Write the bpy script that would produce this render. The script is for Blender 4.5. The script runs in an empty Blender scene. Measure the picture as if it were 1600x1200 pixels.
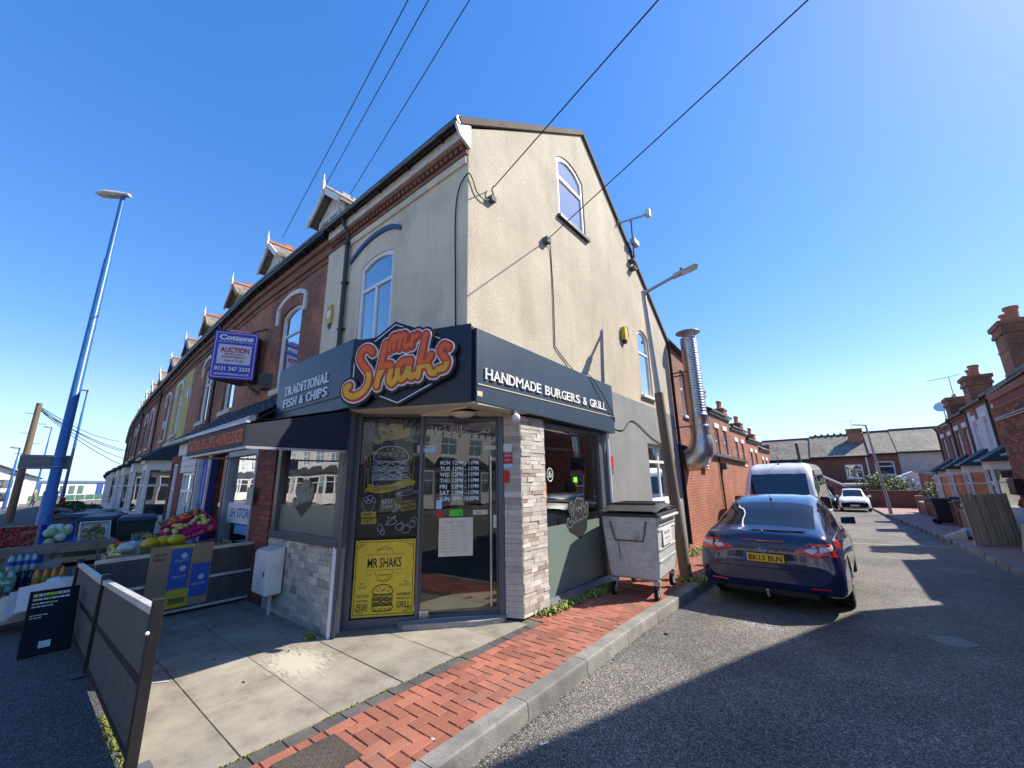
import bpy, math, random
import numpy as np
from mathutils import Vector, Matrix
from mathutils.geometry import tessellate_polygon
rnd = random.Random(7)
S = bpy.context.scene
C = S.collection
R = math.radians

# ---------------------------------------------------------------- camera, sky, sun
def cam_matrix(yaw, pitch, roll, loc):
    f = Vector((-math.sin(yaw)*math.cos(pitch), math.cos(yaw)*math.cos(pitch), math.sin(pitch)))
    r = Vector((math.cos(yaw), math.sin(yaw), 0)); u = r.cross(f)
    c, s = math.cos(roll), math.sin(roll)
    r2 = c*r + s*u; u2 = -s*r + c*u
    m = Matrix((r2, u2, -f)).transposed().to_4x4(); m.translation = loc
    return m
cd = bpy.data.cameras.new('camera'); cam = bpy.data.objects.new('camera', cd); C.objects.link(cam)
cam.matrix_world = cam_matrix(R(39.14), R(13.57), R(-1.07), Vector((0, 0, 1.65)))
cd.sensor_width = 36.0; cd.lens = 623.5/1600*36.0; cd.clip_start = 0.05; cd.clip_end = 2000
S.camera = cam
SUN_AZ, SUN_EL = 51.0, 43.5          # azimuth of the sun from +X, elevation
w = bpy.data.worlds.new('World'); S.world = w; w.use_nodes = True
wn = w.node_tree.nodes; wl = w.node_tree.links
sky = wn.new('ShaderNodeTexSky'); sky.sky_type = 'NISHITA'; sky.sun_disc = False
sky.sun_elevation = R(SUN_EL); sky.sun_rotation = R(90-SUN_AZ)
sky.air_density = 1.0; sky.dust_density = 0.2; sky.ozone_density = 2.0; sky.altitude = 50
bg = wn['Background']; bg.inputs['Strength'].default_value = 0.128
hs = wn.new('ShaderNodeHueSaturation'); hs.inputs['Saturation'].default_value = 1.8; hs.inputs['Value'].default_value = 1.9; hs.inputs['Hue'].default_value = .516
gm = wn.new('ShaderNodeGamma'); gm.inputs[1].default_value = .6
wl.new(sky.outputs['Color'], gm.inputs[0]); wl.new(gm.outputs[0], hs.inputs['Color']); tc = wn.new('ShaderNodeTexCoord'); sx = wn.new('ShaderNodeSeparateXYZ'); wl.new(tc.outputs['Generated'], sx.inputs[0])
mr_ = wn.new('ShaderNodeMapRange'); mr_.inputs[1].default_value = -.02; mr_.inputs[2].default_value = .22; mr_.inputs[3].default_value = .85; mr_.inputs[4].default_value = 0.; wl.new(sx.outputs[2], mr_.inputs[0])
mxs = wn.new('ShaderNodeMix'); mxs.data_type = 'RGBA'; wl.new(mr_.outputs[0], mxs.inputs[0]); wl.new(hs.outputs[0], mxs.inputs[6]); mxs.inputs[7].default_value = (2.5, 3.9, 5.4, 1)
wl.new(mxs.outputs[2], bg.inputs['Color'])
sd = bpy.data.lights.new('sun', 'SUN'); sun = bpy.data.objects.new('sun', sd); C.objects.link(sun)
sd.energy = 4.6; sd.angle = R(0.5); sd.color = (1.0, 0.92, 0.80)
ca, sa, ce, se = math.cos(R(SUN_AZ)), math.sin(R(SUN_AZ)), math.cos(R(SUN_EL)), math.sin(R(SUN_EL))
sun.rotation_euler = Vector((ca*ce, sa*ce, se)).to_track_quat('Z', 'Y').to_euler()
sun.location = (20, 25, 30)
vs = S.view_settings
vs.view_transform = 'Standard'; vs.look = 'None'; vs.gamma = 1; vs.exposure = 0.92; vs.use_curve_mapping = False

# ---------------------------------------------------------------- materials
MATS = {}
def newmat(name):
    m = bpy.data.materials.new(name); m.use_nodes = True
    return m, m.node_tree.nodes, m.node_tree.links, m.node_tree.nodes['Principled BSDF']
def _ramp(n, l, src, stops):
    r = n.new('ShaderNodeValToRGB'); e = r.color_ramp.elements
    e[0].position, e[0].color = stops[0][0], (*stops[0][1], 1)
    e[1].position, e[1].color = stops[-1][0], (*stops[-1][1], 1)
    for p, c in stops[1:-1]:
        q = e.new(p); q.color = (*c, 1)
    l.new(src, r.inputs[0]); return r.outputs[0]
def _noise(n, l, vec, scale, detail=4, rough=.6):
    t = n.new('ShaderNodeTexNoise'); t.inputs['Scale'].default_value = scale
    t.inputs['Detail'].default_value = detail; t.inputs['Roughness'].default_value = rough
    l.new(vec, t.inputs['Vector']); return t.outputs['Fac']
def _mix(n, l, a, b, fac, mode='MIX'):
    x = n.new('ShaderNodeMix'); x.data_type = 'RGBA'; x.blend_type = mode
    for i, v in ((0, fac), (6, a), (7, b)):
        if hasattr(v, 'links') or hasattr(v, 'is_linked'): l.new(v, x.inputs[i])
        elif i == 0: x.inputs[0].default_value = v
        else: x.inputs[i].default_value = (*v, 1)
    return x.outputs[2]
def _bump(n, l, b, h, strength, dist):
    k = n.new('ShaderNodeBump'); k.inputs['Strength'].default_value = strength; k.inputs['Distance'].default_value = dist
    l.new(h, k.inputs['Height']); l.new(k.outputs[0], b.inputs['Normal']); return k
def mat(name, col, rough=.6, metal=0., var=.18, scale=3., fine=60., bump=0., bd=.004, spec=.5, coat=0., rand=0., stain=None, ss=1.2, stretch=None, streak=0):
    """noise-varied surface; rand: per-object brightness spread; stain: dirt colour in soft patches"""
    if name in MATS: return MATS[name]
    m, n, l, b = newmat(name)
    g = n.new('ShaderNodeNewGeometry'); P = g.outputs['Position']
    if stretch:
        mp = n.new('ShaderNodeMapping'); mp.inputs['Scale'].default_value = stretch; l.new(P, mp.inputs['Vector']); P = mp.outputs[0]
    c = Vector(col)
    lo = tuple(c*(1-var)); hi = tuple(Vector([min(1, v) for v in c*(1+var)]))
    a = _ramp(n, l, _noise(n, l, P, scale, 6), [(.3, lo), (.7, hi)])
    f = _ramp(n, l, _noise(n, l, P, fine, 2), [(.35, (1-var*.7,)*3), (.65, (1+var*.5,)*3)])
    out = _mix(n, l, a, f, 1., 'MULTIPLY')
    if stain:
        sfac = _ramp(n, l, _noise(n, l, P, ss, 8, .7), [(.5, (0, 0, 0)), (.72, (1, 1, 1))])
        out = _mix(n, l, out, stain, sfac)
    if streak:
        sm_ = n.new('ShaderNodeMapping'); sm_.inputs['Scale'].default_value = (2.2, 2.2, .28); l.new(g.outputs['Position'], sm_.inputs['Vector'])
        out = _mix(n, l, out, _ramp(n, l, _noise(n, l, sm_.outputs[0], 1.3, 7, .65), [(.36, (1-streak,)*3), (.5, (1, 1, 1)), (.7, (1+streak*.35,)*3)]), 1., 'MULTIPLY')
    if rand:
        oi = n.new('ShaderNodeObjectInfo')
        rr = _ramp(n, l, oi.outputs['Random'], [(0, (1-rand,)*3), (.5, (1, 1-rand*.1, 1-rand*.15)), (1, (1+rand,)*3)])
        out = _mix(n, l, out, rr, 1., 'MULTIPLY')
    l.new(out, b.inputs['Base Color'])
    b.inputs['Roughness'].default_value = rough; b.inputs['Metallic'].default_value = metal
    b.inputs['Specular IOR Level'].default_value = spec
    if coat: b.inputs['Coat Weight'].default_value = coat; b.inputs['Coat Roughness'].default_value = .03
    if bump: _bump(n, l, b, _noise(n, l, P, fine, 3), bump, bd)
    MATS[name] = m; return m
def wall_uv(n, l):
    g = n.new('ShaderNodeNewGeometry')
    up = n.new('ShaderNodeCombineXYZ'); up.inputs[2].default_value = 1
    cr = n.new('ShaderNodeVectorMath'); cr.operation = 'CROSS_PRODUCT'; l.new(up.outputs[0], cr.inputs[0]); l.new(g.outputs['True Normal'], cr.inputs[1])
    dt = n.new('ShaderNodeVectorMath'); dt.operation = 'DOT_PRODUCT'; l.new(g.outputs['Position'], dt.inputs[0]); l.new(cr.outputs[0], dt.inputs[1])
    sp = n.new('ShaderNodeSeparateXYZ'); l.new(g.outputs['Position'], sp.inputs[0])
    co = n.new('ShaderNodeCombineXYZ'); l.new(dt.outputs['Value'], co.inputs[0]); l.new(sp.outputs[2], co.inputs[1])
    return co.outputs[0], g.outputs['Position']
def brickmat(name, c1, c2, mortar, patch=None, bump=.6, rough=.85, bw=.225, bh=.075, ms=.008):
    if name in MATS: return MATS[name]
    m, n, l, b = newmat(name)
    uv, P = wall_uv(n, l)
    t = n.new('ShaderNodeTexBrick'); l.new(uv, t.inputs['Vector'])
    t.inputs['Color1'].default_value = (*c1, 1); t.inputs['Color2'].default_value = (*c2, 1); t.inputs['Mortar'].default_value = (*mortar, 1)
    t.inputs['Scale'].default_value = 1; t.inputs['Brick Width'].default_value = bw; t.inputs['Row Height'].default_value = bh
    t.inputs['Mortar Size'].default_value = ms; t.inputs['Mortar Smooth'].default_value = .2; t.inputs['Bias'].default_value = 0
    f = _ramp(n, l, _noise(n, l, P, 1.1, 6), [(.3, (.72,)*3), (.7, (1.2,)*3)])
    out = _mix(n, l, t.outputs['Color'], f, 1., 'MULTIPLY')
    f2 = _ramp(n, l, _noise(n, l, P, 25, 4), [(.3, (.75,)*3), (.7, (1.2,)*3)])
    out = _mix(n, l, out, f2, 1., 'MULTIPLY')
    if patch:
        sfac = _ramp(n, l, _noise(n, l, P, .55, 7, .65), [(.48, (0, 0, 0)), (.66, (.8, .8, .8))])
        out = _mix(n, l, out, patch, sfac)
    l.new(out, b.inputs['Base Color']); b.inputs['Roughness'].default_value = rough
    inv = n.new('ShaderNodeMath'); inv.operation = 'SUBTRACT'; inv.inputs[0].default_value = 1; l.new(t.outputs['Fac'], inv.inputs[1])
    ad = n.new('ShaderNodeMath'); ad.operation = 'MULTIPLY_ADD'; l.new(_noise(n, l, P, 45, 3), ad.inputs[0]); ad.inputs[1].default_value = .5; l.new(inv.outputs[0], ad.inputs[2])
    _bump(n, l, b, ad.outputs[0], bump, .008)
    MATS[name] = m; return m
def slatemat(name, c, w=.28, h=.16, var=.25):
    if name in MATS: return MATS[name]
    m, n, l, b = newmat(name)
    g = n.new('ShaderNodeNewGeometry'); sp = n.new('ShaderNodeSeparateXYZ'); l.new(g.outputs['Position'], sp.inputs[0])
    up = n.new('ShaderNodeCombineXYZ'); up.inputs[2].default_value = 1
    cr = n.new('ShaderNodeVectorMath'); cr.operation = 'CROSS_PRODUCT'; l.new(up.outputs[0], cr.inputs[0]); l.new(g.outputs['True Normal'], cr.inputs[1])
    nm = n.new('ShaderNodeVectorMath'); nm.operation = 'NORMALIZE'; l.new(cr.outputs[0], nm.inputs[0])
    dt = n.new('ShaderNodeVectorMath'); dt.operation = 'DOT_PRODUCT'; l.new(g.outputs['Position'], dt.inputs[0]); l.new(nm.outputs[0], dt.inputs[1])
    co = n.new('ShaderNodeCombineXYZ'); l.new(dt.outputs['Value'], co.inputs[0]); l.new(sp.outputs[2], co.inputs[1])
    t = n.new('ShaderNodeTexBrick'); l.new(co.outputs[0], t.inputs['Vector'])
    c = Vector(c); t.inputs['Color1'].default_value = (*(c*(1-var)), 1); t.inputs['Color2'].default_value = (*(c*(1+var)), 1); t.inputs['Mortar'].default_value = (*(c*.35), 1)
    t.inputs['Scale'].default_value = 1; t.inputs['Brick Width'].default_value = w; t.inputs['Row Height'].default_value = h; t.inputs['Mortar Size'].default_value = .006
    f = _ramp(n, l, _noise(n, l, g.outputs['Position'], .8, 7), [(.3, (.7,)*3), (.7, (1.25,)*3)])
    out = _mix(n, l, t.outputs['Color'], f, 1., 'MULTIPLY')
    l.new(out, b.inputs['Base Color']); b.inputs['Roughness'].default_value = .7
    _bump(n, l, b, t.outputs['Fac'], -.5, .01)
    MATS[name] = m; return m
def glassmat(name, tint=(.6, .65, .66), refl=1.0, trans=True, base=(.02, .03, .04)):
    """window glass: sharp reflection by Fresnel over either clear tinted transmission or a dark room"""
    if name in MATS: return MATS[name]
    m = bpy.data.materials.new(name); m.use_nodes = True; n = m.node_tree.nodes; l = m.node_tree.links
    for x in list(n): n.remove(x)
    o = n.new('ShaderNodeOutputMaterial'); mx = n.new('ShaderNodeMixShader')
    fr = n.new('ShaderNodeFresnel'); fr.inputs[0].default_value = 1.5
    ma = n.new('ShaderNodeMath'); ma.operation = 'MULTIPLY_ADD'; l.new(fr.outputs[0], ma.inputs[0]); ma.inputs[1].default_value = 1.6*refl; ma.inputs[2].default_value = .06*refl; ma.use_clamp = True
    bf = n.new('ShaderNodeNewGeometry'); iv = n.new('ShaderNodeMath'); iv.operation = 'SUBTRACT'; iv.inputs[0].default_value = 1; l.new(bf.outputs['Backfacing'], iv.inputs[1])
    mb_ = n.new('ShaderNodeMath'); mb_.operation = 'MULTIPLY'; l.new(ma.outputs[0], mb_.inputs[0]); l.new(iv.outputs[0], mb_.inputs[1])
    gl = n.new('ShaderNodeBsdfGlossy'); gl.inputs['Roughness'].default_value = .01; gl.inputs['Color'].default_value = (.95, .95, .95, 1)
    g = n.new('ShaderNodeNewGeometry')
    bp = n.new('ShaderNodeBump'); bp.inputs['Strength'].default_value = .12; bp.inputs['Distance'].default_value = .02
    l.new(_noise(n, l, g.outputs['Position'], 1.3, 1), bp.inputs['Height']); l.new(bp.outputs[0], gl.inputs['Normal'])
    if trans: a = n.new('ShaderNodeBsdfTransparent'); a.inputs[0].default_value = (*tint, 1)
    else: a = n.new('ShaderNodeBsdfDiffuse'); a.inputs[0].default_value = (*base, 1)
    l.new((mb_ if trans else ma).outputs[0], mx.inputs[0]); l.new(a.outputs[0], mx.inputs[1]); l.new(gl.outputs[0], mx.inputs[2]); l.new(mx.outputs[0], o.inputs[0])
    MATS[name] = m; return m
def flat(name, col, rough=.6, spec=.4, metal=0, coat=0):
    if name in MATS: return MATS[name]
    m, n, l, b = newmat(name)
    g = n.new('ShaderNodeNewGeometry'); c = Vector(col)
    out = _ramp(n, l, _noise(n, l, g.outputs['Position'], 14, 4), [(.3, tuple(c*.9)), (.7, tuple(Vector([min(1, v) for v in c*1.08])))])
    l.new(out, b.inputs['Base Color'])
    b.inputs['Roughness'].default_value = rough
    b.inputs['Specular IOR Level'].default_value = spec; b.inputs['Metallic'].default_value = metal; b.inputs['Coat Weight'].default_value = coat
    MATS[name] = m; return m

# ---------------------------------------------------------------- mesh helpers
ORG = {}
def gz(y): return -.026*max(0., min(y, 48.)-5.)
def tag(o, label=None, cat=None, group=None, kind=None):
    if label: o['label'] = label
    if cat: o['category'] = cat
    if group: o['group'] = group
    if kind: o['kind'] = kind
    return o
def thing(name, label, cat, loc=(0, 0, 0), rz=0, group=None, local=False):
    """Empty at the thing's base; children built in world coordinates are moved into its frame unless local"""
    o = bpy.data.objects.new(name, None); C.objects.link(o); o.location = loc; o.rotation_euler = (0, 0, rz)
    o.empty_display_size = .2
    ORG[o.name] = Vector((0, 0, 0)) if local else Vector(loc)
    return tag(o, label, cat, group)
class MB:
    def __init__(s): s.v = []; s.f = []
    def add(s, vs, fs):
        k = len(s.v); s.v += [tuple(p) for p in vs]; s.f += [tuple(i+k for i in f) for f in fs]; return s
    def box(s, x0, x1, y0, y1, z0, z1):
        return s.add([(x0, y0, z0), (x1, y0, z0), (x1, y1, z0), (x0, y1, z0), (x0, y0, z1), (x1, y0, z1), (x1, y1, z1), (x0, y1, z1)],
                     [(0, 3, 2, 1), (4, 5, 6, 7), (0, 1, 5, 4), (1, 2, 6, 5), (2, 3, 7, 6), (3, 0, 4, 7)])
    def hexa(s, p):  # 8 points, bottom 4 then top 4
        return s.add(p, [(0, 3, 2, 1), (4, 5, 6, 7), (0, 1, 5, 4), (1, 2, 6, 5), (2, 3, 7, 6), (3, 0, 4, 7)])
    def prism(s, poly, d):  # 3d planar polygon extruded by vector d
        poly = [Vector(p) for p in poly]; n = len(poly); d = Vector(d)
        vs = poly + [p+d for p in poly]
        tr = tessellate_polygon([poly])
        fs = [tuple(t) for t in tr] + [tuple(i+n for i in reversed(t)) for t in tr] + [(i, (i+1) % n, (i+1) % n+n, i+n) for i in range(n)]
        return s.add(vs, fs)
    def tube(s, pts, r, n=8, caps=True):
        pts = [Vector(p) for p in pts]; rs = r if isinstance(r, (list, tuple)) else [r]*len(pts)
        t0 = (pts[1]-pts[0]).normalized(); a = t0.orthogonal().normalized(); rings = []
        k = len(s.v)
        for i, p in enumerate(pts):
            t = (pts[min(i+1, len(pts)-1)]-pts[max(i-1, 0)]).normalized()
            a = (a - t*a.dot(t)).normalized(); b = t.cross(a)
            for j in range(n):
                an = 2*math.pi*j/n; s.v.append(tuple(p+(a*math.cos(an)+b*math.sin(an))*rs[i]))
        for i in range(len(pts)-1):
            for j in range(n):
                q = k+i*n+j; q2 = k+i*n+(j+1) % n
                s.f.append((q, q2, q2+n, q+n))
        if caps:
            s.f.append(tuple(k+j for j in reversed(range(n)))); s.f.append(tuple(k+(len(pts)-1)*n+j for j in range(n)))
        return s
    def bar(s, a, b, w, h, up=(0, 0, 1)):
        a, b = Vector(a), Vector(b); t = (b-a).normalized(); u = Vector(up); x = t.cross(u).normalized()*w/2; y = x.cross(t).normalized()*h/2
        return s.hexa([a-x-y, a+x-y, b+x-y, b-x-y, a-x+y, a+x+y, b+x+y, b-x+y])
    def ball(s, c, r, n=10, m=6, sc=(1, 1, 1)):
        vs = []; fs = []
        for i in range(m+1):
            ph = math.pi*i/m
            for j in range(n):
                th = 2*math.pi*j/n; vs.append((c[0]+r*sc[0]*math.sin(ph)*math.cos(th), c[1]+r*sc[1]*math.sin(ph)*math.sin(th), c[2]+r*sc[2]*math.cos(ph)))
        for i in range(m):
            for j in range(n): fs.append((i*n+j, (i+1)*n+j, (i+1)*n+(j+1) % n, i*n+(j+1) % n))
        return s.add(vs, fs)
    def lathe(s, prof, c=(0, 0, 0), n=16):
        vs = []; fs = []
        for (r, z) in prof:
            for j in range(n): an = 2*math.pi*j/n; vs.append((c[0]+r*math.cos(an), c[1]+r*math.sin(an), c[2]+z))
        for i in range(len(prof)-1):
            for j in range(n): fs.append((i*n+j, i*n+(j+1) % n, (i+1)*n+(j+1) % n, (i+1)*n+j))
        fs.append(tuple(reversed(range(n)))); fs.append(tuple((len(prof)-1)*n+j for j in range(n)))
        return s.add(vs, fs)
    def build(s, name, m, parent=None, smooth=False, bevel=0, kind=None, root=None, label=None):
        if not s.v: return None
        me = bpy.data.meshes.new(name); 
        org = ORG.get((root or parent).name, Vector()) if parent else Vector()
        if parent and parent.name not in ORG: ORG[parent.name] = org
        vs = [tuple(Vector(p)-org) for p in s.v] if parent else s.v
        me.from_pydata(vs, [], s.f)
        if m: me.materials.append(m)
        me.validate(); me.update()
        if smooth:
            me.polygons.foreach_set('use_smooth', [True]*len(me.polygons))
            if smooth != 'all': me.set_sharp_from_angle(angle=R(smooth if smooth is not True else 40))
        o = bpy.data.objects.new(name, me); C.objects.link(o)
        if parent: o.parent = parent; ORG[o.name] = ORG.get(parent.name, org)
        if bevel:
            b = o.modifiers.new('bevel', 'BEVEL'); b.width = bevel; b.segments = 2; b.limit_method = 'ANGLE'; b.angle_limit = R(40)
        if kind: o['kind'] = kind
        if label: o['label'] = label
        return o
def struct(name, mb, m, **k): o = mb.build(name, m, **k); o['kind'] = 'structure'; return o
def orient(mb_or_obj): pass
def dup(root, loc=None, rz=None, **kw):
    def cp(o, par):
        c = o.copy(); C.objects.link(c); c.parent = par
        for ch in o.children: cp(ch, c)
        return c
    r = cp(root, None)
    if loc is not None: r.location = loc
    if rz is not None: r.rotation_euler = (0, 0, rz)
    for k, v in kw.items():
        r[k] = v
    return r

class Pl:
    """vertical plane: u to the right as seen from outside, v = z, d outward"""
    def __init__(s, o, u): s.o = Vector((o[0], o[1], o[2] if len(o) > 2 else 0)); s.u = Vector((u[0], u[1], 0)).normalized(); s.n = Vector((s.u.y, -s.u.x, 0))
    def p(s, u, v, d=0): return s.o + s.u*u + Vector((0, 0, v)) + s.n*d
    def box(s, mb, u0, u1, v0, v1, d0, d1):
        return mb.hexa([s.p(u0, v0, d1), s.p(u1, v0, d1), s.p(u1, v0, d0), s.p(u0, v0, d0), s.p(u0, v1, d1), s.p(u1, v1, d1), s.p(u1, v1, d0), s.p(u0, v1, d0)])
    def poly(s, mb, pts, d0, d1):
        return mb.prism([s.p(u, v, d1) for u, v in pts], s.n*(d0-d1))
def arch(u0, u1, v0, v1, rise, n=8):
    """window outline: sides up to v1-rise then a segmental arch to v1"""
    if rise <= 0: return [(u0, v0), (u1, v0), (u1, v1), (u0, v1)]
    w = u1-u0; h = rise; rad = (w*w/4+h*h)/(2*h); cu = (u0+u1)/2; cv = v1-rad; a0 = math.asin(w/2/rad)
    return [(u0, v0), (u1, v0)] + [(cu+rad*math.sin(a), cv+rad*math.cos(a)) for a in [a0-2*a0*i/n for i in range(n+1)]]
def wall(pl, outer, holes, m, parent, name='wall', th=.25, **k):
    """solid wall with openings: face, back, edges and reveals"""
    loops = [outer]+holes; mb = MB()
    for d, flip in ((0, False), (-th, True)):
        V = [[pl.p(u, v, d) for u, v in lp] for lp in loops]
        flatv = [p for lp in V for p in lp]
        tr = tessellate_polygon([[Vector((u, v, 0)) for u, v in lp] for lp in loops])
        fs = []
        for t in tr:
            a, b, c = (flatv[i] for i in t); nn = (b-a).cross(c-a)
            if nn.length < 1e-9: continue
            if (nn.dot(pl.n) > 0) == flip: t = tuple(reversed(t))
            fs.append(tuple(t))
        mb.add(flatv, fs)
    for lp in loops:
        n = len(lp); a = [pl.p(u, v, 0) for u, v in lp]; b = [pl.p(u, v, -th) for u, v in lp]
        mb.add(a+b, [(i, (i+1) % n, (i+1) % n+n, i+n) for i in range(n)])
    if parent is None: return struct(name, mb, m, **k)
    return mb.build(name, m, parent, **k)
def window(pl, u0, u1, v0, v1, parent, fm, gm, rise=0, bars=(), d=-.12, fw=.055, sill=None, sillm=None, name='window', panes_split=True, curtain=None):
    """frame with outline and bars (('h',v) or ('v',u[,v0,v1])); panes are children"""
    mb = MB(); out = arch(u0, u1, v0, v1, rise)
    inn = arch(u0+fw, u1-fw, v0+fw, v1-fw, max(rise-.0, 0)) if rise else arch(u0+fw, u1-fw, v0+fw, v1-fw, 0)
    n = len(out)
    for i in range(n):
        j = (i+1) % n
        q = [out[i], out[j], inn[j], inn[i]]
        mb.hexa([pl.p(*q[0], d), pl.p(*q[1], d), pl.p(*q[2], d), pl.p(*q[3], d), pl.p(*q[0], d-.06), pl.p(*q[1], d-.06), pl.p(*q[2], d-.06), pl.p(*q[3], d-.06)])
    for b in bars:
        if b[0] == 'h':
            a0, a1 = (b[2], b[3]) if len(b) > 2 else (u0+fw, u1-fw)
            pl.box(mb, a0, a1, b[1]-fw*.45, b[1]+fw*.45, d-.055, d-.004)
        else:
            a0, a1 = (b[2], b[3]) if len(b) > 2 else (v0+fw, v1-fw-rise*.1)
            pl.box(mb, b[1]-fw*.45, b[1]+fw*.45, a0, a1, d-.057, d-.007)
    w = mb.build(name, fm, parent)
    hs = sorted([b[1] for b in bars if b[0] == 'h' and len(b) == 2])
    cuts = [v0+fw*.5]+hs+[None]
    for i in range(len(cuts)-1):
        g = MB()
        if cuts[i+1] is None: pts = arch(u0+fw*.5, u1-fw*.5, cuts[i], v1-fw*.5, rise)
        else: pts = arch(u0+fw*.5, u1-fw*.5, cuts[i], cuts[i+1], 0)
        pl.poly(g, pts, d-.036, d-.03); g.build('pane', gm, w)
    if curtain:
        g = MB(); nn = 14
        for i in range(nn):
            a = u0+fw+(u1-u0-2*fw)*i/nn; b2 = u0+fw+(u1-u0-2*fw)*(i+1)/nn
            da = d-.13-.03*(i % 2); db = d-.13-.03*((i+1) % 2)
            g.hexa([pl.p(a, v0+.02, da), pl.p(b2, v0+.02, db), pl.p(b2, v0+.02, db-.01), pl.p(a, v0+.02, da-.01), pl.p(a, v1-.06-rise, da), pl.p(b2, v1-.06-rise, db), pl.p(b2, v1-.06-rise, db-.01), pl.p(a, v1-.06-rise, da-.01)])
        g.build('curtain', curtain, w)
    if sill:
        g = MB(); pl.box(g, u0-.06, u1+.06, v0-sill, v0-.003, d-.05, .07); g.build('sill', sillm or fm, w)
    return w
TCACHE = {}
def text(s, pl, u, v, h, m, parent, width=None, d=.004, depth=.002, shear=0, bold=0., align='C', name='lettering', serif=0., rot=0, ital=0):
    """lettering on a plane: u,v = centre (or left) of the baseline; h = capital height; width fits the word"""
    key = (s, bold)
    if key not in TCACHE:
        cu = bpy.data.curves.new('t', 'FONT'); cu.body = s; cu.size = 1; cu.offset = bold; cu.fill_mode = 'BOTH'; cu.extrude = .0; cu.resolution_u = 3
        o = bpy.data.objects.new('t', cu); C.objects.link(o)
        dg = bpy.context.evaluated_depsgraph_get(); dg.update()
        me = o.evaluated_get(dg).to_mesh()
        vs = [v_.co.copy() for v_ in me.vertices]; fs = [tuple(p.vertices) for p in me.polygons]
        o.evaluated_get(dg).to_mesh_clear(); bpy.data.objects.remove(o); bpy.data.curves.remove(cu)
        TCACHE[key] = (vs, fs)
    vs, fs = TCACHE[key]
    if not vs: return None
    x0 = min(p.x for p in vs); x1 = max(p.x for p in vs); sc = h/.70
    sx = sc if width is None else width/max(x1-x0, 1e-6)
    W = (x1-x0)*sx; off = {'C': -W/2, 'L': 0, 'R': -W}[align]
    out = []; cr, sr = math.cos(rot), math.sin(rot)
    for p in vs:
        a = (p.x-x0)*sx+off + p.y*sc*ital; b = p.y*sc
        a, b = a*cr-b*sr, a*sr+b*cr + shear*a
        out.append((a, b))
    mb = MB(); n = len(out)
    mb.add([pl.p(u+a, v+b, d) for a, b in out], fs)
    if depth > .0025:
        mb.add([pl.p(u+a, v+b, d-depth) for a, b in out], fs)
        ed = {}
        for f in fs:
            for i in range(len(f)):
                e = (f[i], f[(i+1) % len(f)]); ed[e] = 1
        for (a, b) in ed:
            if (b, a) not in ed: mb.f.append((a, b, b+n, a+n))
    return mb.build(name, m, parent)
def ribbon(mb, pl, pts, w, d, taper=False):
    """flat stroke along 2D points on a plane"""
    pts = [Vector((p[0], p[1])) for p in pts]; L = []; n = len(pts)
    for i, p in enumerate(pts):
        t = (pts[min(i+1, n-1)]-pts[max(i-1, 0)]); t = t.normalized() if t.length > 1e-9 else Vector((1, 0))
        nn = Vector((-t.y, t.x)); ww = w/2*(1 if not taper else math.sin(math.pi*(i+.4)/(n-.2)))
        L.append((p+nn*ww, p-nn*ww))
    vs = []; 
    for a, b in L: vs += [pl.p(a.x, a.y, d), pl.p(b.x, b.y, d)]
    mb.add(vs, [(2*i, 2*i+2, 2*i+3, 2*i+1) for i in range(n-1)])
def smooth_pts(pts, k=5, closed=False):
    P = [Vector(p) for p in pts]; n = len(P); out = []
    for i in range(n if closed else n-1):
        g = lambda j: P[j % n] if closed else P[max(0, min(n-1, j))]
        p0, p1, p2, p3 = g(i-1), g(i), g(i+1), g(i+2)
        for j in range(k):
            t = j/k; out.append(.5*((2*p1)+(-p0+p2)*t+(2*p0-5*p1+4*p2-p3)*t*t+(-p0+3*p1-3*p2+p3)*t**3))
    if not closed: out.append(P[-1])
    return out
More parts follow.
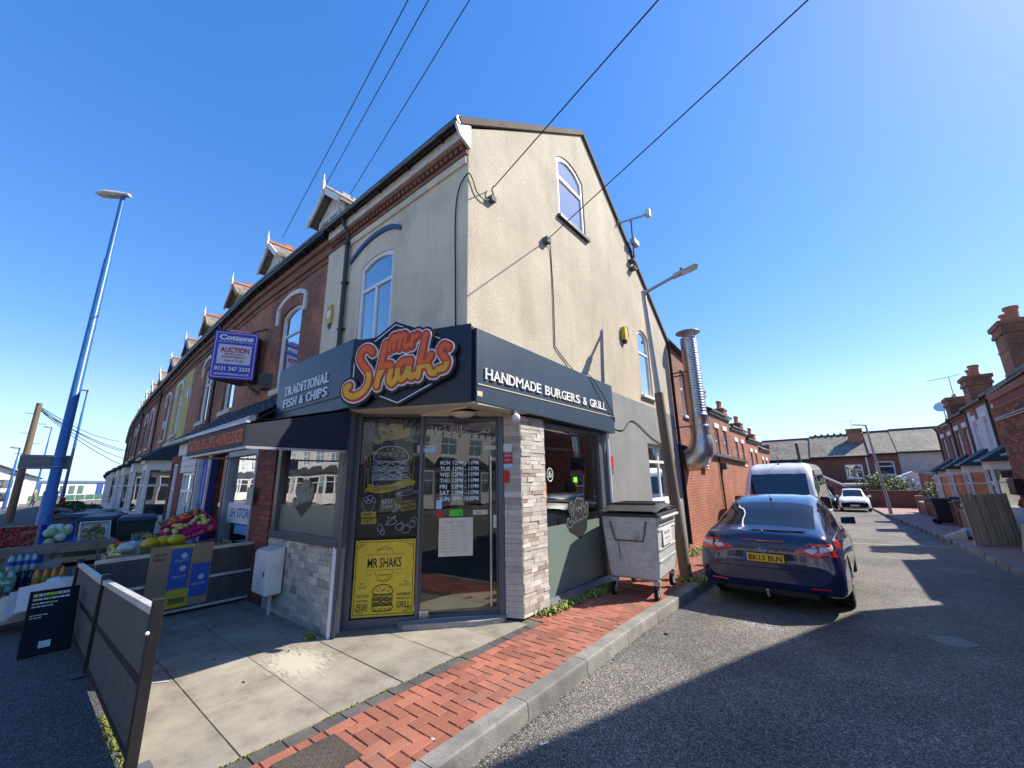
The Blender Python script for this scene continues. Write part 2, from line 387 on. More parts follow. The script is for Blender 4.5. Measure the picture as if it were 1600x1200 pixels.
def sdf_shape(strokes, r, pl, u, v, sx, d0, d1, clip=None, res=.02, sy=None, rot=0):
    """union of thick strokes (unit coords) -> solid extruded outline by marching squares. clip=(lo,hi) in unit y"""
    sy = sy or sx
    pts = np.array([p for s in strokes for p in s], float); lo = pts.min(0)-r-2*res; hi = pts.max(0)+r+2*res
    nx = int((hi[0]-lo[0])/res)+1; ny = int((hi[1]-lo[1])/res)+1
    X, Y = np.meshgrid(lo[0]+np.arange(nx)*res, lo[1]+np.arange(ny)*res, indexing='ij')
    D = np.full(X.shape, 9.)
    for s in strokes:
        for a, b in zip(s[:-1], s[1:]):
            ax, ay = a; bx, by = b; dx, dy = bx-ax, by-ay; L = dx*dx+dy*dy+1e-12
            t = np.clip(((X-ax)*dx+(Y-ay)*dy)/L, 0, 1); D = np.minimum(D, np.hypot(X-ax-t*dx, Y-ay-t*dy))
    F = r-D
    if clip is not None: F = np.minimum(F, np.minimum(Y-clip[0](X), clip[1](X)-Y))
    mb = MB(); vid = {}; cr, sr = math.cos(rot), math.sin(rot)
    def vert(x, y):
        k = (round(x/res*50), round(y/res*50))
        if k not in vid:
            vid[k] = len(vid); a, b = x*sx, y*sy; a, b = a*cr-b*sr, a*sr+b*cr
            V.append((u+a, v+b))
        return vid[k]
    V = []; faces = []
    for i in range(nx-1):
        for j in range(ny-1):
            c = [(i, j), (i+1, j), (i+1, j+1), (i, j+1)]; f = [F[q] for q in c]
            if max(f) <= 0: continue
            poly = []
            for k in range(4):
                a, b = c[k], c[(k+1) % 4]; fa, fb = f[k], f[(k+1) % 4]
                if fa > 0: poly.append(vert(X[a], Y[a]))
                if (fa > 0) != (fb > 0):
                    t = fa/(fa-fb); poly.append(vert(X[a]+(X[b]-X[a])*t, Y[a]+(Y[b]-Y[a])*t))
            q = []
            for k in poly:
                if not q or q[-1] != k: q.append(k)
            if len(q) > 2 and q[0] == q[-1]: q.pop()
            if len(q) > 2: faces.append(tuple(q))
    n = len(V)
    mb.add([pl.p(a, b, d1) for a, b in V]+[pl.p(a, b, d0) for a, b in V], faces)
    ed = {}
    for f in faces:
        for k in range(len(f)): ed[(f[k], f[(k+1) % len(f)])] = 1
    for (a, b) in ed:
        if (b, a) not in ed: mb.f.append((b, a, a+n, b+n))
    return mb
# ---------------------------------------------------------------- palette
def asphalt(name, base=.055, agg=.16, warm=(1.06, .97, .87)):
    m, n, l, b = newmat(name)
    g = n.new('ShaderNodeNewGeometry'); P = g.outputs['Position']
    vo = n.new('ShaderNodeTexVoronoi'); vo.inputs['Scale'].default_value = 130; l.new(P, vo.inputs['Vector'])
    sp = n.new('ShaderNodeSeparateColor'); l.new(vo.outputs['Color'], sp.inputs[0])
    W = Vector(warm)
    a = _ramp(n, l, sp.outputs[0], [(0, tuple(W*base*.45)), (.45, tuple(W*base)), (.8, tuple(W*agg)), (1, tuple(W*agg*1.9))])
    f = _ramp(n, l, _noise(n, l, P, .9, 8, .65), [(.3, (.72,)*3), (.7, (1.28,)*3)])
    out = _mix(n, l, a, f, 1., 'MULTIPLY')
    v2 = n.new('ShaderNodeTexVoronoi'); v2.inputs['Scale'].default_value = 5.5; l.new(P, v2.inputs['Vector'])
    nz = n.new('ShaderNodeMath'); nz.operation = 'MULTIPLY_ADD'; l.new(_noise(n, l, P, 60, 3), nz.inputs[0]); nz.inputs[1].default_value = .07; l.new(v2.outputs['Distance'], nz.inputs[2])
    speck = _ramp(n, l, nz.outputs[0], [(0.066, (1, 1, 1)), (.082, (0, 0, 0))])
    sn = _ramp(n, l, _noise(n, l, P, 1.7, 3), [(.47, (0, 0, 0)), (.6, (.85, .85, .85))])
    big = _ramp(n, l, _noise(n, l, P, .33, 5, .6), [(.38, (.78, .78, .80)), (.5, (1, 1, 1)), (.64, (1.16, 1.14, 1.1))])
    out = _mix(n, l, out, big, 1., 'MULTIPLY')
    sf = _mix(n, l, speck, sn, 1., 'MULTIPLY')
    out = _mix(n, l, out, (.42, .41, .38), sf)
    l.new(out, b.inputs['Base Color']); b.inputs['Roughness'].default_value = .8; b.inputs['Specular IOR Level'].default_value = .35
    _bump(n, l, b, vo.outputs['Distance'], .9, .006)
    MATS[name] = m; return m
A_ROAD = asphalt('road_asphalt', .092, .20)
A_PAVE = asphalt('pavement_asphalt', .062, .11, (1, 1, 1))
CONC = mat('kerb_concrete', (.205, .195, .178), .85, var=.3, scale=2.5, fine=90, bump=.4, rand=.12, stain=(.13, .125, .11), ss=3)
PAVER = mat('red_paver', (.30, .108, .068), .88, var=.24, scale=2, fine=70, bump=.35, rand=.22, stain=(.19, .105, .08), ss=2.6)
PAVER_FAR = mat('pink_paver', (.30, .17, .145), .85, var=.15, scale=2, fine=60, bump=.3)
PAVER_BLK = mat('black_paver', (.085, .08, .075), .85, var=.25, scale=6, fine=70, bump=.4, rand=.25)
SANDJ = mat('joint_sand', (.13, .12, .075), .95, var=.4, scale=9, fine=120, bump=.3, stain=(.08, .10, .025), ss=5)
def slabmat():
    m, n, l, b = newmat('forecourt_concrete')
    g = n.new('ShaderNodeNewGeometry'); P = g.outputs['Position']
    a = _ramp(n, l, _noise(n, l, P, 2.2, 9, .68), [(.30, (.155, .135, .11)), (.48, (.27, .24, .195)), (.70, (.37, .33, .265))])
    f = _ramp(n, l, _noise(n, l, P, 110, 3), [(.3, (.84,)*3), (.7, (1.12,)*3)])
    out = _mix(n, l, a, f, 1., 'MULTIPLY')
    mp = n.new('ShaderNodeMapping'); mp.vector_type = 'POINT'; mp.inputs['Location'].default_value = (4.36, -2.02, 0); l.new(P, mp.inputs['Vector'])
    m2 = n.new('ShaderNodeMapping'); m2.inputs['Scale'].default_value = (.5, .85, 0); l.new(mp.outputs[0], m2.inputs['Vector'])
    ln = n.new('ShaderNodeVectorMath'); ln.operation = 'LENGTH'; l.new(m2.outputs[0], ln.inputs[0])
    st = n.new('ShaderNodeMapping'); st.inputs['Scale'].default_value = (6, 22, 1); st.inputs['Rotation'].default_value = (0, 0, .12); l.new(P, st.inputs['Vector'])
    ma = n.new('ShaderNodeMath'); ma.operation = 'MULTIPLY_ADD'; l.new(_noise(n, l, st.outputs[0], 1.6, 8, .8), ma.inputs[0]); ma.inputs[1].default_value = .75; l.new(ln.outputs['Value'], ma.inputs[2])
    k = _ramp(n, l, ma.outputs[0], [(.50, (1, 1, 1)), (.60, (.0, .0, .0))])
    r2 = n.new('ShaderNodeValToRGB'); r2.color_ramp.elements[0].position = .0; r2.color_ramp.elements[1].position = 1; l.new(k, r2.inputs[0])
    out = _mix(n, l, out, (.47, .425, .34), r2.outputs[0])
    oi = n.new('ShaderNodeObjectInfo'); rr = _ramp(n, l, oi.outputs['Random'], [(0, (.88,)*3), (1, (1.1, 1.08, 1.05))])
    out = _mix(n, l, out, rr, 1., 'MULTIPLY')
    # small dark spots of old gum
    v2 = n.new('ShaderNodeTexVoronoi'); v2.inputs['Scale'].default_value = 3.4; l.new(P, v2.inputs['Vector'])
    sp = _ramp(n, l, v2.outputs['Distance'], [(.03, (.75,)*3), (.055, (0, 0, 0))])
    out = _mix(n, l, out, (.09, .08, .07), sp)
    l.new(out, b.inputs['Base Color']); b.inputs['Roughness'].default_value = .85
    _bump(n, l, b, _noise(n, l, P, 90, 4), .35, .004)
    return m
SLAB = slabmat()
RENDER = mat('rough_render', (.52, .455, .345), .92, var=.12, scale=1.3, fine=42, bump=.75, bd=.014, stain=(.44, .385, .29), ss=.8, streak=.10)
RENDER_F = mat('smooth_render', (.72, .62, .46), .9, var=.08, scale=1.1, fine=70, bump=.5, bd=.006, stain=(.50, .43, .32), ss=.9, streak=.08)
GREYW = mat('grey_masonry_paint', (.225, .23, .232), .85, var=.12, scale=1.6, fine=60, bump=.6, bd=.008, stain=(.28, .28, .275), ss=1.4, streak=.08)
GREYD = mat('dark_grey_paint', (.10, .105, .115), .8, var=.12, scale=2)
BRICK_O = brickmat('orange_brick', (.40, .115, .05), (.30, .085, .04), (.33, .26, .2), bump=.5)
BRICK_D = brickmat('weathered_brick', (.36, .13, .07), (.21, .09, .06), (.26, .19, .13), patch=(.55, .19, .09), bump=.8)
BRICK_R = brickmat('red_painted_brick', (.30, .075, .052), (.15, .045, .036), (.12, .05, .04), bump=.6)
BRICK_S = brickmat('street_brick', (.30, .10, .055), (.21, .07, .042), (.24, .17, .12), bump=.5)
BRICK_F = brickmat('far_brick', (.22, .075, .05), (.16, .055, .04), (.18, .13, .10), bump=.4)
YELLOWW = mat('mustard_render', (.50, .41, .15), .85, var=.08, scale=1.2, fine=40, bump=.2)
WHITE = mat('white_upvc', (.78, .79, .80), .35, var=.03, scale=4, fine=20)
WHITEP = mat('white_paint_weathered', (.70, .69, .66), .6, var=.08, scale=3, fine=30, stain=(.5, .47, .42), ss=4)
CREAMP = mat('cream_sill', (.56, .52, .44), .7, var=.08, scale=4)
SLATE = slatemat('roof_slate', (.15, .135, .115))
SLATE_W = slatemat('warm_roof_tile', (.20, .17, .13), .22, .2)
DARKTILE = mat('dark_pantile', (.030, .031, .034), .6, var=.3, scale=7, bump=.2, spec=.3)
TERRA = mat('terracotta', (.46, .16, .085), .8, var=.15, scale=6)
BLACKP = mat('black_gutter', (.018, .018, .02), .35, var=.2, scale=8)
ALU_D = mat('grey_aluminium', (.085, .095, .11), .38, metal=.0, var=.06, scale=6, spec=.6)
BLUE_SIGN = mat('navy_sign_panel', (.007, .014, .028), .3, var=.12, scale=2, fine=8, spec=.5, coat=.0)
BLUE_SIGN2 = mat('slate_blue_sign_panel', (.030, .052, .08), .38, var=.12, scale=1.5, fine=8, spec=.5, coat=.0, stretch=(1, 1, .3))
BLUE_BLK = flat('black_blue', (.006, .011, .022), .4)
CANVAS = mat('navy_canvas', (.006, .010, .028), .65, var=.2, scale=6)
STEEL = mat('galvanised_steel', (.50, .52, .54), .32, metal=.9, var=.15, scale=5, fine=20)
STEELG = mat('galvanised_grey', (.38, .39, .40), .5, metal=.35, var=.14, scale=5)
WOOD = mat('weathered_pole_wood', (.17, .125, .085), .85, var=.25, scale=6, bump=.4, stretch=(1, 1, .12))
WOODG = mat('grey_green_timber', (.55, .46, .32), .85, var=.22, scale=9, bump=.4, stretch=(1, 1, .15), rand=.18)
WOODP = mat('pallet_timber', (.24, .20, .16), .85, var=.25, scale=7, rand=.2)
GLASS_UP = glassmat('upper_glass', trans=False, refl=2.4, base=(.03, .04, .05))
GLASS_SH = glassmat('shop_glass', tint=(.82, .85, .86), refl=1.25)
GLASS_DR = glassmat('door_glass', tint=(.75, .78, .78), refl=.75)
CURT = mat('net_curtain', (.60, .60, .60), .9, var=.1, scale=5)
CURTR = mat('red_curtain', (.34, .10, .12), .9, var=.15, scale=5)
FROST = mat('frosted_vinyl', (.17, .215, .19), .35, var=.05, scale=1, spec=.5)
BLK = flat('black', (.008, .008, .009), .5)
RUB = flat('tyre_rubber', (.014, .014, .014), .85, .2)
WHT = flat('white_print', (.8, .8, .78), .5)
YEL = flat('yellow_print', (.66, .48, .035), .5)
GOLD = flat('gold_print', (.50, .36, .13), .5)
ORG1 = flat('sign_orange', (.82, .13, .02), .35, .5)
YEL1 = flat('sign_amber', (.78, .40, .02), .35, .5)
RED = flat('red_print', (.50, .02, .02), .5)
LBLUE = flat('pale_blue_print', (.35, .60, .78), .5)
GREENP = flat('green_print', (.07, .55, .05), .5)
PAPER = flat('paper', (.62, .58, .46), .8)
LEAF = mat('leaf_green', (.075, .12, .022), .6, var=.45, scale=40, rand=.2)
LEAFD = mat('hedge_green', (.035, .060, .018), .65, var=.5, scale=9)

# ---------------------------------------------------------------- ground
mb = MB()
xs = [-400, -80, -40, -20, -8, -2, 2.5, 8, 20, 60, 400]; ys = [-300, -40, -10, 0, 5, 15, 25, 35, 48, 80, 500]
vs = [(x, y, gz(y)-.12) for y in ys for x in xs]; nx = len(xs)
mb.add(vs, [(j*nx+i, j*nx+i+1, (j+1)*nx+i+1, (j+1)*nx+i) for j in range(len(ys)-1) for i in range(nx-1)])
struct('road', mb, A_ROAD)
# facade line of the curving terrace (boundaries between houses)
FB = [(-3.4, 3.3), (-7.2, 3.3), (-10.9, 3.3), (-14.3, 3.44), (-18.1, 3.6), (-22, 3.85), (-26, 4.1), (-30, 4.35), (-34, 4.65), (-38, 5.0), (-42, 5.35), (-46, 5.75), (-50, 6.2), (-54, 6.65), (-58, 7.1), (-62, 7.6)]
mb = MB()
top = [(-2.3, 5.5), (-2.3, -.9)] + [(-3.3+1.0*math.cos(a), -.9-1.0*math.sin(a)) for a in [i*math.pi/16 for i in range(1, 9)]]
kf = [(x, y-5.6 if x < -8 else y-5.2) for x, y in FB[1:]]
front = top[2:] + [(x, y) for x, y in kf]
for (a, b) in zip(front[:-1], front[1:]):
    fy = lambda x: np.interp(-x, [-p[0] for p in FB], [p[1] for p in FB])+1.0
    a2 = (a[0], fy(a[0])); b2 = (b[0], fy(b[0]))
    zt = -.014
    mb.add([(a[0], a[1], zt), (b[0], b[1], zt), (b2[0], b2[1], zt), (a2[0], a2[1], zt), (a[0], a[1], -.2), (b[0], b[1], -.2)], [(0, 3, 2, 1), (0, 1, 5, 4)])
struct('pavement', mb, A_PAVE)
mb = MB()
for y0, y1 in ((-.95, 5), (5, 46)):
    mb.add([(-3.5, y0, gz(y0)-.010), (-2.2, y0, gz(y0)-.010), (-2.2, y1, gz(y1)-.010), (-3.5, y1, gz(y1)-.010)], [(0, 1, 2, 3)])
side_pav = struct('brick_pavement', mb, SANDJ)
# herringbone pavers: cut to the strip, the 300 nearest as parts
G = .0035
def herring(x0, x1, y0, y1, ox=0., oy=0.):
    L = []
    for j in range(-60, int((y1-y0)/.1)+60):
        for i in range(-260, 40):
            for (a, b, ww, hh) in ((j+4*i, j, 2, 1), (j+3+4*i, j, 1, 2)):
                X0 = x0+a*.1+ox; Y0 = y0+b*.1+oy; X1 = X0+ww*.1; Y1 = Y0+hh*.1
                X0, X1, Y0, Y1 = max(X0, x0), min(X1, x1), max(Y0, y0), min(Y1, y1)
                if X1-X0 > .03 and Y1-Y0 > .03: L.append((X0, X1, Y0, Y1))
    return L
bricks = herring(-3.08, -2.31, .35, 13.0)+[q for q in herring(-3.38, -3.085, 4.3, 13.0)]
bricks.sort(key=lambda q: abs(q[2]-1.9)+.2*abs(q[0]+2.7)); 
vis = [q for q in bricks if q[2] > .9]; rest = [q for q in bricks if q[2] <= .9]
PM = {}
for k, (X0, X1, Y0, Y1) in enumerate(vis[:300]):
    ww, hh = round(X1-X0, 3), round(Y1-Y0, 3); key = (ww, hh)
    cx, cy = (X0+X1)/2, (Y0+Y1)/2
    if key not in PM:
        b = MB(); a, c = ww/2-G, hh/2-G; t = .004
        b.add([(-a, -c, -.03), (a, -c, -.03), (a, c, -.03), (-a, c, -.03), (-a, -c, -t), (a, -c, -t), (a, c, -t), (-a, c, -t), (-a+t, -c+t, 0), (a-t, -c+t, 0), (a-t, c-t, 0), (-a+t, c-t, 0)],
              [(0, 1, 5, 4), (1, 2, 6, 5), (2, 3, 7, 6), (3, 0, 4, 7), (4, 5, 9, 8), (5, 6, 10, 9), (6, 7, 11, 10), (7, 4, 8, 11), (8, 9, 10, 11)])
        me = bpy.data.meshes.new('paver'); me.from_pydata(b.v, [], b.f); me.materials.append(PAVER); PM[key] = me
    o = bpy.data.objects.new('paver', PM[key]); C.objects.link(o); o.parent = side_pav
    o.location = (cx, cy, gz(cy)+rnd.uniform(-.0025, .002)); o.rotation_euler = (rnd.uniform(-.012, .012), rnd.uniform(-.012, .012), rnd.uniform(-.008, .008))
b = MB()
for (X0, X1, Y0, Y1) in vis[300:]+rest:
    t = .004; z = gz((Y0+Y1)/2)+rnd.uniform(-.0025, .002); X0 += G; X1 -= G; Y0 += G; Y1 -= G
    b.add([(X0, Y0, z-.03), (X1, Y0, z-.03), (X1, Y1, z-.03), (X0, Y1, z-.03), (X0+t, Y0+t, z), (X1-t, Y0+t, z), (X1-t, Y1-t, z), (X0+t, Y1-t, z)],
          [(0, 1, 5, 4), (1, 2, 6, 5), (2, 3, 7, 6), (3, 0, 4, 7), (4, 5, 6, 7)])
b.build('paver_field', PAVER, side_pav, kind='stuff')
mb = MB()
mb.add([(-3.38, 13, gz(13)-.002), (-2.31, 13, gz(13)-.002), (-2.31, 46, gz(46)-.002), (-3.38, 46, gz(46)-.002)], [(0, 1, 2, 3)])
mb.build('far_paving', PAVER, side_pav)
y = .42
while y < 4.2:
    ln = .2; mb = MB(); mb.box(-3.2, -3.088, y+.003, y+ln-.003, -.04, rnd.uniform(-.004, .001)); mb.build('edging_block', PAVER_BLK, side_pav, bevel=.004); y += ln+.002
# forecourt slabs
mb = MB(); mb.box(-7.3, -3.205, .76, 3.2, -.1, -.012)
fore = struct('forecourt', mb, SANDJ)
rows = [(.78, 1.2, [-7.2, -6.3, -5.35, -4.37, -3.6, -3.21]), (1.2, 1.78, [-7.2, -6.45, -5.5, -4.62, -4.08, -3.53, -3.21]), (1.78, 2.4, [-7.2, -6.75, -5.8, -4.97, -3.95, -3.21]),
        (2.4, 3.0, [-7.2, -6.2, -5.3, -4.7, -4.02, -3.21]), (3.0, 3.6, [-4.6, -3.9, -3.21]), (3.6, 4.15, [-4.3, -3.7, -3.21])]
for y0, y1, xs_ in rows:
    for a, c in zip(xs_[:-1], xs_[1:]):
        mb = MB(); z = rnd.uniform(-.003, .002); mb.box(a+.004, c-.004, y0+.004, y1-.004, -.05, z); mb.build('concrete_slab', SLAB, fore, bevel=.003)
# moss in the joint beside the black blocks
mb = MB()
for i in range(420):
    yy = rnd.uniform(1.0, 3.2); xx = -3.205+rnd.gauss(0, .006)
    if math.sin(yy*7)+rnd.random() < .1: continue
    mb.ball((xx, yy, .0), rnd.uniform(.003, .007), 5, 3)
for i in range(500):
    xx = rnd.uniform(-4.6, -3.25); mb.ball((xx, .74+rnd.gauss(0, .02), -.004), rnd.uniform(.004, .010), 5, 3)
tag(mb.build('joint_moss', mat('moss', (.17, .19, .03), .9, var=.4, scale=30)), 'yellow green moss growing in the joint beside the black edging blocks', 'moss', kind='stuff')
# kerbs
mb = MB(); mb.box(-2.3, -2.2, -.9, .2, -.2, -.05); kerbL = struct('kerb', mb, CONC)
def kerbstone(x0, x1, y, ln, parent, inner=True):
    z0, z1 = gz(y), gz(y+ln); mb = MB(); s = .02
    f = x1 if inner else x0; q = f-s if inner else f+s; bk = x0 if inner else x1
    prof = lambda z: [(bk, z-.22), (bk, z+.004), (q, z+.004), ((q+f)/2+(.006 if inner else -.006), z-.006), (f, z-.03), (f+(.012 if inner else -.012), z-.22)]
    A = [(x, y+.004, z) for x, z in prof(z0)]; B = [(x, y+ln-.004, z) for x, z in prof(z1)]; n = len(A)
    mb.add(A+B, [(i, (i+1) % n, (i+1) % n+n, i+n) for i in range(n)]+[tuple(reversed(range(n))), tuple(range(n, 2*n))])
    mb.build('kerbstone', CONC, parent)
y = -.88
while y < 45: kerbstone(-2.31, -2.165, y, .915, kerbL); y += .915
# right-hand pavement
mb = MB()
def xk(y): return np.interp(y, [-5, 12, 18, 34, 46], [2.2, 2.2, 2.12, 1.35, 1.0])
ysr = [-1, 5, 12, 18, 26, 34, 45]
for a, c in zip(ysr[:-1], ysr[1:]):
    mb.add([(xk(a)+.1, a, gz(a)-.002), (7, a, gz(a)-.002), (7, c, gz(c)-.002), (xk(c)+.1, c, gz(c)-.002)], [(0, 1, 2, 3)])
struct('opposite_pavement', mb, PAVER_FAR)
mb = MB(); mb.box(2.25, 2.3, -1, 0, -.2, -.03); kerbR = struct('opposite_kerb', mb, CONC)
y = 2.
while y < 44:
    x = float(xk(y+.45)); kerbstone(x, x+.14, y, .915, kerbR, inner=False); y += .915
# far cross pavement and front gardens ground
mb = MB(); mb.box(-20, 30, 44.5, 75, gz(45)-.14, gz(45)+.0); struct('far_pavement', mb, PAVER_FAR)
# worn white give way / bay line across the far carriageway
mb = MB(); yy = 16.6; mb.add([(-.6, yy, gz(yy)-.116), (1.9, yy+.7, gz(yy+.7)-.116), (1.9, yy+.78, gz(yy+.78)-.116), (-.6, yy+.08, gz(yy+.08)-.116)], [(0, 1, 2, 3)])
struct('road_line', mb, mat('worn_road_paint', (.42, .41, .38), .8, var=.35, scale=6))
# ---------------------------------------------------------------- corner shop
shop = thing('corner_shop', 'rendered end of terrace takeaway shop with navy corner fascia and orange script sign', 'shop', (-3.4, 3.3, 0))
GP = Pl((-3.4, 0), (0, 1))            # gable wall: u = y
FP = Pl((0, 3.3), (1, 0))             # upper front: u = x
SP = Pl((0, 2.5), (1, 0))             # projecting shop front: u = x
F0 = Vector((-4.75, 2.76, 0)); D0 = Vector((-3.52, 4.11, 0))
CP = Pl(F0, D0-F0)                     # chamfered entrance, u 0..1.83
# gable wall, cream above and grey below the break
w1 = arch(5.68, 6.70, 6.48, 8.0, .2); w2 = arch(9.0, 9.70, 3.55, 5.22, .16)
wall(GP, [(3.306, 2.5), (6.9, 2.5), (6.9, 3.36), (11.17, 3.27), (11.17, 5.49), (6.81, 9.2), (3.306, 6.57)], [w1, w2], RENDER, shop, th=.3)
gw = arch(9.0, 10.62, 1.12, 2.42, 0)
wall(GP, [(6.9, -.25), (11.17, -.35), (11.17, 3.268), (6.9, 3.358)], [gw], GREYW, shop, th=.3)
window(GP, 5.68, 6.70, 6.48, 8.0, shop, WHITE, GLASS_UP, rise=.2, bars=[('h', 7.42)], d=-.025, fw=.07, sill=.07, sillm=BLACKP, curtain=CURT)
window(GP, 9.0, 9.70, 3.55, 5.22, shop, WHITE, GLASS_UP, rise=.16, bars=[('h', 4.62)], d=-.03, sill=.07, sillm=WHITE, curtain=CURT)
window(GP, 9.0, 10.62, 1.12, 2.42, shop, WHITE, GLASS_UP, bars=[('h', 2.02), ('v', 9.95)], fw=.07, sill=.06, curtain=None)
# front wall upper with arched window and pilaster
fw_ = arch(-6.08, -5.10, 3.5, 5.44, .10)
wall(FP, [(-7.2, 2.5), (-3.403, 2.5), (-3.403, 6.12), (-7.2, 6.12)], [fw_], RENDER_F, shop, th=.25)
window(FP, -6.08, -5.10, 3.5, 5.44, shop, WHITE, GLASS_UP, rise=.10, bars=[('h', 4.88), ('v', -5.60, 3.55, 4.88)], curtain=CURT, d=-.02, fw=.065)
mb = MB(); FP.box(mb, -7.24, -6.62, 2.5, 6.05, .0, .07); mb.build('pilaster', RENDER_F, shop)
mb = MB(); FP.box(mb, -6.6, -3.42, 5.98, 6.1, .0, .035); mb.build('string_course', RENDER_F, shop)
# blue hood mould
mb = MB(); hp = smooth_pts([(-6.45, 5.6), (-6.05, 5.77), (-5.6, 5.83), (-5.2, 5.78), (-4.92, 5.64)], 4)
for a, b in zip(hp[:-1], hp[1:]):
    mb.hexa([FP.p(a.x, a.y-.035, .04), FP.p(b.x, b.y-.035, .04), FP.p(b.x, b.y-.035, 0), FP.p(a.x, a.y-.035, 0), FP.p(a.x, a.y+.045, .04), FP.p(b.x, b.y+.045, .04), FP.p(b.x, b.y+.045, 0), FP.p(a.x, a.y+.045, 0)])
mb.build('hood_mould', flat('hood_blue', (.04, .10, .22), .6), shop)
# cornice: brick dentils, white fascia, gutter
mb = MB(); FP.box(mb, -7.2, -3.4, 6.122, 6.19, 0, .04); FP.box(mb, -7.2, -3.4, 6.27, 6.33, 0, .10); mb.build('brick_cornice', BRICK_S, shop)
mb = MB(); u = -7.18
while u < -3.5: FP.box(mb, u, u+.055, 6.192, 6.268, 0, .075); u += .105
mb.build('dentil_course', BRICK_S, shop, kind='stuff')
mb = MB(); FP.box(mb, -7.2, -3.42, 6.332, 6.50, 0, .13); mb.build('fascia_board', WHITEP, shop)
mb = MB(); mb.tube([(-7.2, 3.09, 6.53), (-3.36, 3.09, 6.53)], .062, 8)
for u in np.arange(-7.0, -3.4, .8): FP.box(mb, u, u+.03, 6.46, 6.56, .13, .26)
mb.build('gutter', BLACKP, shop, smooth=True)
mb = MB(); mb.prism([(-3.37, 3.12, 6.30), (-3.37, 3.32, 6.22), (-3.37, 3.32, 6.60), (-3.37, 3.03, 6.47)], (-.04, 0, 0)); mb.build('barge_end', WHITEP, shop)
mb = MB(); mb.tube([(-6.54, 3.09, 6.5), (-6.54, 3.14, 6.38), (-6.54, 3.24, 6.22), (-6.54, 3.24, 3.4)], .038, 8)
for z in (6.0, 5.2, 4.3): FP.box(mb, -6.6, -6.48, z, z+.03, 0, .1)
mb.build('downpipe', mat('dark_green_pipe', (.015, .035, .032), .4), shop, smooth=True)
# roof
def roof_slab(x0, x1, ya, za, yb, zb, m, parent, th=.06, name='roof'):
    mb = MB(); mb.hexa([(x0, ya, za-th), (x1, ya, za-th), (x1, yb, zb-th), (x0, yb, zb-th), (x0, ya, za), (x1, ya, za), (x1, yb, zb), (x0, yb, zb)]); return mb.build(name, m, parent)
roof_slab(-7.2, -3.39, 3.02, 6.50, 6.81, 9.24, SLATE, shop, th=.05); roof_slab(-7.2, -3.39, 6.81, 9.242, 11.3, 5.44, SLATE, shop, th=.05)
mb = MB(); mb.tube([(-7.2, 6.81, 9.24), (-3.40, 6.81, 9.24)], .06, 6); mb.build('ridge', SLATE, shop)
mb = MB(); mb.bar((-3.37, 6.81, 9.215), (-3.37, 11.25, 5.43), .05, .08); mb.bar((-3.375, 3.1, 6.53), (-3.375, 6.80, 9.205), .05, .10); mb.build('verge', mat('verge_mortar', (.10, .075, .055), .9), shop)
# back and left closing walls
mb = MB(); mb.box(-7.19, -3.75, 10.9, 11.1, -.3, 5.4); mb.box(-7.19, -7.1, 3.6, 10.8, 2.6, 6.3); mb.build('rear_wall', BRICK_F, shop)
# fascia boxes
mb = MB(); SP.box(mb, -6.95, -4.63, 2.57, 3.47, -.8, 0.0); L = mb.build('left_fascia_box', BLUE_SIGN2, shop, bevel=.006)
mb = MB(); SP.box(mb, -6.93, -4.65, 2.735, 2.75, .001, .012); mb.build('trim_strip', BLUE_BLK, shop)
TIN = flat('pale_grey_lettering', (.72, .76, .80), .4)
SERIFS = {'H': (.06, .94), 'A': (.04, .96), 'N': (.08, .92), 'D': (.12,), 'M': (.06, .94), 'T': (.5,), 'R': (.12, .88), 'I': (.5,), 'F': (.15,), 'P': (.15,), 'L': (.15,), 'K': (.1, .9), 'B': (.12,), 'E': (.12,)}
def slab_text(s, pl, u, v, h, m, parent, width, d=.02, depth=.018, bold=.03, name='lettering'):
    """condensed bold slab-serif lettering"""
    adv = []; 
    wd = {'I': .42, 'M': 1.18, ' ': .45, 'L': .82, '&': 1.05, 'W': 1.3, 'T': .9, 'F': .86, 'E': .85}
    tot = sum(wd.get(c, 1.0) for c in s)+.16*(len(s)-1); k = width/tot; x = u-width/2
    holder = MB()
    for c in s:
        w_ = wd.get(c, 1.0)*k
        if c != ' ':
            ww = w_ if c != 'I' else w_*.55
            o = text(c, pl, x+w_/2, v, h, None, None, width=ww, d=d, depth=depth, bold=bold)
            me = o.data; holder.add([tuple(q.co) for q in me.vertices], [tuple(p.vertices) for p in me.polygons]); bpy.data.objects.remove(o); bpy.data.meshes.remove(me)
            for fr in SERIFS.get(c, ()):
                cx = x+w_*fr if c != 'I' else x+w_/2; hw = k*.19
                lo = True; hi = c not in 'ATR' or (c == 'R' and fr < .5)
                if c == 'A': hi = False
                if c in 'M': hi = True
                a, b_ = max(cx-hw, x-k*.05), min(cx+hw, x+w_+k*.05)
                if lo: pl.box(holder, a, b_, v-.001, v+h*.085, d-depth, d+.0015)
                if hi: pl.box(holder, a, b_, v+h*.915, v+h*1.001, d-depth, d+.0015)
        x += w_+.16*k
    return holder.build(name, m, parent)
slab_text('TRADITIONAL', SP, -5.92, 2.985, .145, TIN, L, 1.42, bold=.012)
slab_text('FISH & CHIPS', SP, -5.93, 2.80, .130, TIN, L, 1.40, bold=.012)
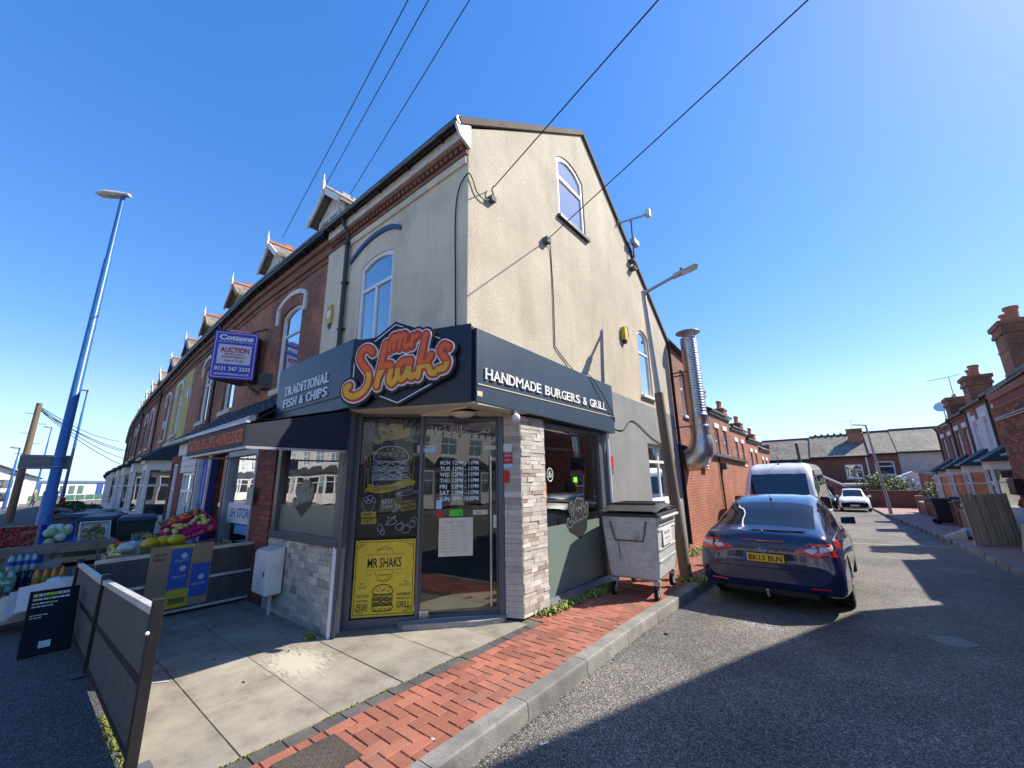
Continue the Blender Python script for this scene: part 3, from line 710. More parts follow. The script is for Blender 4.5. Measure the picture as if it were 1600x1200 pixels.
# right fascia on the gable
RP = Pl((-3.2, 0), (0, 1))
mb = MB(); RP.hexa = None
mb.hexa([(-3.2, 3.27, 2.55), (-3.2, 6.93, 2.46), (-3.397, 6.93, 2.46), (-3.397, 3.27, 2.55), (-3.2, 3.27, 3.47), (-3.2, 6.93, 3.36), (-3.397, 6.93, 3.36), (-3.397, 3.27, 3.47)])
Rb = mb.build('right_fascia_box', BLUE_SIGN2, shop, bevel=.006)
slab_text('HANDMADE BURGERS & GRILL', RP, 5.0, 2.845, .135, WHT, Rb, 3.18, bold=.005)
mb = MB(); RP.box(mb, 3.29, 6.9, 2.757, 2.771, .001, .008); mb.build('gold_line', flat('pinstripe', (.62, .52, .36), .4), Rb)
mb = MB(); RP.box(mb, 3.28, 3.37, 2.62, 2.68, .001, .004); mb.build('sticker', flat('old_sticker', (.55, .5, .3), .6), Rb)
# corner fascia
F2 = Vector((-4.63, 2.46, 0)); D2 = Vector((-3.20, 3.21, 0)); MP = Pl(F2, D2-F2); ML = (D2-F2).length
mb = MB(); mb.prism([MP.p(.03, 2.53, 0), MP.p(ML-.03, 2.55, 0), MP.p(ML-.03, 3.50, 0), MP.p(.03, 3.42, 0)], MP.n*-.12); Mb = mb.build('corner_fascia_panel', BLUE_SIGN, shop, bevel=.005)
mb = MB()
mb.prism([(-4.62, 2.52, 2.56), (-4.62, 3.3, 2.56), (-3.41, 3.3, 2.56), (-3.41, 3.28, 2.56), (-3.24, 3.26, 2.56)], (0, 0, .86)); mb.build('fascia_core', BLUE_BLK, shop)
# soffit of boarded upvc: planks
mb = MB()
n = 16
for i in range(n):
    a0, a1 = i/n, (i+1)/n
    A0 = F2.lerp(D2, a0); A1 = F2.lerp(D2, a1); B0 = F0.lerp(D0+Vector((.1, .12, 0)), a0); B1 = F0.lerp(D0+Vector((.1, .12, 0)), a1)
    i0 = A0+(B0-A0)*.06+Vector((.0, .0, 0)); i1 = A1+(B1-A1)*.06
    g = (i1-i0)*.03
    mb.hexa([(*(i0+g).xy, 2.525), (*(i1-g).xy, 2.525), (*(B1-g).xy, 2.525), (*(B0+g).xy, 2.525), (*(i0+g).xy, 2.555), (*(i1-g).xy, 2.555), (*(B1-g).xy, 2.555), (*(B0+g).xy, 2.555)])
mb.add([(F2.x+.05, F2.y+.06, 2.557), (D2.x-.05, D2.y+.03, 2.557), (-3.3, 4.72, 2.557), (-4.75, 2.76, 2.557)], [(0, 1, 2, 3)])
mb.prism([(-3.21, 3.3, 2.525), (-3.21, 4.76, 2.525), (-3.42, 4.76, 2.525), (-3.42, 4.2, 2.525)], (0, 0, .025))
mb.build('soffit', CREAMP, shop)
mb = MB(); mb.lathe([(.0, -.085), (.09, -.08), (.15, -.05), (.165, -.02), (.165, 0)], (-3.68, 3.52, 2.525), 18)
mb.build('soffit_light', flat('opal_lamp', (.62, .58, .48), .35), shop, smooth=True)
# hexagon panel with white outline
hx = [(.05, 3.18), (.62, 3.60), (1.38, 3.30), (1.38, 2.86), (.70, 2.53), (.05, 2.80)]
mb = MB(); MP.poly(mb, hx, .0, .05); hexp = mb.build('hexagon_board', BLUE_BLK, Mb, bevel=.004)
def outline(pl, pts, w_, d, m, parent, name='outline'):
    mb = MB(); n = len(pts)
    for i in range(n):
        a = Vector(pts[i]); b = Vector(pts[(i+1) % n]); t = (b-a).normalized(); nn = Vector((-t.y, t.x))*w_/2
        q = [a-nn-t*w_/2*.0, b-nn, b+nn, a+nn]
        pl.poly(mb, [tuple(x) for x in q], d-.004, d+i*.0002)
    return mb.build(name, m, parent)
hin = [((x-.7)*.93+.7, (y-3.06)*.93+3.06) for x, y in hx]
outline(MP, hin, .012, .055, WHT, Mb)
# script logo strokes in unit coordinates (x 0..5.2, y 0..2)
def C_(pts, k=6): return [tuple(p) for p in smooth_pts(pts, k)]
def shaks():
    s = []
    s.append(C_([(1.18, 1.62), (.98, 1.78), (.72, 1.72), (.62, 1.45), (.80, 1.18), (1.02, .92), (1.05, .58), (.82, .26), (.45, .12), (.12, .22), (.05, .42), (.20, .50)]))   # S
    s.append(C_([(1.42, .42), (1.55, 1.0), (1.72, 1.68), (1.80, 1.88)])); s.append(C_([(1.52, .75), (1.72, 1.05), (1.98, 1.10), (2.02, .88), (1.95, .58), (2.08, .44), (2.24, .58)]))   # h
    s.append(C_([(2.80, 1.12), (2.58, 1.18), (2.36, 1.0), (2.32, .72), (2.46, .56), (2.66, .68), (2.82, 1.06)])); s.append(C_([(2.86, 1.18), (2.80, .82), (2.88, .60), (3.05, .66)]))   # a
    s.append(C_([(3.18, .60), (3.30, 1.15), (3.46, 1.80), (3.52, 2.02)])); s.append(C_([(3.30, .92), (3.52, 1.02), (3.74, 1.28)])); s.append(C_([(3.46, 1.02), (3.64, .86), (3.72, .68), (3.90, .66)]))  # k
    s.append(C_([(4.48, 1.50), (4.28, 1.58), (4.14, 1.42), (4.26, 1.20), (4.40, 1.02), (4.30, .80), (4.04, .76)]))   # s
    return s
def mr():
    s = []
    s.append(C_([(1.92, 1.62), (2.02, 1.95), (2.14, 2.10), (2.18, 1.92), (2.12, 1.68)])); s.append(C_([(2.14, 1.80), (2.30, 2.10), (2.42, 2.08), (2.38, 1.84), (2.36, 1.68)]))
    s.append(C_([(2.38, 1.82), (2.54, 2.12), (2.66, 2.04), (2.60, 1.78), (2.68, 1.66), (2.80, 1.76)])); s.append(C_([(2.90, 1.70), (2.96, 2.02), (3.04, 1.96), (3.16, 2.06)]))
    return s
def logo(pl, u, v, sc, d, parent, cols, rot=0., res=.026, three=True, yscale=None, half=.92):
    A = shaks(); B = mr(); out_, mid_, in1, in2 = cols
    yy = yscale or sc
    kw = dict(rot=rot)
    sdf_shape(A+B, .33, pl, u, v, sc, d, d+(.03 if three else .0010), res=res*1.4, sy=yy, **kw).build('logo_backing', out_, parent)
    sdf_shape(A+B, .235, pl, u, v, sc, d, d+(.045 if three else .0018), res=res*1.2, sy=yy, **kw).build('logo_outline', mid_, parent)
    sdf_shape(A+B, .185, pl, u, v, sc, d, d+(.055 if three else .0026), res=res, sy=yy, **kw).build('logo_letters', in1, parent)
    if in2: sdf_shape(A, .105, pl, u, v, sc, d, d+(.060 if three else .0032), res=res, sy=yy, clip=(lambda X: X*0-9, lambda X: half+X*.02), **kw).build('logo_lower_fill', in2, parent)
    if three:
        sdf_shape(A, .105, pl, u, v, sc, d, d+.0595, res=res, sy=yy, clip=(lambda X: half+.03+X*.02, lambda X: X*0+9), **kw).build('logo_upper_fill', ORG1, parent)
        sdf_shape(B, .07, pl, u, v, sc, d, d+.0597, res=res, sy=yy, **kw).build('logo_small_letters', ORG1, parent)
DEEP = flat('logo_deep_orange', (.50, .05, .015), .35, .5)
logo(MP, .03, 2.62, .298, .05, Mb, (BLUE_BLK, WHT, DEEP, YEL1), rot=.03, yscale=.355)
# plinth with stone cladding tiles
STONES = [mat('cladding_stone_%d' % i, c, .85, var=.12, scale=14, fine=70, bump=.6, bd=.006, rand=.12) for i, c in enumerate([(.50, .46, .40), (.40, .35, .31), (.56, .53, .48), (.34, .26, .21), (.46, .42, .38)])]
def cladding(pl, u0, u1, v0, v1, d, parent, rh=.052, seed=1, dark=False, minw=.09, maxw=.26):
    rr = random.Random(seed); back = MB(); pl.box(back, u0, u1, v0, v1, -.12, d-.014); b_ = back.build('cladding_backing', mat('cladding_joint', (.25, .23, .21), .9), parent)
    v = v0
    while v < v1-.01:
        h = min(rh*rr.choice([1, 1, 1, 1.35]), v1-v); u = u0
        while u < u1-.005:
            ww = min(rr.uniform(minw, maxw), u1-u)
            if u1-u-ww < .05: ww = u1-u
            mb = MB(); dd = d+rr.uniform(-.004, .008); e = .0016
            P_ = lambda a, b, c: pl.p(a, b, c)
            t = rr.uniform(.002, .006)
            mb.hexa([P_(u+e, v+e, dd), P_(u+ww-e, v+e, dd+rr.uniform(-.003, .003)), P_(u+ww-e, v+e, d-.02), P_(u+e, v+e, d-.02), P_(u+e, v+h-e, dd+rr.uniform(-.003, .003)), P_(u+ww-e, v+h-e, dd), P_(u+ww-e, v+h-e, d-.02), P_(u+e, v+h-e, d-.02)])
            mb.build('cladding_tile', rr.choices(STONES, [5, 3, 4, 1.3, 4])[0], b_)
            u += ww
        v += h
pillar = MB(); pillar.box(-3.62, -3.33, 4.26, 4.72, 0, 2.5); pil = pillar.build('entrance_pillar', CONC, shop)
PA = Pl((-3.30, 0), (0, 1)); cladding(PA, 4.22, 4.76, 0.02, 2.5, .0, pil, seed=3, rh=.05)
PB = Pl((-3.52, 4.13), (.22, .09)); cladding(PB, .0, .235, 0.02, 2.5, .012, pil, seed=4, rh=.062, minw=.24, maxw=.25)
PC = Pl((0, 2.5), (1, 0)); cladding(PC, -6.62, -4.70, 0.0, .92, .0, shop, seed=5, rh=.062, minw=.08, maxw=.24)
mb = MB(); mb.box(-4.70, -4.685, 2.47, 2.55, 0, .94); mb.build('corner_trim', WHITE, shop)
# left front window
mb = MB(); SP.box(mb, -6.62, -4.68, .92, 1.02, -.12, .02); SP.box(mb, -6.62, -4.68, 2.40, 2.57, -.12, -.02); SP.box(mb, -6.62, -6.50, 1.02, 2.40, -.12, -.0); SP.box(mb, -4.80, -4.68, 1.02, 2.40, -.12, .0)
lw = mb.build('shop_window', ALU_D, shop, bevel=.004)
mb = MB(); SP.box(mb, -6.5, -4.8, 1.02, 2.40, -.075, -.065); mb.build('pane', GLASS_SH, lw)
mb = MB(); SP.box(mb, -6.49, -4.81, 1.025, 1.37, -.0645, -.0632); mb.build('frosted_band', FROST, lw)
DKG = flat('dark_vinyl', (.02, .022, .025), .5); MGR = flat('grey_vinyl', (.22, .24, .24), .5)
logo(SP, -6.08, 1.36, .125, -.060, lw, (MGR, DKG, MGR, None), rot=.03, three=False, res=.04, yscale=.14)
mb = MB(); SP.poly(mb, [(-6.08, 1.44), (-5.52, 1.44), (-5.56, 1.36), (-5.80, 1.22), (-6.05, 1.36)], -.063, -.0612); mb.build('logo_shield', DKG, lw)
# chamfered front: posts, poster pane, door
mb = MB(); CP.box(mb, -.13, -.01, 0, 2.53, -.1, .0); CP.box(mb, -.01, .74, 0, .10, -.1, -.0); CP.box(mb, .735, .775, .04, 2.5, -.08, .0); CP.box(mb, 1.755, 1.83, 0, 2.5, -.1, .0); CP.box(mb, -.01, 1.755, 2.49, 2.55, -.1, .0)
mb.hexa([(-4.70, 2.50, 0), (-4.62, 2.52, 0), CP.p(-.13, 0, 0), CP.p(-.13, 0, -.08), (-4.70, 2.50, 2.56), (-4.62, 2.52, 2.56), CP.p(-.13, 2.56, 0), CP.p(-.13, 2.56, -.08)])
efr = mb.build('entrance_frame', ALU_D, shop, bevel=.004)
mb = MB(); CP.box(mb, -.005, .735, .10, 2.49, -.05, -.04); mb.build('pane', glassmat('poster_glass', (.85, .87, .88), refl=.22), efr)
BLKB = flat('black_poster', (.008, .009, .010), .35)
mb = MB(); CP.box(mb, .005, .725, 1.0, 2.485, -.062, -.056); bp_ = mb.build('black_poster', BLKB, efr)
mb = MB(); CP.box(mb, .012, .722, .115, .965, -.036, -.032); yp = mb.build('yellow_poster', YEL, efr)
# door
mb = MB(); CP.box(mb, .78, 1.75, .05, .10, -.07, -.03); CP.box(mb, .78, 1.75, 2.44, 2.485, -.07, -.03); CP.box(mb, .78, .80, .10, 2.44, -.07, -.03); CP.box(mb, 1.73, 1.75, .10, 2.44, -.07, -.03)
door = mb.build('glass_door', ALU_D, shop)
mb = MB(); CP.box(mb, .80, 1.73, .10, 2.44, -.055, -.045); mb.build('pane', GLASS_DR, door)
mb = MB(); mb.tube([CP.p(1.655, .17, .03), CP.p(1.655, 1.97, .03)], .014, 8)
for v in (.35, 1.8): mb.tube([CP.p(1.655, v, .03), CP.p(1.655, v, -.05)], .009, 6)
mb.build('handle', STEEL, door, smooth=True)
mb = MB(); CP.box(mb, .79, .90, .06, .15, -.03, -.02); CP.box(mb, 1.69, 1.73, 1.06, 1.22, -.03, -.015); mb.build('lock_plate', STEEL, door)
hrs = [('MON', '12PM - 11PM'), ('TUE', '12PM - 11PM'), ('WED', '12PM - 11PM'), ('THU', '12PM - 11PM'), ('FRI', '12PM - 11PM'), ('SAT', '12PM - 11PM'), ('SUN', '4PM - 10:30PM')]
HB = flat('hours_print', (.62, .72, .78), .5)
for i, (a, b) in enumerate(hrs):
    v = 1.865-.076*i
    text(a, CP, 1.0, v, .050, HB, door, width=.125 if a != 'FRI' else .09, align='L', d=-.040, bold=.02); text(b, CP, 1.165, v, .050, HB, door, width=.335, align='L', d=-.040, bold=.02)
def card(pl, u0, u1, v0, v1, m, parent, d=-.041, name='sticker'):
    mb = MB(); pl.box(mb, u0, u1, v0, v1, d-.003, d); return mb.build(name, m, parent)
card(CP, 1.13, 1.30, 1.22, 1.30, GREENP, door); text('0', CP, 1.27, 1.235, .035, BLK, door, d=-.0395)
card(CP, .96, 1.05, 1.22, 1.285, RED, door); card(CP, .96, 1.03, 1.31, 1.42, LBLUE, door)
card(CP, 1.43, 1.62, 1.23, 1.285, PAPER, door); text('Push', CP, 1.50, 1.245, .028, BLK, door, d=-.0395)
card(CP, .70, .94, 2.02, 2.12, flat('grey_sticker', (.45, .48, .5), .5), efr, d=-.030); card(CP, .78, .93, 2.035, 2.075, LBLUE, efr, d=-.0285)
card(CP, 1.58, 1.73, 2.06, 2.11, PAPER, door)
note = card(CP, 1.0, 1.43, .74, 1.20, PAPER, door, name='paper_notice')
mb = MB(); rr = random.Random(5)
text('PLEASE', CP, 1.13, 1.135, .022, flat('pencil_grey', (.30, .24, .2), .7), note, d=-.0395); text('SHAKS', CP, 1.28, 1.135, .022, flat('pencil_grey', (.3, .24, .2), .7), note, d=-.0395)
for c0, c1, mm in ((1.03, 1.10, RED), (1.15, 1.24, flat('pencil_grey', (.3, .24, .2), .7)), (1.28, 1.36, flat('pencil_grey', (.3, .24, .2), .7))):
    mb = MB()
    for i in range(9):
        v = 1.09-.036*i; pts = [(c0+(c1-c0)*k/7, v+rr.uniform(-.007, .007)) for k in range(8)]; ribbon(mb, CP, pts, .004, -.0390+i*.00005)
    mb.build('handwriting', mm, note)
# calligraphy line over the door, in joined Arabic letter forms
mb = MB()
AR = [[(1.64, 2.29), (1.655, 2.33), (1.64, 2.345)], [(1.64, 2.29), (1.60, 2.285), (1.58, 2.31), (1.565, 2.285), (1.55, 2.305), (1.53, 2.285), (1.42, 2.272), (1.32, 2.285)], [(1.32, 2.285), (1.29, 2.31), (1.275, 2.285), (1.30, 2.25)],
      [(1.25, 2.27), (1.255, 2.38)], [(1.23, 2.27), (1.235, 2.37)], [(1.23, 2.27), (1.20, 2.275), (1.195, 2.37)], [(1.195, 2.275), (1.165, 2.275), (1.17, 2.31), (1.15, 2.28)],
      [(1.12, 2.27), (1.125, 2.37)], [(1.10, 2.28), (1.105, 2.37)], [(1.10, 2.28), (1.07, 2.27), (1.05, 2.24)], [(1.05, 2.30), (1.02, 2.33), (.99, 2.29), (.96, 2.28), (.95, 2.31), (.93, 2.27), (.90, 2.25)],
      [(.90, 2.28), (.905, 2.36)], [(.885, 2.28), (.89, 2.36)], [(.885, 2.28), (.86, 2.27), (.84, 2.25)], [(.87, 2.31), (.84, 2.33), (.82, 2.29), (.80, 2.31), (.79, 2.28), (.775, 2.30)],
      [(1.14, 2.335), (1.16, 2.35), (1.145, 2.36)], [(1.0, 2.36), (1.03, 2.375)], [(.94, 2.345), (.965, 2.36)], [(1.58, 2.335), (1.60, 2.35)], [(1.30, 2.335), (1.33, 2.345)], [(.83, 2.36), (.86, 2.37)]]
for i, s_ in enumerate(AR): ribbon(mb, CP, [((p.x-.79)*.95+.83, p.y) for p in smooth_pts(s_, 4)], .008, -.0400+i*.00006)
mb.build('door_calligraphy', flat('pale_vinyl', (.55, .6, .6), .5), door)
# stickers on the dark pillar face
for v0, v1, m_ in ((2.02, 2.13, flat('pale_sticker', (.6, .66, .7), .5)), (1.87, 2.0, RED), (1.81, 1.86, LBLUE), (1.62, 1.78, RED)):
    o = card(PB, .0, .12 if v0 > 1.8 else .08, v0, v1, m_, pil, d=.028)
text('Alarm', PB, .06, 1.96, .028, WHT, pil, d=.030); text('CCTV', PB, .06, 1.90, .022, WHT, pil, d=.030)
# doorstep stone
mb = MB(); pts = [CP.p(.55, 0, .02), CP.p(.62, 0, .12), CP.p(.9, 0, .17), CP.p(1.5, 0, .16), CP.p(1.80, 0, .10), CP.p(1.84, 0, -.0), CP.p(1.2, 0, -.02)]
mb.prism([(p.x, p.y, .0) for p in pts], (0, 0, .055)); mb.build('door_step', mat('worn_step', (.33, .31, .28), .85, var=.2, scale=5, bump=.5), shop, bevel=.02, smooth=60)
# side window on the gable
SW = Pl((-3.36, 0), (0, 1))
mb = MB(); SW.box(mb, 4.77, 4.83, .02, 2.47, -.1, .02); SW.box(mb, 6.52, 6.60, .02, 2.47, -.1, .02); SW.box(mb, 4.83, 6.52, 2.40, 2.47, -.1, .02); SW.box(mb, 4.83, 6.52, -.05, .08, -.1, .03)
SW.box(mb, 4.77, 4.80, -.02, .02, -.1, .03)
SW.box(mb, 6.6, 6.9, -.05, 2.47, -.1, -.0)
mb.hexa([SW.p(4.77, -.02, .12), SW.p(6.62, -.06, .12), SW.p(6.62, -.06, 0), SW.p(4.77, -.02, 0), SW.p(4.77, .04, .10), SW.p(6.62, .02, .10), SW.p(6.62, .10, 0), SW.p(4.77, .10, 0)])
sw = mb.build('side_window', ALU_D, shop, bevel=.004)
mb = MB(); SW.box(mb, 4.83, 6.52, .08, 2.40, -.05, -.04); mb.build('pane', GLASS_SH, sw)
mb = MB(); SW.box(mb, 4.835, 6.515, .085, 1.0, -.0395, -.0382); mb.build('frosted_band', FROST, sw)
logo(SW, 5.45, .95, .14, -.035, sw, (DKG, MGR, DKG, None), rot=.03, three=False, res=.04, yscale=.17)
mb = MB(); SW.poly(mb, [(5.45, 1.03), (6.06, 1.03), (6.02, .86), (5.80, .74), (5.48, .88)], -.038, -.0362); mb.build('logo_shield', DKG, sw)
mb = MB(); rr_ = [SW.p(5.02+.075*math.cos(a), 1.72+.095*math.sin(a), -.036) for a in [i*math.pi/10 for i in range(20)]]; mb.tube(rr_+[rr_[0]], .006, 4)
mb.tube([SW.p(4.99, 1.68, -.036), SW.p(5.0, 1.76, -.036)], .006, 4); mb.tube([SW.p(5.02, 1.78, -.036), SW.p(5.02, 1.68, -.036), SW.p(5.06, 1.69, -.036), SW.p(5.06, 1.74, -.036)], .006, 4); mb.build('halal_mark', WHT, sw)
card(SW, 5.68, 5.80, 1.60, 1.68, flat('lime_card', (.25, .75, .03), .5), sw, d=-.036); card(SW, 4.84, 4.92, 1.42, 1.60, flat('orange_card', (.7, .2, .03), .5), sw, d=-.036); card(SW, 4.84, 4.92, 1.26, 1.40, RED, sw, d=-.036)
mb = MB(); mb.tube([(-3.30, 6.80, 1.05), (-3.30, 6.80, 2.46)], .028, 8); mb.build('waste_pipe', WHITE, shop, smooth=True)
card(SW, 6.86, 6.89, 1.9, 2.1, RED, shop, d=.01, name='alarm_plate')
card(Pl((-3.395, 0), (0, 1)), 6.96, 7.16, 1.86, 2.06, RED, shop, d=.008, name='red_plate')
card(Pl((-3.395, 0), (0, 1)), 6.96, 7.16, 1.75, 1.84, GREYD, shop, d=.008, name='grey_plate')
# posters' artwork
def burger(pl, cu, v0, w_, h_, d, m, parent, fill=None, seed=2):
    mb = MB(); r_ = random.Random(seed); k = [0]
    def st(pts, lw=.006, n=4):
        k[0] += 1; ribbon(mb, pl, smooth_pts(pts, n), lw, d+k[0]*.00002)
    X = lambda a: cu+a*w_/2; Y = lambda b: v0+b*h_
    st([(X(-.95), Y(.68)), (X(-.9), Y(.82)), (X(-.6), Y(.95)), (X(0), Y(1.0)), (X(.6), Y(.95)), (X(.9), Y(.82)), (X(.95), Y(.68)), (X(.5), Y(.635)), (X(-.5), Y(.635)), (X(-.95), Y(.68))], .011)
    for i in range(34):
        a = r_.uniform(-.75, .75); b = .72+r_.uniform(0, .22)*(1-a*a*.5); st([(X(a), Y(b)), (X(a+.05), Y(b+.012))], .008, 1)
    for y_, amp, n in ((.60, .02, 8), (.55, .035, 6), (.50, .02, 7), (.45, .03, 9), (.40, .015, 5), (.34, .03, 7), (.28, .03, 6), (.24, .018, 8)):
        st([(X(-1+2*i/n), Y(y_+amp*(1 if i % 2 else -1)+r_.uniform(-.01, .01))) for i in range(n+1)], .008)
    for b0, b1 in ((.40, .50), (.24, .34)):
        for i in range(26): a = -.92+1.84*i/25; st([(X(a), Y(b0)), (X(a+.03), Y(b1))], .004, 1)
    st([(X(-.93), Y(.2)), (X(-.9), Y(.06)), (X(-.6), Y(.01)), (X(.6), Y(.01)), (X(.9), Y(.06)), (X(.93), Y(.2)), (X(-.93), Y(.2))], .010)
    for i in range(22): a = -.82+1.64*i/21; st([(X(a), Y(.04)), (X(a+.02), Y(.09+.03*math.sin(i)))], .004, 1)
    return mb.build('burger_drawing', m, parent)
PD = -.0555
PWH = flat('chalk_print', (.55, .62, .66), .6)
burger(CP, .37, 1.58, .46, .53, PD, PWH, bp_)
mb = MB()
for i in range(46):
    a = -.15+math.pi*1.1*i/45; r0 = .17+.03*(i % 2); r1 = .36+.07*((i*7) % 3); 
    p0 = (.37+r0*math.cos(a), 2.20+r0*.55*math.sin(a)+.0); p1 = (.37+r1*math.cos(a), 2.20+r1*.75*math.sin(a))
    if p1[1] > 2.475 or not (.01 < p1[0] < .72): 
        t = min((2.475-p0[1])/max(p1[1]-p0[1], 1e-6) if p1[1] > 2.475 else 1, 1 if .01 < p1[0] < .72 else (abs((.715 if p1[0] > .37 else .012)-p0[0])/max(abs(p1[0]-p0[0]), 1e-6)))
        p1 = (p0[0]+(p1[0]-p0[0])*max(t, 0), p0[1]+(p1[1]-p0[1])*max(t, 0))
    ribbon(mb, CP, [p0, p1], .004, PD+i*.00001)
mb.build('sunburst_lines', PWH, bp_)
logo(CP, .15, 2.15, .098, PD, bp_, (BLKB, flat('poster_cream', (.62, .52, .33), .5), GOLD, None), rot=.05, three=False, res=.045, yscale=.105)
mb = MB(); wav = smooth_pts([(.10, 1.60), (.22, 1.565), (.38, 1.585), (.52, 1.63), (.64, 1.655)], 6); ribbon(mb, CP, wav, .085, PD+.002)
CP.poly(mb, [(.10, 1.55), (.06, 1.52), (.085, 1.59)], PD, PD+.0012); CP.poly(mb, [(.60, 1.70), (.70, 1.66), (.66, 1.61), (.60, 1.62)], PD, PD+.0012); mb.build('ribbon_banner', YEL, bp_)
text('Delicious', CP, .33, 1.563, .05, BLKB, bp_, width=.32, d=PD+.0035, rot=.10, ital=.3)
def script(s, u, v, h, m, w_, d=PD+.001, pl=CP, par=None, **k): return text(s, pl, u, v, h, m, par or bp_, width=w_, d=d, **k)
script('BEST', .35, 1.39, .055, PWH, .14, rot=.08, ital=.15); script('CUISINE', .35, 1.335, .04, PWH, .15, rot=.05, bold=.0)
mb = MB(); CP.box(mb, .04, .22, 1.235, 1.30, PD, PD+.001); CP.box(mb, .05, .23, 1.155, 1.22, PD, PD+.001); mb.build('tag_banner', YEL, bp_)
script('HOT', .13, 1.25, .04, BLKB, .09, d=PD+.002, bold=.02); script('TASTY', .14, 1.17, .04, BLKB, .13, d=PD+.002, bold=.02)
for i, (s, ww) in enumerate((('FRESH', .15), ('HEALTHY', .19), ('DELICIOUS', .19))): script(s, .62, 1.40-.048*i, .034, (YEL if i else GOLD), ww, rot=.12, bold=.02)
script('&', .50, 1.335, .05, YEL, .04)
def doodle(lines, m, par, pl=CP, d=PD+.001, lw=.006, name='doodle'):
    mb = MB()
    for i, p in enumerate(lines): ribbon(mb, pl, smooth_pts(p, 5), lw, d+i*.00002)
    return mb.build(name, m, par)
ring = lambda cx, cy, rx, ry, n=8: [(cx+rx*math.cos(2*math.pi*i/n), cy+ry*math.sin(2*math.pi*i/n)) for i in range(n+1)]
doodle([[(.05, 1.42), (.08, 1.31), (.17, 1.31), (.20, 1.42)], ring(.09, 1.45, .03, .03), ring(.14, 1.47, .035, .03), ring(.18, 1.44, .025, .03), ring(.12, 1.42, .03, .02)], PWH, bp_, name='fries_doodle')
doodle([[(.44, 1.50), (.52, 1.54), (.62, 1.56), (.68, 1.53), (.58, 1.49), (.44, 1.50)], [(.46, 1.51), (.64, 1.54)], [(.68, 1.53), (.72, 1.55), (.71, 1.51), (.68, 1.53)]], PWH, bp_, name='fish_doodle')
doodle([ring(.52, 1.11, .05, .04), ring(.59, 1.08, .055, .045), [(.52, 1.15), (.55, 1.17)], [(.59, 1.12), (.61, 1.15)], ring(.67, 1.14, .035, .04), ring(.69, 1.19, .03, .03)], PWH, bp_, name='tomato_doodle')
doodle([[(.34, 1.14), (.38, 1.20), (.36, 1.23), (.42, 1.22), (.46, 1.25), (.45, 1.20), (.48, 1.17), (.42, 1.14), (.34, 1.14)], [(.36, 1.15), (.46, 1.24)], ring(.28, 1.10, .03, .045), ring(.31, 1.05, .025, .03)], PWH, bp_, name='leaf_doodle')
doodle([[(.44, 1.41), (.47, 1.36), (.46, 1.30), (.42, 1.29)], [(.44, 1.41), (.455, 1.35), (.42, 1.29)]], PWH, bp_, name='chilli_doodle')
doodle([[(.055, 1.99), (.05, 1.86), (.08, 1.82), (.11, 1.86), (.11, 1.99)], [(.08, 1.99), (.08, 1.88)], [(.07, 1.82), (.055, 1.60), (.08, 1.55), (.10, 1.60), (.09, 1.82)], [(.66, 2.02), (.61, 1.88), (.61, 1.76), (.655, 1.76), (.66, 2.02)], [(.62, 1.76), (.605, 1.60), (.635, 1.57), (.655, 1.60), (.65, 1.76)]], GOLD, bp_, lw=.008, name='cutlery_doodle')
# yellow poster
YD = -.031
def ytext(s, u, v, h, w_, **k): return text(s, CP, u, v, h, BLK, yp, width=w_, d=YD, **k)
ytext('MR SHAKS', .36, .655, .105, .40, bold=.018)
ytext('PREMIUM QUALITY', .36, .85, .016, .20); ytext('Always', .36, .555, .035, .13, ital=.3, rot=.06); ytext('FRESH MEAT', .36, .50, .016, .17)
for i, (s, w_) in enumerate((('DELICIOUS', .14), ('TRADITIONAL', .14), ('FISH AND', .13), ('CHIPS', .13))): ytext(s, .125, .33-.05*i, (.028, .022, .032, .05)[i], w_, bold=.02)
for i, (s, w_) in enumerate((('HANDMADE', .16), ('BURGERS AND', .16), ('GRILL', .16))): ytext(s, .60, .33-.04*i-(.05 if i == 2 else 0), (.034, .022, .065)[i], w_, bold=.025)
ytext('like', .62, .475, .02, .05, ital=.3); ytext('Yummy!', .60, .435, .035, .13, rot=.1, ital=.3); ytext('So', .12, .47, .025, .06, rot=.2); ytext('Tasty', .12, .425, .03, .10, rot=.2, ital=.3)
burger(CP, .355, .17, .24, .29, YD, BLK, yp, seed=4)
doodle([[(.13, .80), (.60, .80)], [(.13, .625), (.60, .625)]], BLK, yp, d=YD, lw=.004, name='rule_lines')
doodle([[(.26, .82), (.30, .87), (.36, .89), (.42, .87), (.46, .82)], [(.25, .61), (.29, .53), (.36, .49), (.43, .53), (.47, .61)], [(.16, .60), (.19, .57), (.22, .60)], [(.50, .60), (.53, .57), (.56, .60)]], BLK, yp, d=YD, lw=.005, name='scroll_lines')
for q in ([(.03, .14), (.70, .14), (.70, .945), (.03, .945)],): outline(CP, q, .006, YD, BLK, yp, 'border_line')
for cx, cy, a, b in ((.05, .925, 1, -1), (.685, .925, -1, -1), (.05, .16, 1, 1), (.685, .16, -1, 1)):
    doodle([[(cx, cy+b*.06), (cx+a*.01, cy+b*.015), (cx+a*.09, cy)], [(cx+a*.02, cy+b*.04), (cx+a*.05, cy+b*.02)]], BLK, yp, d=YD+.001, lw=.006, name='corner_scroll')
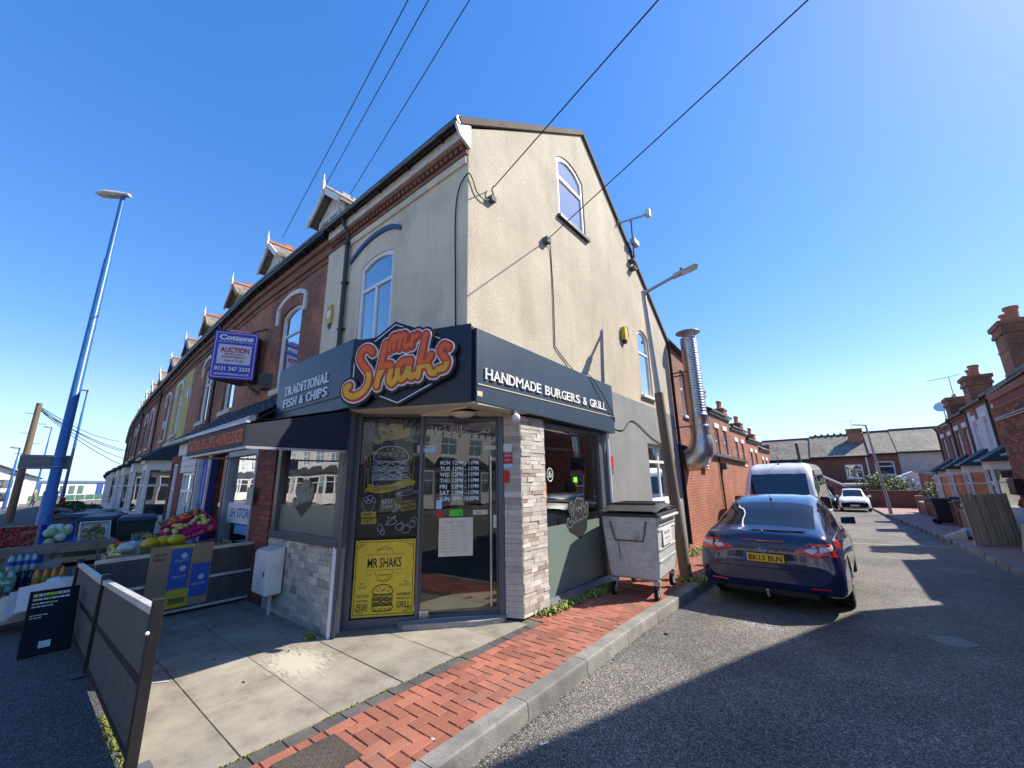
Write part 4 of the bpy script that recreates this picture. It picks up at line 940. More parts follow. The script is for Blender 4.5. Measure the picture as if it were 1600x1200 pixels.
# interior
mb = MB(); mb.prism([(-7.0, 2.72, .005), (-4.8, 2.72, .005), (-3.55, 4.15, .005), (-3.5, 8.0, .005), (-7.0, 8.0, .005)], (0, 0, .03)); mb.build('shop_floor', mat('floor_tile', (.30, .25, .2), .35, var=.15, scale=3), shop)
mb = MB(); mb.box(-7.15, -3.7, 7.9, 8.0, 0, 2.9); mb.box(-7.15, -7.05, 2.7, 8.0, 0, 2.55); mb.build('interior_wall', mat('interior_grey', (.10, .10, .10), .7), shop)
mb = MB(); mb.box(-7.1, -3.72, 3.55, 8, 2.56, 2.6); mb.prism([(-7.1, 2.62, 2.56), (-4.7, 2.62, 2.56), (-3.75, 3.54, 2.56), (-7.1, 3.54, 2.56)], (0, 0, .004)); mb.build('ceiling', mat('ceiling_white', (.6, .6, .58), .8), shop)
cnt = thing('serving_counter', 'dark serving counter with pale steel kick strip seen through the glass door', 'counter', (-5.2, 5.4, .035))
mb = MB(); mb.box(-6.9, -4.6, 5.2, 5.75, .25, 1.05); mb.box(-4.6, -4.15, 5.2, 7.5, .25, 1.05); mb.build('counter_body', mat('dark_counter', (.05, .05, .055), .4), cnt)
mb = MB(); mb.box(-6.9, -4.12, 5.17, 5.8, 1.05, 1.12); mb.box(-4.65, -4.1, 5.81, 7.5, 1.05, 1.12); mb.build('counter_top', mat('counter_grey', (.35, .36, .36), .3), cnt)
mb = MB(); mb.box(-6.9, -4.13, 5.18, 5.76, .04, .25); mb.build('kick_strip', STEEL, cnt)
sc_ = thing('menu_screen', 'dark menu board with red panel above the serving counter', 'menu board', (-5.5, 7.85, 1.9))
mb = MB(); mb.box(-6.6, -4.4, 7.75, 7.85, 1.75, 2.4); mb.build('board', flat('menu_red', (.30, .03, .02), .4), sc_)
mb = MB(); mb.box(-6.62, -4.38, 7.76, 7.86, 1.70, 2.45); mb.build('frame', BLK, sc_)
# ---------------------------------------------------------------- the curving terrace along the main road
def facade(i):
    r_, l_ = FB[i], FB[i+1]
    return Pl((l_[0], l_[1]), (r_[0]-l_[0], r_[1]-l_[1])), math.hypot(r_[0]-l_[0], r_[1]-l_[1])
def dormer(pl, uc, parent, tim, roofm, ridge_m, base=6.85, rise=.74, w=1.18):
    """gabled timber dormer on the front slope; d axis outward, roof recedes"""
    f = .34; zb, zt, za = base-.1, 7.72, 8.16; hw = w/2       # d of the front face = -f
    mb = MB(); pl.poly(mb, [(uc-hw, zb), (uc+hw, zb), (uc+hw, zt), (uc, za), (uc-hw, zt)], -1.9, -f)
    dm = mb.build('dormer', tim, parent)
    mb = MB(); e = .16
    for s in (-1, 1):
        a = pl.p(uc, za+.06, 0); b = pl.p(uc+s*(hw+e), zt-.10, 0)
        F = pl.n
        A0, B0 = a+F*(-f+.2), b+F*(-f+.2); A1, B1 = a+F*(-2.2), b+F*(-1.5)
        t = Vector((0, 0, .07))
        mb.hexa([A0, B0, B1, A1, A0+t, B0+t, B1+t, A1+t])
    mb.build('dormer_roof', roofm, dm)
    mb = MB()
    for s in (-1, 1):
        a = pl.p(uc, za+.05, -f+.205); b = pl.p(uc+s*(hw+e+.02), zt-.12, -f+.205); mb.bar(a, b, .04, .13, up=(0, 0, 1))
    mb.build('bargeboard', tim, dm)
    mb = MB(); mb.tube([pl.p(uc, za+.15, -f+.2), pl.p(uc, za+.15, -2.1)], .055, 6)
    mb.build('ridge_tiles', ridge_m, dm)
    mb = MB(); 
    for k in range(4):
        d = -f-.3-.26*k; pl.box(mb, uc-.03, uc+.03, za+.17, za+.27, d-.10, d+.10)
    mb.build('crested_ridge', ridge_m, dm, kind='stuff')
    mb = MB(); mb.tube([pl.p(uc, za-.15, -f+.25), pl.p(uc, za+.22, -f+.25), pl.p(uc, za+.30, -f+.25), pl.p(uc, za+.48, -f+.25)], [.035, .05, .03, .008], 6); mb.build('finial', WHITEP, dm)
    window(pl, uc-.46, uc+.46, zb+.18, zt-.10, dm, WHITEP, GLASS_UP, bars=[('v', uc)], d=-f+.05, fw=.05)
    mb = MB()
    for k in range(7): uu = uc-.48+.16*k; pl.box(mb, uu-.004, uu+.004, zt-.05, zt+.28-abs(uu-uc)*.5, -f-.01, -f+.008)
    mb.build('gable_boards', WHITEP, dm, kind='stuff')
def upwin(pl, uc, parent, w=1.06, v0=3.65, v1=5.5, hood=CREAMP, fm=WHITE, hoodm=True, curtain=CURT):
    window(pl, uc-w/2, uc+w/2, v0, v1, parent, fm, GLASS_UP, rise=.12, bars=[('h', v0+(v1-v0)*.66)], d=-.06, sill=.13, sillm=hood, curtain=curtain)
    if hoodm:
        mb = MB(); hw = w/2+.16
        pts = [Vector((uc-hw, v1-.30))]+smooth_pts([(uc-hw, v1+.10), (uc-hw*.6, v1+.22), (uc, v1+.28), (uc+hw*.6, v1+.22), (uc+hw, v1+.10)], 3)+[Vector((uc+hw, v1-.30))]
        for a, b in zip(pts[:-1], pts[1:]):
            t = (b-a).normalized(); nn = Vector((-t.y, t.x))*.05
            q = [a-nn, b-nn, b+nn, a+nn]
            mb.hexa([pl.p(x.x, x.y, .05) for x in q]+[pl.p(x.x, x.y, 0) for x in q])
        mb.build('hood_mould', WHITEP, parent)
def bay(pl, u0, u1, parent, fm=WHITEP, roofm=DARKTILE, depth=1.0, v0=.0, v1=2.55, dentil=False, bars=1, curtain=CURT, apex=3.35, band=WHITEP):
    c = .55
    F = [(u0, 0), (u0+c, depth), (u1-c, depth), (u1, 0)]
    b = MB(); q = [pl.p(u, v0, d) for u, d in F]; b.prism(q, (0, 0, .75)); q = [pl.p(u, v1-.22, d) for u, d in F]; b.prism(q, (0, 0, .30))
    bw = b.build('bay_window', fm, parent)
    segs = [(F[0], F[1]), (F[1], F[2]), (F[2], F[3])]
    for a, e in segs:
        A = pl.p(a[0], 0, a[1]); E_ = pl.p(e[0], 0, e[1]); sp = Pl(A, E_-A); L = (E_-A).length
        fr = MB(); sp.box(fr, 0, .09, v0+.75, v1-.22, -.1, .0); sp.box(fr, L-.09, L, v0+.75, v1-.22, -.1, .0); sp.box(fr, .09, L-.09, v0+.75, v0+.83, -.1, .0); sp.box(fr, .09, L-.09, v1-.3, v1-.22, -.1, .0)
        sp.box(fr, .09, L-.09, v0+.75+(v1-v0-.97)*.62, v0+.81+(v1-v0-.97)*.62, -.09, -.01)
        if L > 1.3: sp.box(fr, L/2-.035, L/2+.035, v0+.83, v1-.3, -.085, -.005)
        fr.build('bay_frame', fm, bw)
        g = MB(); sp.box(g, .08, L-.08, v0+.8, v1-.27, -.06, -.05); g.build('pane', GLASS_UP, bw)
        if curtain:
            g = MB(); n = 10
            for i in range(n): sp.box(g, .09+(L-.18)*i/n, .09+(L-.18)*(i+1)/n, v0+.83, v1-.3, -.15-.02*(i % 2), -.13-.02*(i % 2))
            g.build('curtain', curtain, bw)
    r_ = MB(); O_ = [(u0-.18, -.05), (u0+c-.12, depth+.16), (u1-c+.12, depth+.16), (u1+.18, -.05)]
    T = [(u0+.5, -.02), (u1-.5, -.02)]
    P = [pl.p(u, v1+.06, d) for u, d in O_]; Q = [pl.p(u, apex, d) for u, d in T]; P2 = [p+Vector((0, 0, -.05)) for p in P]
    r_.add(P+Q+P2, [(0, 1, 4), (1, 2, 5, 4), (2, 3, 5), (0, 6, 7, 1), (1, 7, 8, 2), (2, 8, 9, 3), (6, 9, 8, 7), (0, 4, 5, 3), (0, 3, 9, 6)]); r_.build('bay_roof', roofm, bw)
    g = MB(); pts = [pl.p(u, v1+.04, d) for u, d in O_]; g.tube(pts, .045, 6); g.build('bay_gutter', BLACKP, bw)
    if dentil:
        g = MB(); A, B = F[1], F[2]; n = 14
        for i in range(n): uu = A[0]+(B[0]-A[0])*i/n; pl.box(g, uu, uu+.07, v1-.10, v1+.0, depth, depth+.07)
        g.build('dentil_blocks', WHITEP, bw, kind='stuff')
    return bw
def chimney(parent, x, y, z0, z1, m, w=.75, d=.55, pots=2, along='x', pm=None, name='chimney'):
    mb = MB(); mb.box(x-w/2, x+w/2, y-d/2, y+d/2, z0, z1-.35); mb.box(x-w/2-.05, x+w/2+.05, y-d/2-.05, y+d/2+.05, z1-.35, z1-.22); mb.box(x-w/2-.02, x+w/2+.02, y-d/2-.02, y+d/2+.02, z1-.22, z1-.10); mb.box(x-w/2-.07, x+w/2+.07, y-d/2-.07, y+d/2+.07, z1-.10, z1)
    c = mb.build(name, m, parent)
    for k in range(pots):
        o = (k-(pots-1)/2)*.34; cx, cy = (x+o, y) if along == 'x' else (x, y+o)
        p = MB(); p.lathe([(.11, 0), (.12, .05), (.095, .12), (.10, .38), (.125, .42), (.12, .48), (.08, .48)], (cx, cy, z1), 10); p.build('chimney_pot', pm or TERRA, c, smooth=True)
    return c
specs = [  # wall, dormer timber, label bits, bay?, pipe
    ('weathered dark brick terraced house with white arched hood above its upper window, beside the render', BRICK_D, WHITEP, SLATE_W),
    ('red brown brick terraced house behind the blue auction board', BRICK_D, WHITEP, SLATE_W),
    ('brown brick terraced house between the auction board and the mustard house', BRICK_D, mat('bare_timber', (.34, .22, .11), .7), SLATE_W),
    ('mustard yellow rendered terraced house with narrow arched window', YELLOWW, mat('bare_timber', (.34, .22, .11), .7), SLATE_W),
    ('dark brick terraced house left of the mustard one with a white alarm box', BRICK_D, mat('blue_timber', (.03, .07, .13), .6), SLATE_W),
    ('brown brick terraced house with blue dormer, second left of the mustard one', BRICK_D, mat('blue_timber', (.03, .07, .13), .6), SLATE_W),
    ('brick terraced house third left of the mustard one along the curving row', BRICK_F, WHITEP, SLATE_W),
    ('brick terraced house fourth left of the mustard one along the curving row', BRICK_D, WHITEP, SLATE_W),
    ('brick terraced house fifth left of the mustard one along the curving row', BRICK_F, WHITEP, SLATE_W),
    ('brick terraced house sixth left of the mustard one along the curving row', BRICK_D, WHITEP, SLATE_W),
    ('brick terraced house seventh left of the mustard one, small with distance', BRICK_F, WHITEP, SLATE_W),
    ('brick terraced house eighth left of the mustard one, small with distance', BRICK_D, WHITEP, SLATE_W),
    ('brick terraced house third from the far end of the curving row', BRICK_F, WHITEP, SLATE_W),
    ('brick terraced house last but one at the far end of the curving row', BRICK_D, WHITEP, SLATE_W)]
for i, (lab, wm, dtim, rfm) in enumerate(specs):
    pl, W = facade(i+1)
    h = thing('terraced_house', lab, 'house', (FB[i+2][0], FB[i+2][1], 0), group='terraced houses of the curving row')
    wins = {0: W-1.72, 1: 1.45, 2: W-1.35, 3: 1.6}.get(i, W-1.3 if i % 2 == 0 else 1.4)
    uw = wins; v0w, v1w = 3.65, 5.5
    holes = [arch(uw-.53, uw+.53, v0w, v1w, .12)]
    zb = 2.5 if i < 2 else 0
    if i >= 2: holes += []
    wall(pl, [(0, zb), (W, zb), (W, 6.12), (0, 6.12)], holes, wm, h, th=.25)
    upwin(pl, uw, h, fm=WHITE, hoodm=(i not in (1,)), curtain=CURT if i not in (0, 1) else None)
    mb = MB(); pl.box(mb, 0, W, 6.12, 6.30, -.2, .05); pl.box(mb, 0, W, 6.30, 6.42, -.2, .11); pl.box(mb, 0, W, 5.98, 6.05, .001, .03); mb.build('brick_cornice', BRICK_S if i in (0, 1) else BRICK_F, h)
    mb = MB(); mb.tube([pl.p(-.01, 6.5, .2), pl.p(W+.01, 6.5, .2)], .06, 6); pl.box(mb, 0, W, 6.42, 6.48, .0, .16)
    for k in range(5): pl.box(mb, .4+k*.8, .43+k*.8, 6.4, 6.52, .1, .22)
    mb.build('gutter', BLACKP, h, smooth=True)
    mb = MB(); a = [pl.p(0, 6.5, .27), pl.p(W, 6.5, .27), pl.p(W, 9.2, -3.45), pl.p(0, 9.2, -3.45)]; b = [pl.p(0, 5.5, -7.9), pl.p(W, 5.5, -7.9)]; t = Vector((0, 0, .07))
    mb.hexa(a+[p+t for p in a]); mb.hexa([a[3], a[2], b[1], b[0]]+[p+t for p in (a[3], a[2], b[1], b[0])]); mb.build('roof', SLATE, h)
    dormer(pl, W-1.05 if i == 0 else W-.65, h, dtim, rfm, TERRA if i else mat('grey_ridge', (.3, .25, .22)))
    if i in (1, 4, 6, 8, 10, 12): mb = MB(); mb.tube([pl.p(.08, 6.45, .18), pl.p(.08, 6.3, .08), pl.p(.08, 3.0, .08)], .045, 6); mb.build('downpipe', BLACKP, h)
    mb = MB(); pl.box(mb, .2, W-.2, 0, 6.1, -7.6, -7.4); 
    if i == 13: mb.prism([pl.p(.02, 0, -.26), pl.p(.02, 0, -7.4), pl.p(.02, 5.5, -7.4), pl.p(.02, 9.15, -3.45), pl.p(.02, 6.5, -.26)], pl.u*.2)
    mb.build('rear_wall', BRICK_F, h)
    if i >= 2:
        dents = i in (3, 6); bu0 = .25 if i != 3 else .35
        if i == 2:
            bay(pl, .35, W-1.45, h, v1=2.45, dentil=True, curtain=CURTR)
        elif i == 3: bay(pl, .5, W-1.2, h, band=WHITEP, v1=2.5)
        else: bay(pl, .3+(1.1 if i % 2 else 0), W-1.5+(1.1 if i % 2 else 0), h, v1=2.5)
        du = W-1.2 if (i == 2 or i == 3 or i % 2 == 0) else .25
        mb = MB(); pl.box(mb, du, du+.85, 0, 2.35, .001, .05); fr = mb.build('door', flat('door_%d' % (i % 3), [(.25, .04, .05), (.6, .6, .6), (.05, .12, .08)][i % 3], .4), h)
        mb = MB(); pl.box(mb, du+.12, du+.73, 1.3, 2.1, .051, .06); mb.build('pane', GLASS_UP, fr)
h1 = [o for o in C.objects if o.name == 'terraced_house'][0]; h2 = bpy.data.objects['terraced_house.001']
# tiled lean-to running over the shop fronts
def leanto(x0, x1, parent):
    P0 = lambda x: Vector((x, 2.28, 2.72)); base = MB()
    yf0 = np.interp(-x0, [-p[0] for p in FB], [p[1] for p in FB]); yf1 = np.interp(-x1, [-p[0] for p in FB], [p[1] for p in FB])
    base.hexa([(x0, yf0-1.0, 2.66), (x1, yf1-1.0, 2.66), (x1, yf1, 3.42), (x0, yf0, 3.42), (x0, yf0-1.0, 2.70), (x1, yf1-1.0, 2.70), (x1, yf1, 3.46), (x0, yf0, 3.46)])
    base.build('lean_to_roof', DARKTILE, parent)
    me_cache = {}
    nrow = 5; dx = .30; n = int(round((x1-x0)/dx))
    for r_ in range(nrow):
        for k in range(n):
            xx = x0+k*(x1-x0)/n; yf = np.interp(-(xx), [-p[0] for p in FB], [p[1] for p in FB]); t0 = r_/nrow; t1 = (r_+1.12)/nrow; w_ = (x1-x0)/n
            mb = MB(); rows_ = []
            for t, lift in ((t0, .045), (min(t1, 1.02), .022)):
                rows_.append([(xx+w_*f, yf-1.03+1.03*t, 2.70+.76*t+lift+.028*math.sin(f*math.pi*2)) for f in (0, .17, .33, .5, .67, .83, 1.0)])
            low = [(p[0], p[1], p[2]-.03) for p in rows_[0]]
            mb.add(rows_[0]+rows_[1]+low, [(i, i+1, i+8, i+7) for i in range(6)]+[(14+i, 15+i, i+1, i) for i in range(6)])
            mb.build('roof_tile', DARKTILE, parent, smooth=True)
leanto(-10.9, -6.97, h1); leanto(-13.2, -10.9, h2)
mb = MB(); mb.tube([(-13.2, 2.30, 2.66), (-6.97, 2.20, 2.66)], .05, 8); mb.build('lean_to_gutter', mat('pale_gutter', (.45, .45, .44), .5), h1, smooth=True)
mb = MB(); mb.box(-12.3, -7.0, 2.42, 2.52, 2.36, 2.64); mb.build('white_fascia', WHITEP, h1)
# ground floor of the neighbouring shop
wall(SP, [(-10.9, 0), (-6.7, 0), (-6.7, 2.38), (-10.9, 2.38)], [arch(-8.85, -7.42, .0, 2.25, 0), arch(-9.85, -8.95, 0.01, 2.25, 0), arch(-10.75, -9.97, .02, 2.25, 0)], BRICK_R, h1, name='shop_wall', th=.2)
sf = MB(); SP.box(sf, -8.85, -8.78, 0, 2.25, -.15, .01); SP.box(sf, -7.50, -7.42, 0, 2.25, -.15, .01); SP.box(sf, -8.78, -7.5, 2.16, 2.25, -.15, .01); SP.box(sf, -8.78, -7.5, .0, .55, -.15, .0)
sfr = sf.build('shop_window', mat('shopfront_grey', (.28, .30, .32), .5), h1)
mb = MB(); SP.box(mb, -8.78, -7.5, .55, 2.16, -.08, -.07); mb.build('pane', glassmat('store_glass', (.5, .52, .55), refl=1.9), sfr)
mb = MB(); SP.box(mb, -8.76, -7.52, 1.02, 1.36, -.065, -.062); mb.build('name_strip', flat('strip_white', (.62, .66, .70), .5), sfr)
text('SH STORE', SP, -8.10, 1.12, .15, flat('store_blue', (.03, .06, .32), .5), sfr, width=1.0, d=-.060, bold=.02)
card(SP, -8.3, -7.7, .86, 1.0, flat('store_card', (.12, .3, .6), .5), sfr, d=-.06, name='poster'); card(SP, -7.48, -7.22, 1.35, 1.62, mat('meter_grey', (.35, .36, .36)), h1, d=.08, name='meter_box')
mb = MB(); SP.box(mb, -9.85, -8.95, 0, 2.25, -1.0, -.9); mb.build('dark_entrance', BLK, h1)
mb = MB(); SP.box(mb, -8.95, -8.86, 0, 2.2, -.1, .02); SP.box(mb, -9.90, -9.83, 0, 2.2, -.1, .02); mb.build('door_frame', flat('store_door_blue', (.03, .05, .18), .4), h1)
rr = random.Random(9)
for k in range(22):   # goods hanging inside the doorway
    u = rr.uniform(-9.78, -9.02); v = rr.uniform(.9, 2.05); mb = MB(); mb.ball(tuple(SP.p(u, v, -.25-rr.random()*.4)), rr.uniform(.05, .10), 7, 5, (1, 1, 1.3))
    tag(mb.build('wrapped_bunch', [flat('goods_red', (.35, .02, .04)), flat('goods_pink', (.5, .12, .15)), flat('goods_white', (.55, .55, .55)), flat('goods_green', (.05, .2, .08))][k % 4], smooth='all'), 'small %s wrapped bundle hanging in the dark store doorway' % ('red', 'pink', 'white', 'green')[k % 4], 'goods', '%s goods hanging in the store doorway' % ('red', 'pink', 'white', 'green')[k % 4])
mb = MB(); SP.box(mb, -10.70, -9.98, 0.02, 2.2, -.12, -.06); bd = mb.build('blue_door', flat('royal_blue_door', (.015, .07, .42), .35), h1)
mb = MB()
for u0, u1, v0, v1 in ((-10.62, -10.38, 1.3, 2.05), (-10.30, -10.06, 1.3, 2.05), (-10.62, -10.38, .3, 1.1), (-10.30, -10.06, .3, 1.1)): SP.box(mb, u0, u1, v0, v1, -.06, -.045)
mb.build('door_panels', flat('royal_blue_panel', (.03, .12, .5), .35), bd)
mb = MB(); SP.box(mb, -9.99, -9.93, 0, 2.25, -.1, .03); SP.box(mb, -10.76, -10.70, 0, 2.25, -.1, .03); mb.build('door_surround', WHITEP, h1)
# ground floor of the second neighbour: white boards, windows, brick pier
wall(SP, [(-13.2, 0), (-10.9, 0), (-10.9, 2.38), (-13.2, 2.38)], [arch(-12.05, -11.0, .7, 1.95, 0), arch(-13.1, -12.55, .5, 2.2, 0)], BRICK_R, h2, name='front_wall', th=.2)
mb = MB(); 
for k in range(3): SP.box(mb, -12.12, -10.92, 1.96+.14*k, 2.09+.14*k, .002, .03)
SP.box(mb, -12.12, -10.92, .0, .7, .002, .02); mb.build('white_boards', WHITEP, h2)
window(SP, -12.05, -11.0, .7, 1.95, h2, WHITE, GLASS_UP, bars=[('h', 1.55), ('v', -11.7), ('v', -11.35)], d=-.02, curtain=CURT); window(SP, -13.1, -12.55, .5, 2.2, h2, WHITE, GLASS_UP, bars=[('h', 1.6)], d=-.04, curtain=CURT)
# awning (thing) below the left fascia
aw = thing('awning', 'dark navy wedge awning with orange lettering on its valance under the fish and chips fascia', 'awning', (-5.8, 2.5, 2.3))
x0, x1 = -6.72, -4.60
mb = MB(); mb.hexa([(x0, 2.49, 2.52), (x1, 2.49, 2.52), (x1, 1.42, 2.25), (x0, 1.42, 2.25), (x0, 2.49, 2.54), (x1, 2.49, 2.54), (x1, 1.42, 2.27), (x0, 1.42, 2.27)]); mb.build('canopy', CANVAS, aw)
mb = MB(); mb.box(x0, x1, 1.405, 1.418, 2.03, 2.27); mb.build('front_valance', CANVAS, aw)
mb = MB(); mb.prism([(x1, 1.42, 2.03), (x1, 2.49, 2.03), (x1, 2.49, 2.55), (x1, 1.42, 2.27)], (-.012, 0, 0)); mb.build('end_panel', CANVAS, aw)
mb = MB(); mb.box(x0, x1+.01, 1.39, 1.43, 2.265, 2.29); mb.bar((x1, 1.42, 2.02), (x1, 2.47, 2.02), .02, .025); mb.bar((x0, 1.42, 2.02), (x1, 1.42, 2.02), .02, .025); mb.bar((x0, 1.42, 2.02), (x0, 2.47, 2.02), .02, .025)
mb.bar((-5.7, 1.43, 2.02), (-5.7, 1.43, 2.26), .02, .02); mb.bar((-5.7, 1.43, 2.26), (-5.7, 2.48, 2.5), .02, .02); mb.build('awning_frame', mat('frame_grey', (.4, .41, .42), .4, metal=.3), aw)
AP = Pl((0, 1.404), (1, 0)); text('TRADITIONAL FISH & CHIPS & HANDMADE BURGERS', AP, -5.66, 2.085, .13, flat('valance_orange', (.62, .13, .05), .6), aw, width=2.02, d=.003, bold=.03)
# auction board
ab = thing('auction_board', 'blue and white auction board bracketed above the lean-to', 'sign', (-10.35, 2.9, 3.97))
Q = Pl((-10.53, 2.35), (.38, .75)); BL = math.hypot(.38, .75)
ABL = flat('board_blue', (.07, .06, .46), .4)
mb = MB(); Q.box(mb, 0, BL, 3.97, 5.09, -.03, 0); bd_ = mb.build('board', ABL, ab)
mb = MB(); Q.box(mb, .10, BL-.10, 4.31, 4.77, .002, .006); mb.build('white_panel', flat('board_white', (.62, .63, .68), .5), bd_, bevel=.003)
mb = MB()
for a in ((.03, BL-.03, 4.005, 4.015), (.03, BL-.03, 5.04, 5.05), (.03, .04, 4.015, 5.04), (BL-.04, BL-.03, 4.015, 5.04)): Q.box(mb, a[0], a[1], a[2], a[3], .001, .004)
mb.build('border_line', WHT, bd_)
mb = MB(); Q.box(mb, .26, .66, 5.07, 5.135, .001, .006); mb.build('date_flash', flat('date_red', (.55, .04, .10), .5), bd_); text('28TH MARCH 2023', Q, .46, 5.085, .035, WHT, bd_, width=.36, d=.009, bold=.02)
ARD = flat('auction_red', (.42, .012, .07), .5)
text('Cottons', Q, BL/2, 4.885, .115, WHT, bd_, width=.66, d=.004, bold=.05); text('QUALIFIED SURVEYORS', Q, BL/2, 4.825, .032, WHT, bd_, width=.68, d=.004)
text('AUCTION', Q, BL/2, 4.59, .115, ARD, bd_, width=.56, d=.009, bold=.04); text('FREEHOLD', Q, BL/2, 4.525, .04, ARD, bd_, width=.38, d=.009, bold=.03); text('INVESTMENT', Q, BL/2, 4.455, .04, ARD, bd_, width=.46, d=.009, bold=.03); text('Nos 67 & 68', Q, BL/2, 4.375, .045, ARD, bd_, width=.34, d=.009, bold=.03)
text('0121 247 2233', Q, BL/2, 4.165, .085, WHT, bd_, width=.68, d=.004, bold=.03); text('www.cottons.co.uk', Q, BL/2, 4.06, .055, WHT, bd_, width=.68, d=.004, bold=.02)
mb = MB(); mb.prism([(-10.60, 2.40, 3.965), (-10.25, 3.08, 3.965), (-10.45, 3.28, 3.965), (-10.98, 3.1, 3.965)], (0, 0, 1.1)); mb.build('second_board', mat('board_back', (.12, .05, .04), .7), ab)
mb = MB(); mb.bar((-10.25, 3.0, 3.9), (-10.25, 3.3, 3.7), .05, .05); mb.bar((-10.25, 3.0, 5.12), (-10.25, 3.3, 5.3), .04, .04); mb.build('bracket', mat('bracket_wood', (.13, .08, .05)), ab)
# small boxes and fittings on the front walls
def alarm(pl, u, v, lab, m, m2, s=1.):
    t = thing('alarm_box', lab, 'alarm box', tuple(pl.p(u, v, 0)))
    mb = MB(); pl.poly(mb, [(u-.09*s, v+.02), (u-.07*s, v+.19*s), (u+.07*s, v+.19*s), (u+.09*s, v+.02), (u+.06*s, v-.09*s), (u-.06*s, v-.09*s)], 0, .085*s); mb.build('case', m, t, bevel=.01)
    mb = MB(); pl.poly(mb, [(u-.05*s, v-.092*s), (u+.05*s, v-.092*s), (u+.03*s, v-.16*s), (u-.03*s, v-.16*s)], .01, .07*s); mb.build('strobe', m2, t)
    return t
YAL = mat('alarm_yellow', (.62, .42, .05), .5); BST = flat('strobe_blue', (.02, .03, .10), .3)
t = alarm(FP, -7.0+.07, 4.62, 'yellow alarm box on the cream pilaster beside the downpipe', YAL, BST, 1.25); card(FP, -7.0, -6.86, 4.62, 4.76, WHT, t, d=.112, name='label')
alarm(GP, 8.15, 4.74, 'yellow alarm box on the sunlit gable above the right fascia', YAL, BST, 1.1)
p4, W4 = facade(5); alarm(p4, 2.8, 4.3, 'white alarm box on the brick wall left of the mustard house', WHITE, WHITE, 1.0)
p4, W4 = facade(3); alarm(p4, .12, 4.9, 'white alarm box on the brick beside the mustard render', WHITE, WHITE, 1.1)
t = thing('vent_box', 'small dark vent box on the brick wall above the lean-to tiles', 'vent', (-9.7, 3.3, 3.8)); mb = MB(); FP.box(mb, -9.9, -9.58, 3.72, 4.06, 0.002, .16); mb.build('hood', GREYD, t)
mb = MB(); 
for k in range(4): FP.box(mb, -9.88, -9.60, 3.76+.07*k, 3.79+.07*k, .161, .175)
mb.build('louvre', BLK, t)
t = thing('meter_cabinet', 'white electricity meter cabinet fixed beside the stone clad plinth', 'cabinet', (-6.5, 2.42, .25))
mb = MB(); mb.hexa([(-6.40, 2.28, .27), (-5.98, 2.28, .27), (-5.98, 2.48, .27), (-6.40, 2.48, .27), (-6.40, 2.28, .80), (-5.98, 2.28, .80), (-5.98, 2.48, .84), (-6.40, 2.48, .84)]); mb.build('case', WHITEP, t, bevel=.008)
mb = MB(); mb.box(-6.38, -6.0, 2.266, 2.278, .29, .78); mb.build('door', WHITEP, t); mb = MB(); mb.box(-6.04, -6.02, 2.258, 2.265, .5, .56); mb.build('latch', BLK, t)
mb = MB(); mb.tube([(-6.15, 2.42, .28), (-6.15, 2.42, 0)], .022, 6); mb.build('conduit', mat('pale_conduit', (.5, .5, .5)), t)
cam_t = thing('security_camera', 'small white dome camera under the right end of the corner fascia', 'camera', (-3.2, 4.0, 2.45)); mb = MB(); mb.ball((-3.2, 4.0, 2.44), .055, 10, 8); mb.build('dome', WHITE, cam_t, smooth='all'); mb = MB(); mb.tube([(-3.24, 4.0, 2.53), (-3.22, 4.0, 2.46)], .04, 8); mb.build('mount', GREYD, cam_t)
# ---------------------------------------------------------------- rear extension, duct
ext = thing('brick_extension', 'single storey orange brick extension behind the grey painted wall, with dark coping', 'extension', (-3.4, 11.2, -.2))
EP = Pl((-3.4, 0), (0, 1))
wall(EP, [(11.18, -.4), (20.2, -.6), (20.2, 2.25), (11.18, 2.42)], [], BRICK_O, ext, th=.25)
mb = MB(); mb.hexa([(-3.33, 11.5, 2.422), (-3.33, 20.3, 2.252), (-5.2, 20.3, 2.6), (-5.2, 11.5, 2.77), (-3.33, 11.5, 2.5), (-3.33, 20.3, 2.33), (-5.2, 20.3, 2.75), (-5.2, 11.5, 2.92)]); mb.build('roof', DARKTILE, ext)
mb = MB(); mb.tube([(-3.31, 11.6, 2.42), (-3.31, 20.3, 2.24)], .05, 6); mb.build('gutter', BLACKP, ext)
mb = MB(); mb.tube([(-3.35, 15.4, 2.3), (-3.35, 15.4, -.3)], .03, 6); mb.build('downpipe', mat('brown_pipe', (.07, .03, .02)), ext)
mb = MB(); mb.box(-3.39, -3.3, 13.2, 13.65, 1.85, 2.2); v_ = mb.build('vent', mat('vent_brown', (.2, .07, .04)), ext)
mb = MB()
for k in range(4): mb.box(-3.298, -3.285, 13.45, 13.64, 1.88+.08*k, 1.92+.08*k)
mb.build('louvre', WHITEP, v_)
mb = MB(); mb.box(-3.39, -3.22, 15.7, 15.95, 1.88, 2.1); mb.build('wall_light', GREYD, ext)
mb = MB(); mb.box(-5.1, -3.66, 20.05, 20.19, -.6, 2.2); mb.box(-5.2, -5.1, 11.3, 20.1, -.5, 2.7); mb.build('rear_wall', BRICK_F, ext)
wing = thing('rear_wing', 'two storey red brick rear wing rising behind the silver flue', 'rear wing', (-3.6, 11.3, 0))
WP = Pl((-3.6, 0), (0, 1))
wall(WP, [(11.19, 2.5), (14.4, 2.5), (14.4, 5.42), (11.19, 5.72)], [arch(12.75, 13.35, 3.5, 5.0, .1)], BRICK_S, wing, th=.25)
window(WP, 12.75, 13.35, 3.5, 5.0, wing, WHITE, GLASS_UP, rise=.1, bars=[('h', 4.4)], d=-.08, sill=.08, curtain=CURT)
